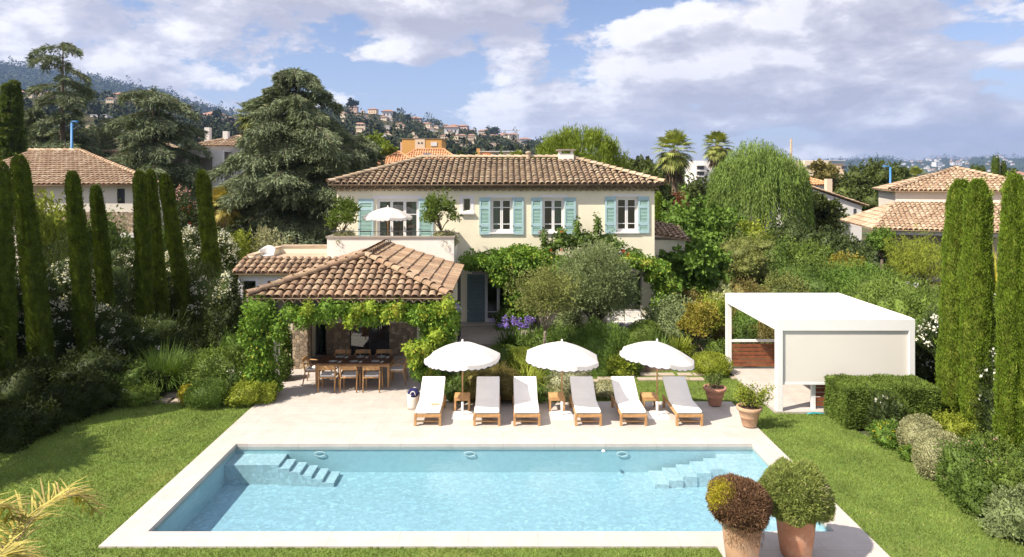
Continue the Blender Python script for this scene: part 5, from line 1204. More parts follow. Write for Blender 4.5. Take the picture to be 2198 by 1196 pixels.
S(1545, B(775), 60, 735, 'box green', 'low dark green bush at the pergola post foot', size=.06)
S(1370, 23.4, 50, 742, 'mid green', 'small bush behind the right parasol top', size=.06)
for px, w, yt, m_, lb_ in ((1600, 60, 700, 'mid green', 'round green shrub seen through the pergola, left one'), (1640, 70, 695, 'olive brown', 'brownish shrub seen through the pergola, right one'), (1610, 80, 670, 'strap green', 'tall feathery shrub seen through the pergola opening')):
    S(px, 24.2 if w < 80 else 25.5, w, yt, m_, lb_, size=.08)
# ================================================================ right middle ground
bl = [((X(px, 30.2), 30.2, Z(py, 30.2)), (rw, rw*.9, rh)) for px, py, rw, rh in ((1475, 560, .9, .8), (1510, 590, .8, .8), (1450, 590, .7, .7), (1490, 630, .9, .7), (1520, 640, .5, .5), (1455, 650, .6, .6))]
fg = broadtree(X(1488, 30.6), 30.6, Z(525, 30.6), 2.9, 'bright green', 'fig tree with big bright leaves beside the villa corner', .10, 20, .21, .85, 260, .36, name='fig_tree', cat='fig tree', seed=9, bend=.3)
broadtree(X(1505, 41.5), 41.5, Z(446, 41.5), 6.0, 'bright green', 'broad bright leaved tree behind the villa corner', .12, 34, .26, .8, 330, .30, name='fig_tree', cat='fig tree', seed=10, bend=.3, cy=.6)
S(1600, 40.5, 100, 480, 'lime green', 'yellow topped leafy bush below the willow', size=.16, amp=.35)
S(1585, 39.6, 120, 505, 'mid green', 'dark leafy bush left of the small olive tree', size=.16, amp=.35)
broadtree(X(1603, 36.5), 36.5, Z(512, 36.5), 3.2, 'olive light', 'gnarled small olive tree behind the pergola', .28, 26, .12, .35, 600, .42, name='olive_tree', cat='olive tree', group='olive trees', seed=16, base_r=.04, stems=2)
S(1672, 41.0, 90, 500, 'tree green', 'dark green bush between the willow and the hedge', size=.14)
S(1735, 38.0, 130, 525, 'box green', 'green thicket in front of the dark hedge, left part', size=.14, amp=.35)
S(1660, 38.0, 90, 535, 'mid green', 'green shrub right of the small olive tree', size=.13, amp=.35)
S(1815, 35.5, 80, 545, 'ochre green', 'orange tinted photinia like shrub in the slope planting', size=.12, amp=.3)
S(1745, 32.0, 190, 572, 'mid green', 'wide rounded green shrub right behind the pergola roof, left of two', size=.11, amp=.25)
S(1855, 30.5, 190, 578, 'bright green', 'wide rounded bright green shrub behind the pergola roof, right of two', size=.11, amp=.25)
S(1680, 28.8, 110, 588, 'olive light', 'olive green shrub directly behind the pergola back left corner', size=.09, amp=.25)
S(1610, 27.8, 80, 605, 'olive brown', 'low dry toned shrub behind the pergola back left corner', size=.08, amp=.3)
S(1548, 29.5, 70, 612, 'green white petals', 'mound of creamy white hydrangea blossoms behind the pergola corner', 'hydrangea', 'hydrangea', size=.09, amp=.3)
S(1540, 30.4, 70, 600, 'yellow green', 'yellow leaved low shrub beside the creamy hydrangeas', size=.09)
S(1905, 26.0, 110, 622, 'box green', 'leafy green shrub left of the white gate pillar', size=.10, amp=.3)
S(1950, 23.5, 110, 650, 'box green', 'leafy shrub above the right edge of the pergola roof', size=.09, amp=.3)
S(1985, 21.0, 90, 690, 'mid green', 'green bush between pergola and right cypress pair, upper', size=.09, amp=.3)
S(1985, 19.3, 80, 735, 'dark green', 'dark leafy bush between pergola and right cypress pair, lower', size=.08, amp=.3)
S(1935, 27.5, 90, 605, 'yellow green', 'yellowish creeper mound left of the gate pillar', size=.09, amp=.3)
# hedge behind: leafy laurel bank
hd = empty('laurel_hedge', (X(1780, 42), 42, 0), 0, 'dark leafy laurel hedge running down the slope behind the pergola', 'hedge'); lb = LB(); rg = rngs(66); hx, hy = X(1780, 42), 42
for i in range(9):
    t = i/8; px = 1680+t*215; Yq = 47-8.5*t; yt = 478+t*52; zt = Z(yt, Yq); blob(lb, (X(px, Yq)-hx, Yq-hy, zt-1.6), (1.15, .9, 1.6), 1900, .22, .10, rg, .3, 6, 9, .35, .3, .6, -.9, .8)
lb.build('foliage', LM['oleander green'], hd)
def boxhedge(name, label, x0, x1, y0, y1, h, mat, n, L=.06, W=.03, seed=5, taper=0.0, group=None):
    r = empty(name, ((x0+x1)/2, (y0+y1)/2, 0), 0, label, 'hedge', group); rg = rngs(seed); a, b = (x1-x0)/2, (y1-y0)/2; A = [2*a*h, 2*a*h, 2*b*h, 2*b*h, 4*a*b]; tot = sum(A); Ps = []; Ns = []
    for i, ar in enumerate(A):
        m = int(n*ar/tot); u = rg.uniform(-1, 1, m); v = rg.random(m); dp = .05*rg.random(m)**1.5+.03*np.sin(u*9+i)*np.sin(v*7)
        if i < 2: s = -1 if i == 0 else 1; Ps.append(np.stack([u*a, s*(b-dp), v*h], 1)); Ns.append(np.tile([0, s, .35], (m, 1)))
        elif i < 4: s = -1 if i == 2 else 1; Ps.append(np.stack([s*(a-dp), u*b, v*h], 1)); Ns.append(np.tile([s, 0, .35], (m, 1)))
        else: Ps.append(np.stack([u*a, rg.uniform(-1, 1, m)*b, h-dp+.02*np.sin(u*7)], 1)); Ns.append(np.tile([0, 0, 1.], (m, 1)))
    lb = LB(); lb.add(leaves(np.concatenate(Ps), np.concatenate(Ns), L, W, rg, .55)); k = .95
    mb = MB().box(-a+.06, a-.06, -b+.06, b-.06, -.02, h-.07); lb.add(np.array(mb.v), np.array(mb.f)); lb.build('foliage', LM[mat], r); return r
boxhedge('clipped_hedge', 'large box clipped hedge block in front of the white pergola', 8.52, 10.85, 16.95, 18.05, 1.0, 'box green', 42000, .055, .022, 3)
boxhedge('clipped_hedge', 'low straight clipped hedge far back below the white neighbour house', X(1700, 60), X(1822, 60), 60, 61.2, Z(460, 60), 'box green', 12000, .16, .08, 4)
# right border
S(1978, B(972), 92, 892, 'variegated', 'upper of the two silvery variegated clipped balls', 'clipped_shrub', 'topiary ball', size=.04, amp=.05, up=.5, dens=1.1)
S(2018, B(1022), 108, 924, 'variegated', 'lower of the two silvery variegated clipped balls', 'clipped_shrub', 'topiary ball', size=.04, amp=.05, up=.5, dens=1.1)
S(1905, B(952), 62, 908, 'bright green', 'low bush with yellow flowers left of the silvery balls', flowers=('yellow petals', 16, .035, (-.2, -.7, .6)), size=.055)
S(1948, B(984), 34, 960, 'bright green', 'tiny yellow flowering plant at the foot of the silvery balls', flowers=('yellow petals', 6, .03, (-.2, -.7, .6)), size=.05)
S(1925, B(935), 54, 862, 'box green', 'small upright feathery shrub in front of the clipped hedge', size=.07, asp=.2, up=1.3)
S(2045, 16.6, 96, 893, 'lime green', 'yellow green shrub behind the silvery balls', size=.06, amp=.3)
S(2085, B(1062), 110, 950, 'mid green', 'rose bush with pale pink blooms right of the silvery balls', 'rose_bush', 'rose bush', flowers=('pink petals', 14, .045, (-.3, -.5, .8)), size=.06, amp=.35)
S(2130, 14.6, 100, 940, 'box green', 'second pink rose bush below the right cypresses', 'rose_bush', 'rose bush', flowers=('pink petals', 10, .04, (-.3, -.5, .8)), size=.06, amp=.35)
S(2045, B(1055), 54, 995, 'strap green', 'small dark green clump at the lawn edge below the lower silvery ball', size=.06)
S(2120, B(1098), 120, 1010, 'mid green', 'loose green shrub at the right lawn edge', size=.06, amp=.35)
S(2180, B(1110), 120, 1000, 'box green', 'dense low shrub at the right photo edge, upper', size=.06, amp=.3)
S(2185, B(1150), 110, 1045, 'olive grey', 'twiggy grey green shrub at the right photo edge, lowest', size=.06, amp=.35)
S(2215, B(1080), 80, 960, 'mid green', 'green shrub cut by the right photo edge', size=.06)
# slope details on the right
broadtree(X(1985, 34), 34, Z(498, 34), 3.2, 'lime green', 'light weeping feathery tree in front of the right neighbour house', .22, 22, .16, .14, 420, .36, seed=33, airy=True, bend=.6, up=-.1, name='weeping_tree')
broadtree(X(1893, 37.5), 37.5, Z(492, 37.5), 1.25, 'bright green', 'small round headed standard tree in front of the garage roof', .55, 9, .12, .6, 260, .5, seed=34)
grassclump(2140, 30.0, 70, 540, 'yellow green', 'tall golden green grass between the right cypresses', 500, W=.05)
S(2140, 26.0, 80, 610, 'lime green', 'yellow green bush between the right cypresses', size=.1)
S(2150, 22.0, 70, 650, 'lime green', 'light green bush just behind the third right cypress', size=.09)
gy_ = 27.6; gt = empty('garden_gate', (X(2010, gy_), gy_, 0), 0, 'grey sheet metal garden gate with a blue edge post', 'gate'); pl_ = MB()
zt = Z(626, gy_)
for i in range(22): x_ = X(1968, gy_)+i*.075; pl_.box(x_, x_+.068, gy_, gy_+.02+(.012 if i % 2 else 0), .05, zt)
pl_.build('panel', M['grey_gate'], gt, True); MB().box(X(1990, gy_)-.03, X(1990, gy_)+.03, gy_-.04, gy_-.001, 0, zt+.03).build('post', plain('blue post', (0.05,0.12,0.25), .5), gt, True)
gp_ = empty('gate_pillar', (X(1950, gy_), gy_, 0), 0, 'white square gate pillar with a flat projecting cap', 'pillar'); a, b = X(1941, gy_), X(1959, gy_); MB().box(a, b, gy_-.2, gy_+.14, 0, Z(620, gy_)).build('shaft', M['whitewall'], gp_, True); MB().box(a-.08, b+.08, gy_-.28, gy_+.22, Z(620, gy_), Z(606, gy_)).build('cap', M['whitewall'], gp_, True)
# ================================================================ foreground palm frond
pf = empty('palm_tree', (-6.2, 3.4, 0), 0, 'yellowing feather palm whose frond tips reach into the lower left corner', 'palm'); tm = MB(); tm.tube([(0, 0, -.1), (0, 0, 1.4), (.05, .1, 2.9)], [.34, .28, .30], 12); tm.build('trunk', M['bark_palm'], pf, smooth=True)
def frond(pts, L, seed, nl=70, mat='palm dry'):
    rg = rngs(seed); pts = [np.array(p, float)-np.array([-6.2, 3.4, 0]) for p in pts]; rb = MB(); cur = []
    n = 40
    for i in range(n+1):
        t = i/n*(len(pts)-1); k = min(int(t), len(pts)-2); f_ = t-k; p0 = pts[max(k-1, 0)]; p1, p2 = pts[k], pts[k+1]; p3 = pts[min(k+2, len(pts)-1)]
        cur.append(.5*((2*p1)+(-p0+p2)*f_+(2*p0-5*p1+4*p2-p3)*f_*f_+(-p0+3*p1-3*p2+p3)*f_**3))
    rb.tube([tuple(c) for c in cur], [.026*(1-i/n*.8) for i in range(n+1)], 6); V = []; Q = []; k = 0
    for i in range(nl):
        t = .1+.9*i/nl; c = cur[int(t*n*.999)]; d = cur[min(n, int(t*n)+1)]-cur[max(0, int(t*n)-1)]; d = d/np.linalg.norm(d); sd = np.cross(d, [0, 0, 1]); sd /= np.linalg.norm(sd)
        for s in (-1, 1):
            l = L*math.sin(math.pi*(.12+.86*t))**.6*rg.uniform(.5, 1.25); dr = sd*s*rg.uniform(.5, .9)+d*rg.uniform(.45, 1.0)+np.array([0, 0, rg.uniform(-.2, .55)]); dr /= np.linalg.norm(dr); w = rg.uniform(.006, .013); nrm = np.cross(dr, [0, 0, 1]); nrm /= np.linalg.norm(nrm)+1e-6
            m_ = c+dr*l*.5; tp = m_+dr*l*.42+np.array([0, 0, -l*rg.uniform(.05, .45)])
            V += [c-nrm*w*.7, c+nrm*w*.7, m_+nrm*w, m_-nrm*w, tp+nrm*.002, tp-nrm*.002]; Q += [(k, k+1, k+2, k+3), (k+3, k+2, k+4, k+5)]; k += 6
    lb = LB(); lb.add(np.array(rb.v)[:0].reshape(0, 3), np.zeros((0, 4), int)); lb.add(np.array(V), np.array(Q)); fr = lb.build('frond', LM[mat], pf); rb.build('midrib', LM['palm dry'], fr, smooth=True)
def P3(px, py, Y): return (X(px, Y), Y, Z(py, Y))
frond([(-6.1, 3.6, 2.9), P3(-60, 1250, 6.0), P3(30, 1140, 6.8), P3(105, 1078, 7.3), P3(165, 1062, 7.7), P3(205, 1100, 8.0)], .46, 5, 120)
frond([(-6.2, 3.6, 2.9), P3(-170, 1150, 5.6), P3(-60, 1100, 6.3), P3(10, 1085, 6.8), P3(30, 1120, 7.0)], .38, 6, 95)
frond([(-6.1, 3.5, 2.9), P3(-110, 1240, 5.2), P3(0, 1190, 5.8), P3(70, 1200, 6.2)], .36, 7, 95)
for x_, y_, h_, lab_ in ((-15.9, 17.9, 6.6, 'evergreen just outside the left photo edge, nearest the camera'), (-17.6, 20.4, 7.6, 'evergreen outside the left photo edge, second from the camera'), (-19.6, 23.2, 8.2, 'evergreen outside the left photo edge, third from the camera'), (-21.9, 26.4, 8.6, 'evergreen outside the left photo edge, farthest from the camera')):
    cedar(x_, y_, h_, 2.9, lab_, 'cypress shade', tiers=16, seed=int(h_*10), first=.08, prof=lambda t: min(1, (1-t)*1.7+.08), per=60, nb=8, needle=.20, name='conifer', cat='conifer', group='conifers left of the cypress row')
for i, (x_, y_, lab_) in enumerate(((13.6, 14.0, 'laurel shrub behind the right cypresses, nearest the camera'), (14.0, 17.2, 'laurel shrub behind the third right cypress'), (14.3, 20.6, 'laurel shrub behind the right cypress pair'), (14.9, 24.0, 'laurel shrub beyond the garden gate, near side'), (15.8, 27.6, 'laurel shrub beyond the garden gate, far side'))):
    shrub(0, y_, 0, 0, 'box green', lab_, 'laurel_shrub', 'shrub', 'laurel shrubs behind the right cypresses', x=x_, w=3.3, h=2.1, size=.09, amp=.3)
HAZE = 1.0e-4; EXPO = .80; SUN_E = 5.0; SKY_STR = .12; SKYK = .74; CLOUD_OFF = (7.66, 5.5)
CLOUD_DARK, CLOUD_MID, CLOUD_HI = (2.6, 2.52, 2.98), (3.75, 3.62, 4.0), (6.2, 6.0, 6.0); HORIZ = (2.1, 2.35, 3.4)
fanpalm(-15.3, 12.9, 6.2, 4.4, 'tall fan palm standing left of the photo, shading the lawn corner', seed=55)
cedar(X(636, 43), 43, Z(148, 43), 11.4, 'huge blue green cedar with drooping layered branches left of the villa', tiers=18, seed=3, first=.07, prof=lambda t: float(np.interp(t, (0, .2, .4, .55, .7, .80, .88, .95, 1), (.98, 1.0, .95, .80, .66, .58, .36, .30, .08))), per=150, nb=11, needle=.25, group='cedars')
cedar(X(135, 62), 62, Z(96, 62), 8.6, 'tall sparse old cedar with bare upper trunk against the sky', tiers=11, seed=8, first=.42, sparse=.62, prof=lambda t: float(np.interp(t, (0, .42, .56, .62, .72, .80, .88, 1), (.8, .85, .8, .22, .35, .85, .45, .42))), per=90, nb=7, needle=.34, group='cedars')
cedar(X(330, 56), 56, Z(192, 56), 8.6, 'flat layered cedar above the neighbour roof, right of the sparse one', tiers=13, seed=12, first=.40, sparse=.85, prof=lambda t: .6+.4*math.sin(math.pi*min(1, t*1.1)) if t < .8 else .55, per=85, nb=8, needle=.32, group='cedars')
cedar(X(225, 66), 66, Z(272, 66), 8.5, 'lower dark cedar between the sparse cedar and the layered one', tiers=12, seed=13, first=.2, prof=lambda t: .9, per=80, nb=8, needle=.36, group='cedars')
cedar(X(80, 64), 64, Z(232, 64), 5.5, 'dark conifer left of the sparse old cedar', tiers=12, seed=15, first=.2, prof=lambda t: (1-t)**.5, per=80, nb=8, needle=.36, group='cedars')
cedar(X(775, 47), 47, Z(290, 47), 4.6, 'paler weeping cedar at the right foot of the huge cedar', tiers=12, seed=16, first=.15, prof=lambda t: .9-.5*t, per=110, nb=9, needle=.26, group='cedars')
cedar(X(24, 52), 52, Z(172, 52), 3.6, 'broad dark cypress at the upper left photo edge', 'cypress shade', tiers=26, seed=19, first=.15, prof=lambda t: (1-t)**1.05+.03, per=110, nb=9, needle=.22, name='conifer', cat='conifer')
fanpalm(X(543, 50), 50, Z(212, 50), 3.0, 'fan palm half hidden behind the left shoulder of the huge cedar', seed=21, mat='olive light')
fanpalm(X(478, 40), 40, Z(400, 40), 2.6, 'low yellowish palm below the left side of the huge cedar', False, 22, 'palm dry')
# bright pine dome
pn = empty('stone_pine', (X(1240, 52), 52, 0), 0, 'bright green dome shaped pine behind the villa chimney', 'pine tree'); rg = rngs(31); lb = LB(); Wd = 108*52/F; zt = Z(276, 52)
nT = 420; dT = dirs(rg, nT, -.3); fT = lumps(rg, 16, .16, 10); rT = fT(dT)*rg.uniform(.72, 1.0, nT)
for i in range(nT):
    d = dT[i]; c = np.array([d[0]*Wd*.92, d[1]*Wd*.85, zt-4.1+d[2]*3.4])*np.array([rT[i], rT[i], 1])+np.array([0, 0, (rT[i]-1)*2.2*max(d[2], 0)]); m = 70; tt = rg.random((m, 1)); ax = np.array([d[0]*.35, d[1]*.35, 1.0])*rg.uniform(.6, 1.15)
    P = c+ax*tt+rg.normal(0, .13, (m, 3)); D = ax+rg.normal(0, .35, (m, 3)); lb.add(leaves(P, D, .36, .05, rg, .15))
f = lumps(rg, 8, .1); lb.add(*core((0, 0, zt-4.1), (Wd*.78, Wd*.7, 2.9), f, .85, zmin=-.6)); lb.build('crown', LM['pine green'], pn); tbx = MB(); limb(tbx, (0, 0, -.1), (0, 0, zt-4), .3, .2, rg); tbx.build('trunk', M['bark'], pn, smooth=True)
# willow
wl = empty('willow_tree', (X(1630, 50), 50, 0), 0, 'large weeping willow with a dome of hanging bright green branches', 'willow'); rg = rngs(41); lb = LB(); Wd = 92*50/F; zt = Z(303, 50); n = 2300
d = dirs(rg, n, -.12); f = lumps(rg, 14, .22, 9); rr = f(d)[:, None]*(.62+.40*rg.random((n, 1))**.5); S0 = d*np.array([Wd*.96, Wd*.9, 2.9])*rr+np.array([0, 0, zt-3.0]); Ps = []; Ds = []
for i in range(n):
    edge = math.hypot(S0[i][0], S0[i][1])/Wd; L = rg.uniform(.8, 2.2)+(3.2*edge**2)*rg.uniform(.35, 1.0); L = min(L, S0[i][2]-.3-rg.random()*.8 if edge > .45 else L); k = int(max(5, L/.10)); t = np.linspace(0, 1, k)[:, None]
    o = np.array([d[i][0], d[i][1], 0])*.45; P = S0[i]+o*np.sqrt(t)+np.array([0, 0, -1.])*(L*t**1.15)+rg.normal(0, .05, (k, 3)); Ps.append(P); Ds.append(np.tile([d[i][0]*.25, d[i][1]*.25, -1.0], (k, 1)))
lb.add(leaves(np.concatenate(Ps), np.concatenate(Ds), .30, .045, rg, .28)); lb.build('crown', LM['willow green'], wl)
tbx = MB(); limb(tbx, (0, 0, -.1), (.2, 0, 3.2), .38, .26, rg)
for i in range(8): a = i*.8; limb(tbx, (.2, 0, 3.0), (Wd*.6*math.cos(a), Wd*.6*math.sin(a), zt-1.8), .16, .04, rg)
tbx.build('trunk', M['bark'], wl, smooth=True)
fanpalm(X(1447, 56), 56, Z(281, 56), 3.9, 'fan palm nearest the villa roof on the right', seed=61); fanpalm(X(1539, 62), 62, Z(281, 62), 3.2, 'fan palm between the nearer palm and the willow', seed=62)
fanpalm(X(1965, 92), 92, Z(358, 92), 3.2, 'small distant palm left of the right neighbour roof', seed=63)
fanpalm(X(1108, 75), 75, Z(322, 75), 3.0, 'small palm beside the flat orange awning building', seed=64, nf=30)
BT = [(1372, 66, 325, 80, 'tree green', 'dark tree between the bright pine and the nearer palm'), (1400, 58, 350, 70, 'tree green', 'lower tree left of the nearer palm trunk'), (1345, 70, 345, 60, 'box green', 'small tree right of the bright pine'),
      (1772, 92, 335, 56, 'olive brown', 'round dark tree right of the willow'), (1870, 74, 343, 88, 'tree green', 'larger dark tree left of the blue street lamp, upper part'), (1915, 78, 348, 64, 'tree green', 'dark tree right behind the blue street lamp'), (1838, 66, 372, 90, 'tree green', 'tree in front of the twin dark trees by the right neighbour'),
      (1763, 52, 402, 64, 'tree green', 'round dark bush like tree in front of the white neighbour house'), (1485, 64, 385, 90, 'tree green', 'ivy green tree mass right of the nearer palm trunk'), (1535, 58, 390, 60, 'tree green', 'tree mass left of the willow'), (1430, 50, 408, 60, 'dark green', 'dark tree right of the villa roof corner'),
      (795, 95, 270, 60, 'pine green', 'bright green pine crown right of the huge cedar'), (825, 85, 305, 52, 'pine green', 'lower light green tree right of the huge cedar'), (1000, 100, 322, 56, 'tree green', 'tree right of the ochre building'), (975, 90, 332, 40, 'box green', 'small tree between the orange roofs and the villa ridge'), (1050, 110, 330, 50, 'tree green', 'shrubby tree in front of the awning building'), (1080, 95, 336, 50, 'box green', 'bushy tree right of the awning building front'),
      (180, 75, 300, 90, 'dark green', 'dark tree behind the blue pole'), (260, 72, 318, 80, 'dark green', 'dark tree below the lower cedar'), (60, 70, 262, 90, 'dark green', 'dark tree mass behind the broad cypress'), (395, 70, 300, 60, 'dark green', 'dark tree left of the far arches house'), (700, 60, 360, 90, 'dark green', 'dark tree low behind the huge cedar'), (480, 48, 430, 80, 'tree green', 'green tree low left of the huge cedar'), (1690, 100, 352, 50, 'tree green', 'tree behind the willow right edge')]
for i, (px, Yq, yt, wq, mt, lab) in enumerate(BT):
    broadtree(X(px, Yq), Yq, Z(yt, Yq), wq*Yq/F*1.15, mt, lab, .15, 20, max(.22, Yq*.0042), .6, 150, .36, seed=100+i, name='broadleaf_tree', group='trees between the neighbouring houses')
S(1458, 48, 40, 420, 'red foliage', 'red leaved shrub below the nearer palm', size=.2, amp=.35)
S(1190, 62, 60, 352, 'dark green', 'dark bush behind the villa ridge', size=.2)
cypress(1412, 418, 1412, 37, 13, 'very thin small cypress beside the villa corner', x=None, n=3500)
for px, yt, w_, lab in ((2137, 335, 22, 'taller far cypress above the right neighbour roof'), (2154, 346, 14, 'thin far cypress beside the taller one'), (2092, 354, 26, 'short conifer left of the far cypress pair'), (2108, 357, 20, 'short conifer touching its left twin'), (2168, 362, 30, 'low spreading conifer right of the far cypresses')):
    Yq = 80; cypress(px, yt, px, Yq, w_, lab, 'cypress shade', n=2500)
# ================================================================ neighbouring houses
def hip(parent, x0, x1, y0, y1, z, rise, mat, over=.4, ridge='x', tiles=True, pitch=.3, row=.45, seed=3, name='roof'):
    x0 -= over; x1 += over; y0 -= over; y1 += over; r = min(x1-x0, y1-y0)/2
    if x1-x0 >= y1-y0: a, b = (x0+r, (y0+y1)/2, z+rise), (x1-r, (y0+y1)/2, z+rise); F_ = [[(x0,y0,z),(x1,y0,z),b,a], [(x1,y0,z),(x1,y1,z),b], [(x1,y1,z),(x0,y1,z),a,b], [(x0,y1,z),(x0,y0,z),a]]
    else: a, b = ((x0+x1)/2, y0+r, z+rise), ((x0+x1)/2, y1-r, z+rise); F_ = [[(x0,y0,z),(x1,y0,z),a], [(x1,y0,z),(x1,y1,z),b,a], [(x1,y1,z),(x0,y1,z),b], [(x0,y1,z),(x0,y0,z),a,b]]
    if tiles:
        ro = None
        for k, fc in enumerate(F_):
            o = roofface(ro or parent, fc, M[mat], pitch, row, seed+k, r=pitch*.42, seg=4, name=name if ro is None else 'roof_slope'); ro = ro or o
        ridgecaps(ro, [((x0,y0,z+.08),(a[0],a[1],a[2]+.05)) , ((x1,y0,z+.08),((b if x1-x0 >= y1-y0 else a)[0],(b if x1-x0 >= y1-y0 else a)[1],z+rise+.05)), ((a[0],a[1],a[2]+.08),(b[0]+.01,b[1]+.01,b[2]+.08))], M[mat], .14)
        return ro
    mb = MB()
    for fc in F_: mb.poly(fc)
    mb.poly([(x0,y0,z-.02),(x0,y1,z-.02),(x1,y1,z-.02),(x1,y0,z-.02)]); return mb.build(name, M[mat], parent, True)
def win(parent, x0, x1, z0, z1, y, glass='farwin', shut=None):
    o = MB().box(x0, x1, y-.02, y+.03, z0, z1).build('window', M[glass], parent, True)
    if shut:
        w = (x1-x0)*.6
        for a in (x0-w, x1): MB().box(a+.01, a+w-.01, y-.06, y-.005, z0-.03, z1+.03).build('shutter', M[shut], parent, True)
    return o
# left neighbour
Yl = 36; nh = empty('neighbour_house', (X(200, Yl), Yl, 0), 0, 'pale house with a large worn pinkish tile roof behind the left cypresses', 'house')
xa, xb = X(-60, Yl), X(345, Yl); ze = Z(398, Yl)
wb = wallholes(X(100, Yl), xb, -.1, ze, [(X(251, Yl), X(268, Yl), Z(437, Yl), Z(405, Yl))], Yl, .3); wb.hexa([(xb-.3,Yl+.3,-.1),(xb,Yl+.3,-.1),(X(340,46),46,-.1),(X(340,46)-.3,46,-.1)], [(xb-.3,Yl+.3,ze),(xb,Yl+.3,ze),(X(340,46),46,ze),(X(340,46)-.3,46,ze)]); wb.box(X(-60, Yl+3), X(100, Yl)-.002, Yl+2.2, Yl+2.5, -.1, ze); wb.box(X(100, Yl), X(100, Yl)+.3, Yl+.3, Yl+2.5, -.1, ze); wb.build('wall', M['neighbour'], nh, True)
MB().box(X(100, Yl)+.1, xb+.02, Yl-.03, Yl-.001, Z(500, Yl), Z(455, Yl)).build('stone_band', M['stone'], nh, True)
MB().box(X(251, Yl), X(268, Yl), Yl+.15, Yl+.16, Z(437, Yl), Z(405, Yl)).build('window', M['farwin'], nh, True)
gr = MB()
for i in range(4): x_ = X(253+i*4.2, Yl); gr.tube([(x_, Yl+.05, Z(436, Yl)), (x_+.05, Yl+.02, Z(428, Yl)), (x_-.04, Yl+.02, Z(418, Yl)), (x_, Yl+.05, Z(406, Yl))], .014, 4)
gr.build('window_grille', M['frame_dark'], nh, True)
ar = MB(); 
for px in (245, 290, 335): ar.box(X(px, Yl), X(px+14, Yl), Yl-.05, Yl-.031, 0, Z(500, Yl))
ar.box(X(180, Yl), xb, Yl-.06, Yl-.031, Z(510, Yl), Z(500, Yl)); ar.build('arcade', M['whitewall'], nh, True); MB().box(X(185, Yl), xb-.05, Yl-.03, Yl-.002, 0, Z(510, Yl)).build('arcade_shade_panel', M['dark'], nh, True)  # dark sheet on the solid wall stands for shade inside the arches
# roof: long slope towards camera, hip at right
rzr = Z(326, 42.5); e0 = (X(-80, Yl)-1, Yl-.4, ze); e1 = (X(352, Yl), Yl-.4, ze+.0)
ro = roofface(nh, [e0, e1, (X(175, 42.5)+0, 42.5, rzr), (e0[0], 42.5, rzr)], M['tile_pale'], .26, .42, 71, r=.11, seg=4)
roofface(ro, [e1, (X(350, 48.5), 48.5, ze), (X(175, 42.5), 42.5, rzr)], M['tile_pale'], .26, .42, 72, seg=4, name='roof_slope'); ridgecaps(ro, [(e1[:2]+(ze+.08,), (X(175, 42.5), 42.5, rzr+.05)), ((e0[0], 42.5, rzr+.06), (X(175, 42.5), 42.5, rzr+.06))], M['tile_pale'], .14)
# far left roofs
Yq = 68; h2 = empty('neighbour_house', (X(95, Yq), Yq, 0), 0, 'house with a low orange tile roof showing behind the blue pole', 'house'); MB().box(X(45, Yq), X(150, Yq), Yq, Yq+7, 0, Z(309, Yq)).build('wall', M['neighbour'], h2, True); hip(h2, X(45, Yq), X(150, Yq), Yq, Yq+7, Z(309, Yq), 1.25, 'tile_pale', seed=81); win(h2, X(75, Yq), X(85, Yq), Z(325, Yq), Z(314, Yq), Yq)
Yq = 64; h2b = empty('neighbour_house', (X(270, Yq), Yq, 0), 0, 'house whose orange sunlit roof slopes down between the cedars', 'house'); MB().box(X(200, Yq), X(320, Yq), Yq, Yq+7, 0, Z(327, Yq)).build('wall', M['neighbour'], h2b, True); hip(h2b, X(195, Yq), X(320, Yq), Yq, Yq+9, Z(327, Yq), 1.75, 'tile_pale', seed=85); win(h2b, X(290, Yq), X(305, Yq), Z(350, Yq), Z(335, Yq), Yq)
Yq = 58; h3 = empty('neighbour_house', (X(430, Yq), Yq, 0), 0, 'white arched villa with a tan roof and little chimneys left of the huge cedar', 'house')
zt3 = Z(312, Yq); MB().box(X(415, Yq), X(530, Yq), Yq+2, Yq+9, 0, zt3).build('wall', M['whitewall'], h3, True); rf3 = hip(h3, X(405, Yq), X(535, Yq), Yq+2, Yq+9, zt3, 1.0, 'tile_pale', seed=88)
for px, yt in ((450, 274), (489, 282)): x_ = X(px, Yq+4); MB().box(x_-.22, x_+.22, Yq+3.4, Yq+3.9, zt3+.3, Z(yt, Yq+3.6)).build('chimney', M['whitewall'], rf3, True)
wb = wallholes(X(342, Yq), X(478, Yq), 0, Z(322, Yq), [(X(350, Yq), X(392, Yq), 1, Z(338, Yq)), (X(400, Yq), X(456, Yq), 1, Z(338, Yq))], Yq, .35); wb.box(X(342, Yq), X(478, Yq), Yq+.35, Yq+1.99, Z(325, Yq), Z(322, Yq)); wb.build('arcade', M['whitewall'], h3, True)
MB().box(X(345, Yq), X(475, Yq), Yq+1.6, Yq+1.7, 0, Z(326, Yq)).build('arcade_back', M['greywall'], h3, True)
MB().lathe([(1.6, 0), (.9, .5), (.1, .85), (0, .86)], (X(432, Yq-6), Yq-6, 2.0), 10).build('parasol_roof', M['cushion'], h3, True) if False else None
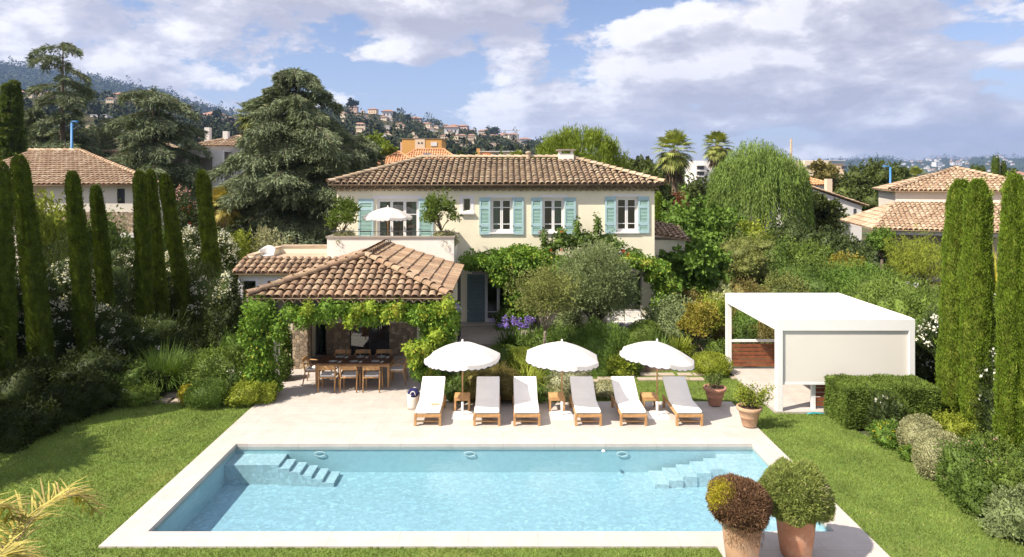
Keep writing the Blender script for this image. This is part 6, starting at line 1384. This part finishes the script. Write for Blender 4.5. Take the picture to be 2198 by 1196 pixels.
# ochre block and orange roofs
Yq = 108; oc = empty('apartment_building', (X(906, Yq), Yq, 0), 0, 'flat topped ochre building above the orange roofs behind the villa', 'building'); MB().box(X(863, Yq), X(948, Yq), Yq, Yq+8, 0, Z(298, Yq)).build('wall', M['ochre'], oc, True)
MB().box(X(891, Yq), X(912, Yq), Yq-.06, Yq-.002, Z(330, Yq), Z(299, Yq)).build('panel', M['peach'], oc, True); MB().box(X(925, Yq), X(938, Yq), Yq-.08, Yq-.002, Z(314, Yq), Z(305, Yq)).build('window', M['whitewall'], oc, True)
for px in (897, 904): MB().box(X(px, Yq), X(px+3.4, Yq), Yq-.09, Yq-.062, Z(309, Yq), Z(305.5, Yq)).build('vent', M['farwin'], oc, True)
MB().box(X(862, Yq)-.1, X(949, Yq)+.1, Yq-.1, Yq+8.1, Z(298, Yq), Z(297.2, Yq)).build('coping', M['coping'], oc, True); MB().box(X(858, Yq), X(863, Yq)-.01, Yq+.5, Yq+3, 0, Z(305, Yq)).build('side_wing', M['pinkwall'], oc, True)
Yq = 84; og = empty('neighbour_house', (X(890, Yq), Yq, 0), 0, 'house with bright orange hipped roofs and a roof window behind the villa', 'house'); MB().box(X(815, Yq), X(975, Yq), Yq, Yq+7.6, 0, Z(354, Yq)).build('wall', M['greywall'], og, True)
ro = hip(og, X(850, Yq), X(985, Yq), Yq+1, Yq+5.2, Z(350, Yq), 1.75, 'tile_orange', seed=91); r2o = hip(og, X(815, Yq), X(893, Yq), Yq-1.2, Yq+3, Z(354, Yq), 1.55, 'tile_orange', seed=95, name='front_roof')
sk = MB(); a_ = X(908, Yq+2); sk.hexa([(a_,Yq+1.6,Z(350,Yq)+.85),(a_+1.0,Yq+1.6,Z(350,Yq)+.85),(a_+1.0,Yq+2.6,Z(350,Yq)+1.28),(a_,Yq+2.6,Z(350,Yq)+1.28)], [(a_,Yq+1.5,Z(350,Yq)+.97),(a_+1.0,Yq+1.5,Z(350,Yq)+.97),(a_+1.0,Yq+2.5,Z(350,Yq)+1.40),(a_,Yq+2.5,Z(350,Yq)+1.40)]); sk.build('skylight', M['farwin'], ro, True)
Yq = 190; aw = empty('low_building', (X(1075, Yq), Yq, 0), 0, 'low beige building with an orange awning above the villa ridge', 'building'); MB().box(X(1030, Yq), X(1104, Yq), Yq, Yq+12, 0, Z(326, Yq)).build('wall', M['peach'], aw, True); MB().box(X(1023, Yq), X(1030, Yq)-.01, Yq-.5, Yq+6, 0, Z(319, Yq)).build('tower', M['ochre'], aw, True); MB().box(X(1036, Yq), X(1053, Yq), Yq-1.0, Yq-.01, Z(337, Yq), Z(329, Yq)).build('awning', M['awning'], aw, True); MB().box(X(1056, Yq), X(1070, Yq), Yq-.1, Yq-.01, Z(338, Yq), Z(330, Yq)).build('window', M['farwin'], aw, True); MB().box(X(1029, Yq), X(1106, Yq), Yq-.6, Yq+12.3, Z(326, Yq), Z(324.6, Yq)).build('roof_slab', M['whitewall'], aw, True)
# white block, beige block
Yq = 130; wbk = empty('apartment_building', (X(1513, Yq), Yq, 0), 0, 'white apartment block with balconies between the two fan palms', 'building'); MB().box(X(1494, Yq), X(1530, Yq), Yq, Yq+8, 0, Z(345, Yq)).build('wall', M['whitewall'], wbk, True)
for i in range(3): MB().box(X(1495, Yq), X(1513, Yq), Yq-.9, Yq-.01, Z(356+i*12, Yq), Z(354.5+i*12, Yq)).build('balcony', M['whitewall'], wbk, True); MB().box(X(1496, Yq), X(1511, Yq), Yq-.05, Yq-.01, Z(364+i*12, Yq), Z(357+i*12, Yq)).build('window', M['farwin'], wbk, True)
Yq = 150; bbk = empty('apartment_building', (X(1780, Yq), Yq, 0), 0, 'beige flat roofed building behind the round tree right of the willow', 'building'); MB().box(X(1728, Yq), X(1780, Yq), Yq, Yq+12, 0, Z(345, Yq)).build('wall', M['creamwall'], bbk, True); MB().box(X(1780, Yq)+.02, X(1822, Yq), Yq+2, Yq+12, 0, Z(350, Yq)).build('wing', M['peach'], bbk, True); MB().box(X(1806, Yq+2), X(1817, Yq+2), Yq+1.9, Yq+1.99, Z(362, Yq), Z(356, Yq)).build('window', M['farwin'], bbk, True); MB().box(X(1732, Yq), X(1742, Yq), Yq-.1, Yq-.01, Z(362, Yq), Z(355, Yq)).build('window', M['farwin'], bbk, True); MB().box(X(1727, Yq), X(1823, Yq), Yq+1.5, Yq+12.4, Z(345, Yq), Z(344, Yq)).build('roof_slab', M['whitewall'], bbk, True)
Yq = 320; tgt = empty('low_building', (X(2182, Yq), Yq, 0), 0, 'terracotta roofed building at the far right skyline', 'building'); MB().box(X(2165, Yq), X(2230, Yq), Yq, Yq+16, 0, Z(376, Yq)).build('wall', M['creamwall'], tgt, True); hip(tgt, X(2165, Yq), X(2230, Yq), Yq, Yq+16, Z(376, Yq), 2.4, 'farroof', tiles=False); win(tgt, X(2180, Yq), X(2186, Yq), 1, 3, Yq)
# white gable house
Yq = 60; wg = empty('neighbour_house', (X(1790, Yq), Yq, 0), 0, 'white gabled house with a sloping tiled verge right of the willow', 'house'); A_ = X(1700, Yq); B_ = X(1745, Yq); C_ = X(1862, Yq); zp = Z(388, Yq); zl = Z(440, Yq)
gm = MB(); gm.hexa([(A_,Yq,0),(C_-.5,Yq,0),(C_-.5,Yq+7,0),(A_,Yq+7,0)], [(A_,Yq,zp-.1),(C_-.5,Yq,zl-.1),(C_-.5,Yq+7,zl-.1),(A_,Yq+7,zp-.1)]); gm.build('wall', M['whitewall'], wg, True)
rr_ = roofface(wg, [(C_,Yq+7.4,zl-.1),(C_,Yq-.3,zl-.1),(B_-.8,Yq-.3,zp+.05),(B_-.8,Yq+7.4,zp+.05)][::-1] if False else [(C_,Yq-.3,zl-.1),(C_,Yq+7.4,zl-.1),(A_,Yq+7.4,zp+.05),(A_,Yq-.3,zp+.05)], M['tile_pale'], .3, .45, 97, seg=4)
MB().box(X(1798, Yq), X(1810, Yq), Yq+2, Yq+2.5, zl+.6, Z(384, Yq)).build('chimney', M['creamwall'], rr_, True); win(wg, X(1832, Yq), X(1838, Yq), Z(462, Yq), Z(448, Yq), Yq)
Yq = 64; og2 = empty('neighbour_house', (X(1745, Yq), Yq+8, 0), 0, 'house with a small orange tile roof just right of the willow crown', 'house'); MB().box(X(1715, Yq+8), X(1775, Yq+8), Yq+8, Yq+14, 0, Z(397, Yq+8)).build('wall', M['whitewall'], og2, True); hip(og2, X(1715, Yq+8), X(1775, Yq+8), Yq+8, Yq+14, Z(397, Yq+8), .7, 'tile_orange', seed=98)
# right neighbour
Yr = 42; rn = empty('neighbour_house', (X(2030, Yr), Yr, 0), 0, 'pale two level house with broad salmon tile roofs behind the right cypresses', 'house')
xa, xb = X(1896, Yr), X(2180, Yr); ze = Z(411, Yr)
wb = wallholes(xa, xb, 0, ze, [(X(2120, Yr), X(2131, Yr), Z(461, Yr), Z(431, Yr))], Yr, .3); wb.box(xa, xa+.3, Yr+.3, Yr+8, 0, ze); wb.box(xb-.3, xb, Yr+.3, Yr+8, 0, ze); wb.build('wall', M['neighbour'], rn, True)
MB().box(X(2120, Yr), X(2131, Yr), Yr+.2, Yr+.21, Z(461, Yr), Z(431, Yr)).build('window', M['farwin'], rn, True)
MB().box(X(2131.5, Yr), X(2147, Yr), Yr-.06, Yr-.01, Z(463, Yr), Z(430, Yr)).build('shutter', M['frame_dark'], rn, True); MB().box(X(2112, Yr), X(2119.5, Yr), Yr-.06, Yr-.01, Z(463, Yr), Z(430, Yr)).build('shutter', M['frame_dark'], rn, True); MB().box(X(2118, Yr), X(2133, Yr), Yr-.12, Yr-.005, Z(464, Yr)-.06, Z(464, Yr)).build('sill', M['whitewall'], rn, True)
hip(rn, xa, xb, Yr, Yr+8.2, ze, 1.45, 'tile_pale', .35, seed=101, pitch=.26)
lz0, lz1 = Z(500, 37.4), Z(437, Yr); rl_ = roofface(rn, [(X(1925, 37.4), 37.4, lz0), (X(2230, 37.4), 37.4, lz0), (X(2230, Yr), Yr-.01, lz1), (X(1893, Yr), Yr-.01, lz1)], M['tile_pale'], .26, .42, 105, r=.11, seg=4, name='lower_roof')
roofface(rl_, [(X(1815, 40.5), 43.5, lz0+.15), (X(1925, 37.4), 37.4, lz0), (X(1893, Yr), Yr, lz1)], M['tile_pale'], .26, .42, 106, seg=4, name='roof_slope')
MB().box(X(1935, 37.9), X(2230, 37.9), 37.8, 38.0, lz0-.28, lz0-.03).build('gutter_beam', M['whitewall'], rn, True); MB().box(X(1915, 40), X(2100, 40), 40.6, 40.8, 0, lz0-.05).build('garage_wall', M['greywall'], rn, True)
MB().box(X(1950, 39), X(1952, 39)+.12, 38.0, 38.2, 0, lz0-.29).build('post', M['bark'], rn, True)
MB().box(X(2090, 40), X(2230, 40), 40.2, 40.4, 0, lz0-.06).build('ground_floor_wall', M['neighbour'], rn, True)
rn.rotation_euler = (0, 0, math.radians(-22)); rn.location.x += 1.3
for px in (2112, 2126, 2140): MB().box(X(px, 40.2), X(px+9, 40.2), 40.15, 40.19, .3, Z(516, 40.2)).build('glass_door', M['farwin'], rn, True)
# side wing roof at the villa's right
Yq = 31.0; sw_ = empty('garden_shed', (X(1440, Yq), Yq, 0), 0, 'low outbuilding with a strip of canal tiles at the right side of the villa', 'building'); MB().box(6.36, X(1470, Yq), Yq, Yq+3, 0, Z(515, Yq)).build('wall', M['render'], sw_, True)
roofface(sw_, [(6.36, Yq-.3, Z(500, Yq)), (X(1480, Yq), Yq-.3, Z(517, Yq)), (X(1478, Yq), Yq+2.2, Z(492, Yq)), (6.36, Yq+2.2, Z(468, Yq))], M['tile_pale'], .25, .33, 111)
# lamps and pole
def lamp(px, ytop, Y, label, arm, ybase):
    r = empty('street_lamp', (X(px, Y), Y, 0), 0, label, 'street lamp', 'blue street lamps'); zt = Z(ytop, Y); MB().tube([(0, 0, 0), (0, 0, zt*.5), (0, 0, zt-.1)], [.13, .10, .08], 8).build('pole', M['blue_paint'], r, smooth=True); MB().tube([(0, 0, zt-.1), (arm*.08, 0, zt), (arm, 0, zt+.02)], .05, 6).build('arm', M['blue_paint'], r, smooth=True); MB().box(min(arm, arm*.6), max(arm, arm*.6), -.12, .12, zt-.06, zt-.0).build('lamp_head', M['blue_paint'], r); return r
lamp(154, 261, 50, 'blue street lamp on the left above the neighbour roof', .45, 330); lamp(1911, 357, 60, 'blue street lamp with a long bent arm right of the dark trees', -.65, 400)
r = MB().tube([(0, 0, 0), (0, 0, Z(298, 75))], [.16, .13], 8).build('wooden_pole', M['bark_pale'], smooth=True); r.location = (X(1698, 75), 75, 0); tag(r, 'brown wooden pole sticking up behind the willow', 'pole')
# ================================================================ hills
def interp(tab, x):
    xs = [t[0] for t in tab]; ys = [t[1] for t in tab]; return float(np.interp(x, xs, ys))
SIL = [(-700, 100), (-300, 140), (0, 172), (60, 178), (220, 190), (330, 205), (380, 218), (480, 243), (560, 250), (640, 235), (730, 224), (760, 222), (830, 236), (900, 250), (1000, 268), (1060, 280), (1120, 292), (1160, 305), (1250, 338), (1400, 362), (1650, 380)]
def ridgeY(px): return 520+max(0, px)*.62
def hillpt(px, t):
    Yr_ = ridgeY(px); Y = 150+(Yr_-150)*t; zr = (HY-interp(SIL, px))*Yr_/F; zr = max(zr-5, 0.5)
    k = t**1.25 if t <= 1 else 1-(t-1)*.8; z = zr*k + (1.6*math.sin(px*.045+t*9)+1.2*math.sin(px*.11-t*13))*min(1, t*3)*min(1, zr/30)
    return ((px-CX)*Y/F, Y, z if t > 0.001 else -1)
def hillmat(name, c1, c2, sc):
    m, nt, b, out = newmat(name); v = coords(nt); nt.links.new(ramp(nt, noise(nt, v, sc, 6, .7), [(.35, c1), (.65, c2)]), b.inputs['Base Color']); b.inputs['Roughness'].default_value = 1; b.inputs['Specular IOR Level'].default_value = 0; bump(nt, b, noise(nt, v, sc*2, 5, .7), 1.0, 4.0); return m
def grid(fn, us, vs, name, mat, lab=None):
    V = []; Q = []
    for v in vs:
        for u in us: V.append(fn(u, v))
    n = len(us)
    for j in range(len(vs)-1):
        for i in range(n-1): Q.append((j*n+i, j*n+i+1, (j+1)*n+i+1, (j+1)*n+i))
    return tag(link(name, npmesh(name, V, Q, True), mat), kind='structure')
grid(hillpt, np.linspace(-700, 1650, 95), list(np.linspace(0, 1, 26))+[1.1, 1.3, 1.8, 2.6], 'hillside', hillmat('hillside scrub', (0.035,0.045,0.022), (0.10,0.085,0.05), .03))
SIL2 = [(-900, 100), (-300, 118), (0, 136), (60, 141), (150, 160), (230, 171), (330, 193), (420, 222), (560, 262), (800, 330), (1100, 378)]
def mtn(px, t):
    Y = 1300+1500*t; zr = max(1, (HY-interp(SIL2, px))*2800/F); return ((px-CX)*Y/F, Y, zr*min(t, 1)**.8+12*math.sin(px*.03+t*4)*t*(1-t) if t <= 1 else zr*(2-t))
grid(mtn, np.linspace(-900, 1100, 110), list(np.linspace(0, 1, 14))+[1.2, 1.5], 'mountain', hillmat('wooded mountain', (0.018,0.032,0.014), (0.045,0.06,0.026), .02))
SIL3 = [(1150, 372), (1300, 360), (1500, 356), (1720, 350), (1800, 343), (1835, 341), (1890, 335), (1930, 342), (1962, 346), (1990, 341), (2020, 337), (2070, 342), (2105, 336), (2140, 332), (2165, 338), (2198, 339), (2300, 330), (2500, 335), (2900, 340)]
def far(px, t):
    Y = 2600+2400*t; zr = max(1, (HY-interp(SIL3, px))*5000/F); return ((px-CX)*Y/F, Y, (zr*(t**.9)+14*math.sin(px*.05+t*7)*t*(1-t)*2) if t <= 1 else zr*(2-t))
grid(far, np.linspace(1150, 2900, 120), list(np.linspace(0, 1, 14))+[1.2, 1.5], 'far_hills', hillmat('far wooded hills', (0.025,0.04,0.02), (0.06,0.075,0.035), .012))
# woods
rg = rngs(500)
def wood(name, fn, ulo, uhi, tlo, thi, n, size, per, label, clear=None, mat='wood far', hgt=1.0, pw=1.0):
    u = rg.uniform(ulo, uhi, n); t = tlo+(thi-tlo)*rg.random(n)**pw; C = np.array([fn(a, b) for a, b in zip(u, t)])
    keep = np.ones(n, bool); ax_ = C[:, 0]/C[:, 1]
    for (hx_, hy_, hw_) in CLEAR:
        keep &= ~((np.abs(ax_-hx_/hy_) < (hw_*.58+3.5)/hy_) & (C[:, 1] > hy_-(.17*hy_)) & (C[:, 1] < hy_+hw_*.6))
    C = C[keep]; n = len(C)
    sz = size*rg.uniform(.6, 1.5, n)*(.55+.45*np.clip(C[:, 1]/600, .2, 1.6)) if name == 'hillside_wood' else size*rg.uniform(.6, 1.4, n)
    d = dirs(rg, n*per, -.2); Cc = np.repeat(C, per, 0); s = np.repeat(sz, per)[:, None]; tall = np.repeat(np.where(rg.random(n) < .12, 1.9, 1.0), per)[:, None]; thin = np.where(tall > 1.5, .45, 1.0)
    P = Cc+d*np.concatenate([s*thin, s*thin, s*.9*hgt*tall], 1)*.5; P[:, 2] += (s*.45*hgt*tall)[:, 0]
    ls = size*(.32 if per < 60 else .10); V = leaves(P, d+rg.normal(0, .4, d.shape), ls, ls*.85, rg, .5); return tag(link(name, npmesh(name, V, quadify(V)), LM[mat]), label, 'woodland', kind='stuff')
# hillside houses
HM = {}; CLEAR = []
def hillhouse(px, py, wpx, wall, label, group=None, tall=.5, roof='farroof', nm='hillside_house', cat='house', deep=.7, name=None, fn=hillpt, floorz=0.6):
    lo, hi = .02, 1.0
    for _ in range(30):
        m_ = (lo+hi)/2; p = fn(px, m_); y_ = HY-(p[2]-H)*F/p[1]
        if y_ > py: lo = m_
        else: hi = m_
    p = fn(px, lo); Y = p[1]; W = wpx*Y/F; h = W*tall; CLEAR.append((p[0], Y, W)); rz_ = rnd.uniform(-.3, .3)
    key = (wall, roof, round(tall, 1), round(deep, 1))
    if key not in HM:
        d_ = deep/2; wm = MB().box(-.5, .5, -d_, d_, -.5, tall); w_ = MB()
        rm = MB(); e = .07; zt_ = tall
        if roof == 'flat': rm.box(-.52, .52, -d_-.02, d_+.02, zt_, zt_+.03)
        else:
            a_, b_ = (-.5+d_*.9, 0, zt_+.17), (.5-d_*.9, 0, zt_+.17); c = [(-.5-e, -d_-e, zt_), (.5+e, -d_-e, zt_), (.5+e, d_+e, zt_), (-.5-e, d_+e, zt_)]
            rm.poly([c[0], c[1], b_, a_]).poly([c[1], c[2], b_]).poly([c[2], c[3], a_, b_]).poly([c[3], c[0], a_])
        me1 = bpy.data.meshes.new('wall'); me1.from_pydata(wm.v, [], wm.f); me1.materials.append(M[wall]); me2 = bpy.data.meshes.new('roof'); me2.from_pydata(rm.v, [], rm.f); me2.materials.append(M['greywall' if roof == 'flat' else roof])
        wn = MB().box(-.05, .05, -d_-.012, -d_+.01, 0, .13); me3 = bpy.data.meshes.new('window'); me3.from_pydata(wn.v, [], wn.f); me3.materials.append(M['farwin']); HM[key] = (me1, me2, me3)
    r = empty(nm, (p[0], Y, p[2]+floorz), rz_, label, cat, group); r.scale = (W, W, W)
    for me, n_ in zip(HM[key][:2], ('wall', 'roof')): o = bpy.data.objects.new(n_, me); COL.objects.link(o); o.parent = r
    if wpx >= 12:
        for (a_, b_) in ([(-.28, .08), (0, .08), (.28, .08)] + ([(-.28, .30), (.28, .30)] if tall > .45 else [])): o = bpy.data.objects.new('window', HM[key][2]); COL.objects.link(o); o.parent = r; o.location = (a_, 0, b_+(-.0))
    return r
HL = [(759,239,18,'pinkwall','pink house below the tall lone tree on the hill crest',.45),(801,245,19,'peach','orange pink house just under the crest, right of the pink one',.45),(833,246,26,'whitewall','big white villa on the crest of the hill',.4),(736,251,16,'creamwall','cream house at the right shoulder of the huge cedar',.45),(772,259,20,'whitewall','white gabled house below the crest',.5),(823,258,16,'creamwall','small cream house under the big white villa',.35),(839,261,12,'greywall','small grey house right under the big white villa',.4),(773,274,24,'creamwall','long low tan house above the pine crown',.22),(831,276,16,'greywall','grey flat house above the ochre building on the left',.3),(892,266,26,'pinkwall','large brick pink house in the middle of the hill',.4),(916,275,20,'creamwall','cream house right below the brick pink one',.4),(861,279,20,'creamwall','cream house left of centre on the hill',.35),(924,284,16,'whitewall','white house below the cream one at hill centre',.4),(975,270,18,'whitewall','white bluish house near the crest right of centre',.35),(994,263,22,'pinkwall','pink house with a broad terracotta roof near the crest',.4),(1010,256,12,'peach','small orange house right on the crest line',.4),(969,287,30,'whitewall','large white apartment villa at the top of the estate',.42),(1046,278,19,'yellowwall','yellow house below the dark pine clump on the crest',.5),(1087,277,20,'pinkwall','pink house near the construction crane',.35),(1130,284,14,'greywall','grey house at the right end of the crest',.5),(1126,295,24,'whitewall','white house at the right end of the estate row',.3),(954,298,14,'creamwall','small cream house left of the estate rows',.35),(971,318,26,'creamwall','beige block with a flat roof low on the hill, leftmost',.35),(1002,320,22,'creamwall','beige flat roofed block low on the hill, middle',.3),(1057,318,20,'pinkwall','pink beige block low on the hill, right of the middle',.45),(1117,311,16,'greywall','pale block low on the hill at the far right',.4),(824,300,9,'whitewall','narrow white house beside the bright pine crown',1.1),
      (257,198,28,'pinkwall','wide pink villa above the layered cedar',.35),(279,199,12,'peach','small pink annex right of the wide pink villa',.4),(218,258,34,'whitewall','modern white house with blue glass behind the lower cedar',.25),(238,219,16,'creamwall','small tan house left of the layered cedar',.35),(286,224,20,'creamwall','tan terrace house left of the layered cedar top',.3),(443,239,24,'peach','terracotta roofed house right of the layered cedar',.35),(491,237,26,'creamwall','cream house left of the huge cedar crest',.3),(459,259,40,'creamwall','long brown roofed house between the two big cedars',.3),(434,257,10,'pinkwall','small pink tower house between the cedars',.9),(488,269,20,'creamwall','cream house close to the huge cedar, lower',.35),(401,219,20,'pinkwall','pink house just right of the layered cedar top',.4),(5,163,12,'whitewall','small white house high at the left photo edge',.5),(60,188,30,'creamwall','wide cream villa left of the sparse cedar trunk',.3),(82,184,18,'creamwall','cream house right of the wide cream villa at left',.35),(5,190,14,'creamwall','cream house below the white one at the left photo edge',.4),(107,200,20,'creamwall','cream house right beside the sparse cedar trunk',.3),(164,226,14,'whitewall','white house right of the sparse cedar trunk',.4)]
for px, py, w_, wl_, lab, tl in HL: hillhouse(px, py, w_, wl_, lab, 'houses on the hillside', tl, roof='flat' if 'flat' in lab or 'block' in lab or 'modern' in lab else 'farroof')
for row, (yy, xs_) in enumerate(((300, (976, 992, 1013, 1036, 1059, 1080, 1101)), (290, (1013, 1036, 1059, 1080)))):
    for x_ in xs_: hillhouse(x_, yy, 18 if x_ != 1101 else 22, 'creamwall', ('identical cream terrace house in the lower row of the hillside estate' if row == 0 else 'identical cream terrace house in the upper row of the hillside estate'), 'lower estate row' if row == 0 else 'upper estate row', .45)
for i in range(85):
    px = rnd.choice([rnd.uniform(0, 500), rnd.uniform(735, 1150), rnd.uniform(735, 1150)]); ys = interp(SIL, px); py = rnd.uniform(ys+12, 325)
    hillhouse(px, py, rnd.uniform(7, 13), 'creamwall', 'tiny cream house half hidden among trees on the hillside', 'tiny houses on the hillside', .4)
for i in range(95):
    px = rnd.choice([rnd.uniform(1830, 2190), rnd.gauss(2010, 20), rnd.gauss(2060, 18), rnd.gauss(2140, 18), rnd.uniform(1950, 2190)]); py = rnd.uniform(interp(SIL3, px)+2, 374)
    hillhouse(px, py, rnd.uniform(3.5, 7.5), rnd.choice(['whitewall', 'whitewall', 'pinkwall']), 'tiny pale house in the town scattered over the far blue hills', 'town houses on the far hills', .5, roof='flat' if rnd.random() < .4 else 'farroof', fn=far)
hillhouse(2011, 358, 16, 'whitewall', 'large white stepped apartment block on the far blue hills', None, .6, 'flat', fn=far, cat='building'); hillhouse(2052, 355, 18, 'whitewall', 'long white building right of the stepped block on the far hills', None, .3, 'flat', fn=far, cat='building')
wood('hillside_wood', hillpt, -250, 1500, .05, 1.0, 12500, 7.0, 30, 'dense dark trees covering the hillside between the houses', pw=.75)
wood('mountain_wood', mtn, -500, 900, .3, 1.0, 4500, 20, 12, 'dark wooded ridge far behind the hillside on the left', mat='wood far')
wood('far_wood', far, 1300, 2600, .05, 1.0, 2600, 20, 8, 'woodland covering the far blue hills on the right')
def flat(px, t): Y = 110+480*t; return ((px-CX)*Y/F, Y, 0)
wood('valley_trees', flat, 1150, 2500, 0.0, 1.0, 900, 5.5, 90, 'belt of trees between the far rooftops', mat='wood far', hgt=.75)
# crane
p = hillpt(1110, .93); cr = empty('construction_crane', (p[0], p[1], p[2]), 0, 'thin construction crane on the hill crest', 'crane'); hc = 26*p[1]/F; MB().box(-.7, .7, -.7, .7, 0, hc).build('mast', M['greywall'], cr); MB().box(-34*p[1]/F, 5*p[1]/F, -.5, .5, hc-2.2, hc-1.2).build('jib', M['greywall'], cr)
# crest trees
for px, hpx, lab in ((757, 22, 'lone tall tree standing up from the hill crest'), (848, 12, 'round tree on the crest beside the big white villa'), (875, 12, 'slim tree on the crest right of the round one'), (1057, 16, 'dark umbrella pine clump on the crest'), (1154, 12, 'small lone tree at the right end of the crest'), (467, 20, 'pointed blue green fir left of the huge cedar crest'), (497, 9, 'tiny palm like tree beside the cream crest house')):
    p = hillpt(px, .97); hh = hpx*p[1]/F; ww = hh*(1.7 if 'umbrella' in lab else .8); broadtree(p[0], p[1], hh+4, ww, 'dark green', lab, .35, 10, 1.6, .8, 60, .42, z0=p[2]-1, seed=px, name='crest_tree', group='trees on the hill crest')
# ================================================================ sky, sun, haze, camera
w = bpy.data.worlds.new('World'); scene.world = w; w.use_nodes = True; nt = w.node_tree
bg = nt.nodes['Background']; sky = nt.nodes.new('ShaderNodeTexSky'); sky.sky_type = 'NISHITA'; sky.sun_disc = False
el = math.asin(-SUN.z); az = math.atan2(-SUN.x, -SUN.y); sky.sun_elevation = el; sky.sun_rotation = az
sky.air_density = 1.0; sky.dust_density = .4; sky.ozone_density = 2.0
tc = nt.nodes.new('ShaderNodeTexCoord'); sp = nt.nodes.new('ShaderNodeSeparateXYZ'); nt.links.new(tc.outputs['Generated'], sp.inputs[0])
def mth(op, a, b=None, clamp=False):
    n = nt.nodes.new('ShaderNodeMath'); n.operation = op; n.use_clamp = clamp
    for i, v in enumerate((a, b)):
        if v is None: continue
        if isinstance(v, (int, float)): n.inputs[i].default_value = v
        else: nt.links.new(v, n.inputs[i])
    return n.outputs[0]
cb = nt.nodes.new('ShaderNodeCombineXYZ'); nt.links.new(sp.outputs[0], cb.inputs[0]); nt.links.new(sp.outputs[1], cb.inputs[1])
nt.links.new(mth('POWER', mth('MAXIMUM', sp.outputs[2], 0.0), .8), cb.inputs[2])
def off(dx, dy, dz=0.0):
    a = nt.nodes.new('ShaderNodeVectorMath'); a.operation = 'MULTIPLY_ADD'; nt.links.new(cb.outputs[0], a.inputs[0]); a.inputs[1].default_value = (1, 1, 1.9); a.inputs[2].default_value = (dx, dy, dz); return a.outputs[0]
SC = 3.4; OX, OY = CLOUD_OFF
n1 = noise(nt, off(OX, OY), SC, 12, .61, .10); n2 = noise(nt, off(OX-.035, OY, .06), SC, 12, .61, .10); big = noise(nt, off(OX+9, OY), 1.3, 2, .5)
dens = mth('ADD', n1, mth('MULTIPLY', mth('SUBTRACT', big, .5), .30))
mask = ramp(nt, dens, [(.44, 0.0), (.472, .85), (.51, 1.0)])
light = mth('ADD', mth('MULTIPLY', mth('SUBTRACT', n1, n2), 6.5), .45, True)
shade = mth('ADD', mth('MULTIPLY', light, .85), mth('MULTIPLY', mth('SUBTRACT', .60, dens), 1.1), True)
ccol = ramp(nt, shade, [(0.0, CLOUD_DARK), (.5, CLOUD_MID), (1.0, CLOUD_HI)])
over = ramp(nt, sp.outputs[2], [(.28, (.5, .5, .5)), (.60, (.64, .64, .62))])  # unseen clouds overhead brightened to add ambient fill light
over = mix(nt, 1.0, over, (2.6, 2.6, 2.6), 'MULTIPLY') if False else over
skyc = mix(nt, 1.0, sky.outputs[0], (SKYK*1.05, SKYK*.92, SKYK*.98), 'MULTIPLY')
horiz = ramp(nt, sp.outputs[2], [(0.0, .6), (.16, 0.0)])
gainn = nt.nodes.new('ShaderNodeVectorMath'); gainn.operation = 'SCALE'; nt.links.new(ccol, gainn.inputs[0]); nt.links.new(mth('MULTIPLY', over, 2.0), gainn.inputs['Scale']); ccol = gainn.outputs[0]
nt.links.new(mix(nt, mth('MULTIPLY', mask, .93), mix(nt, horiz, skyc, HORIZ), ccol), bg.inputs['Color']); bg.inputs['Strength'].default_value = SKY_STR
l = bpy.data.lights.new('sun', 'SUN'); l.energy = SUN_E; l.angle = math.radians(.53); l.color = (1.0, .90, .76); so = bpy.data.objects.new('sun', l); COL.objects.link(so); so.rotation_euler = SUN.to_track_quat('-Z', 'Y').to_euler()
if HAZE > 0:
    m = bpy.data.materials.new('haze air'); m.use_nodes = True; nt = m.node_tree; nt.nodes.remove(nt.nodes['Principled BSDF']); pv = nt.nodes.new('ShaderNodeVolumePrincipled'); pv.inputs['Color'].default_value = (.38, .58, 1.0, 1); pv.inputs['Density'].default_value = HAZE; pv.inputs['Anisotropy'].default_value = .2
    nt.links.new(pv.outputs[0], nt.nodes['Material Output'].inputs['Volume']); tag(MB().box(-8500, 8500, -60, 8200, -2.0, 560).build('haze', m), kind='stuff', label='thin blue haze over the far hills', cat='haze')
cam = bpy.data.cameras.new('camera'); co = bpy.data.objects.new('camera', cam); COL.objects.link(co); scene.camera = co
cam.sensor_width = 36; cam.lens = 36*F/2198; co.location = (0, 0, H); co.rotation_euler = (math.pi/2, 0, 0); cam.clip_start = .1; cam.clip_end = 20000
cam.shift_x = (1099-CX)/2198; cam.shift_y = -(598-HY)/2198
vs = scene.view_settings; vs.view_transform = 'Standard'; vs.look = 'None'; vs.exposure = EXPO; vs.gamma = 1
scene.cycles.max_bounces = 7; scene.cycles.diffuse_bounces = 3; scene.cycles.glossy_bounces = 3; scene.cycles.transparent_max_bounces = 10; scene.cycles.volume_bounces = 0; scene.cycles.use_adaptive_sampling = True; scene.cycles.adaptive_threshold = .015
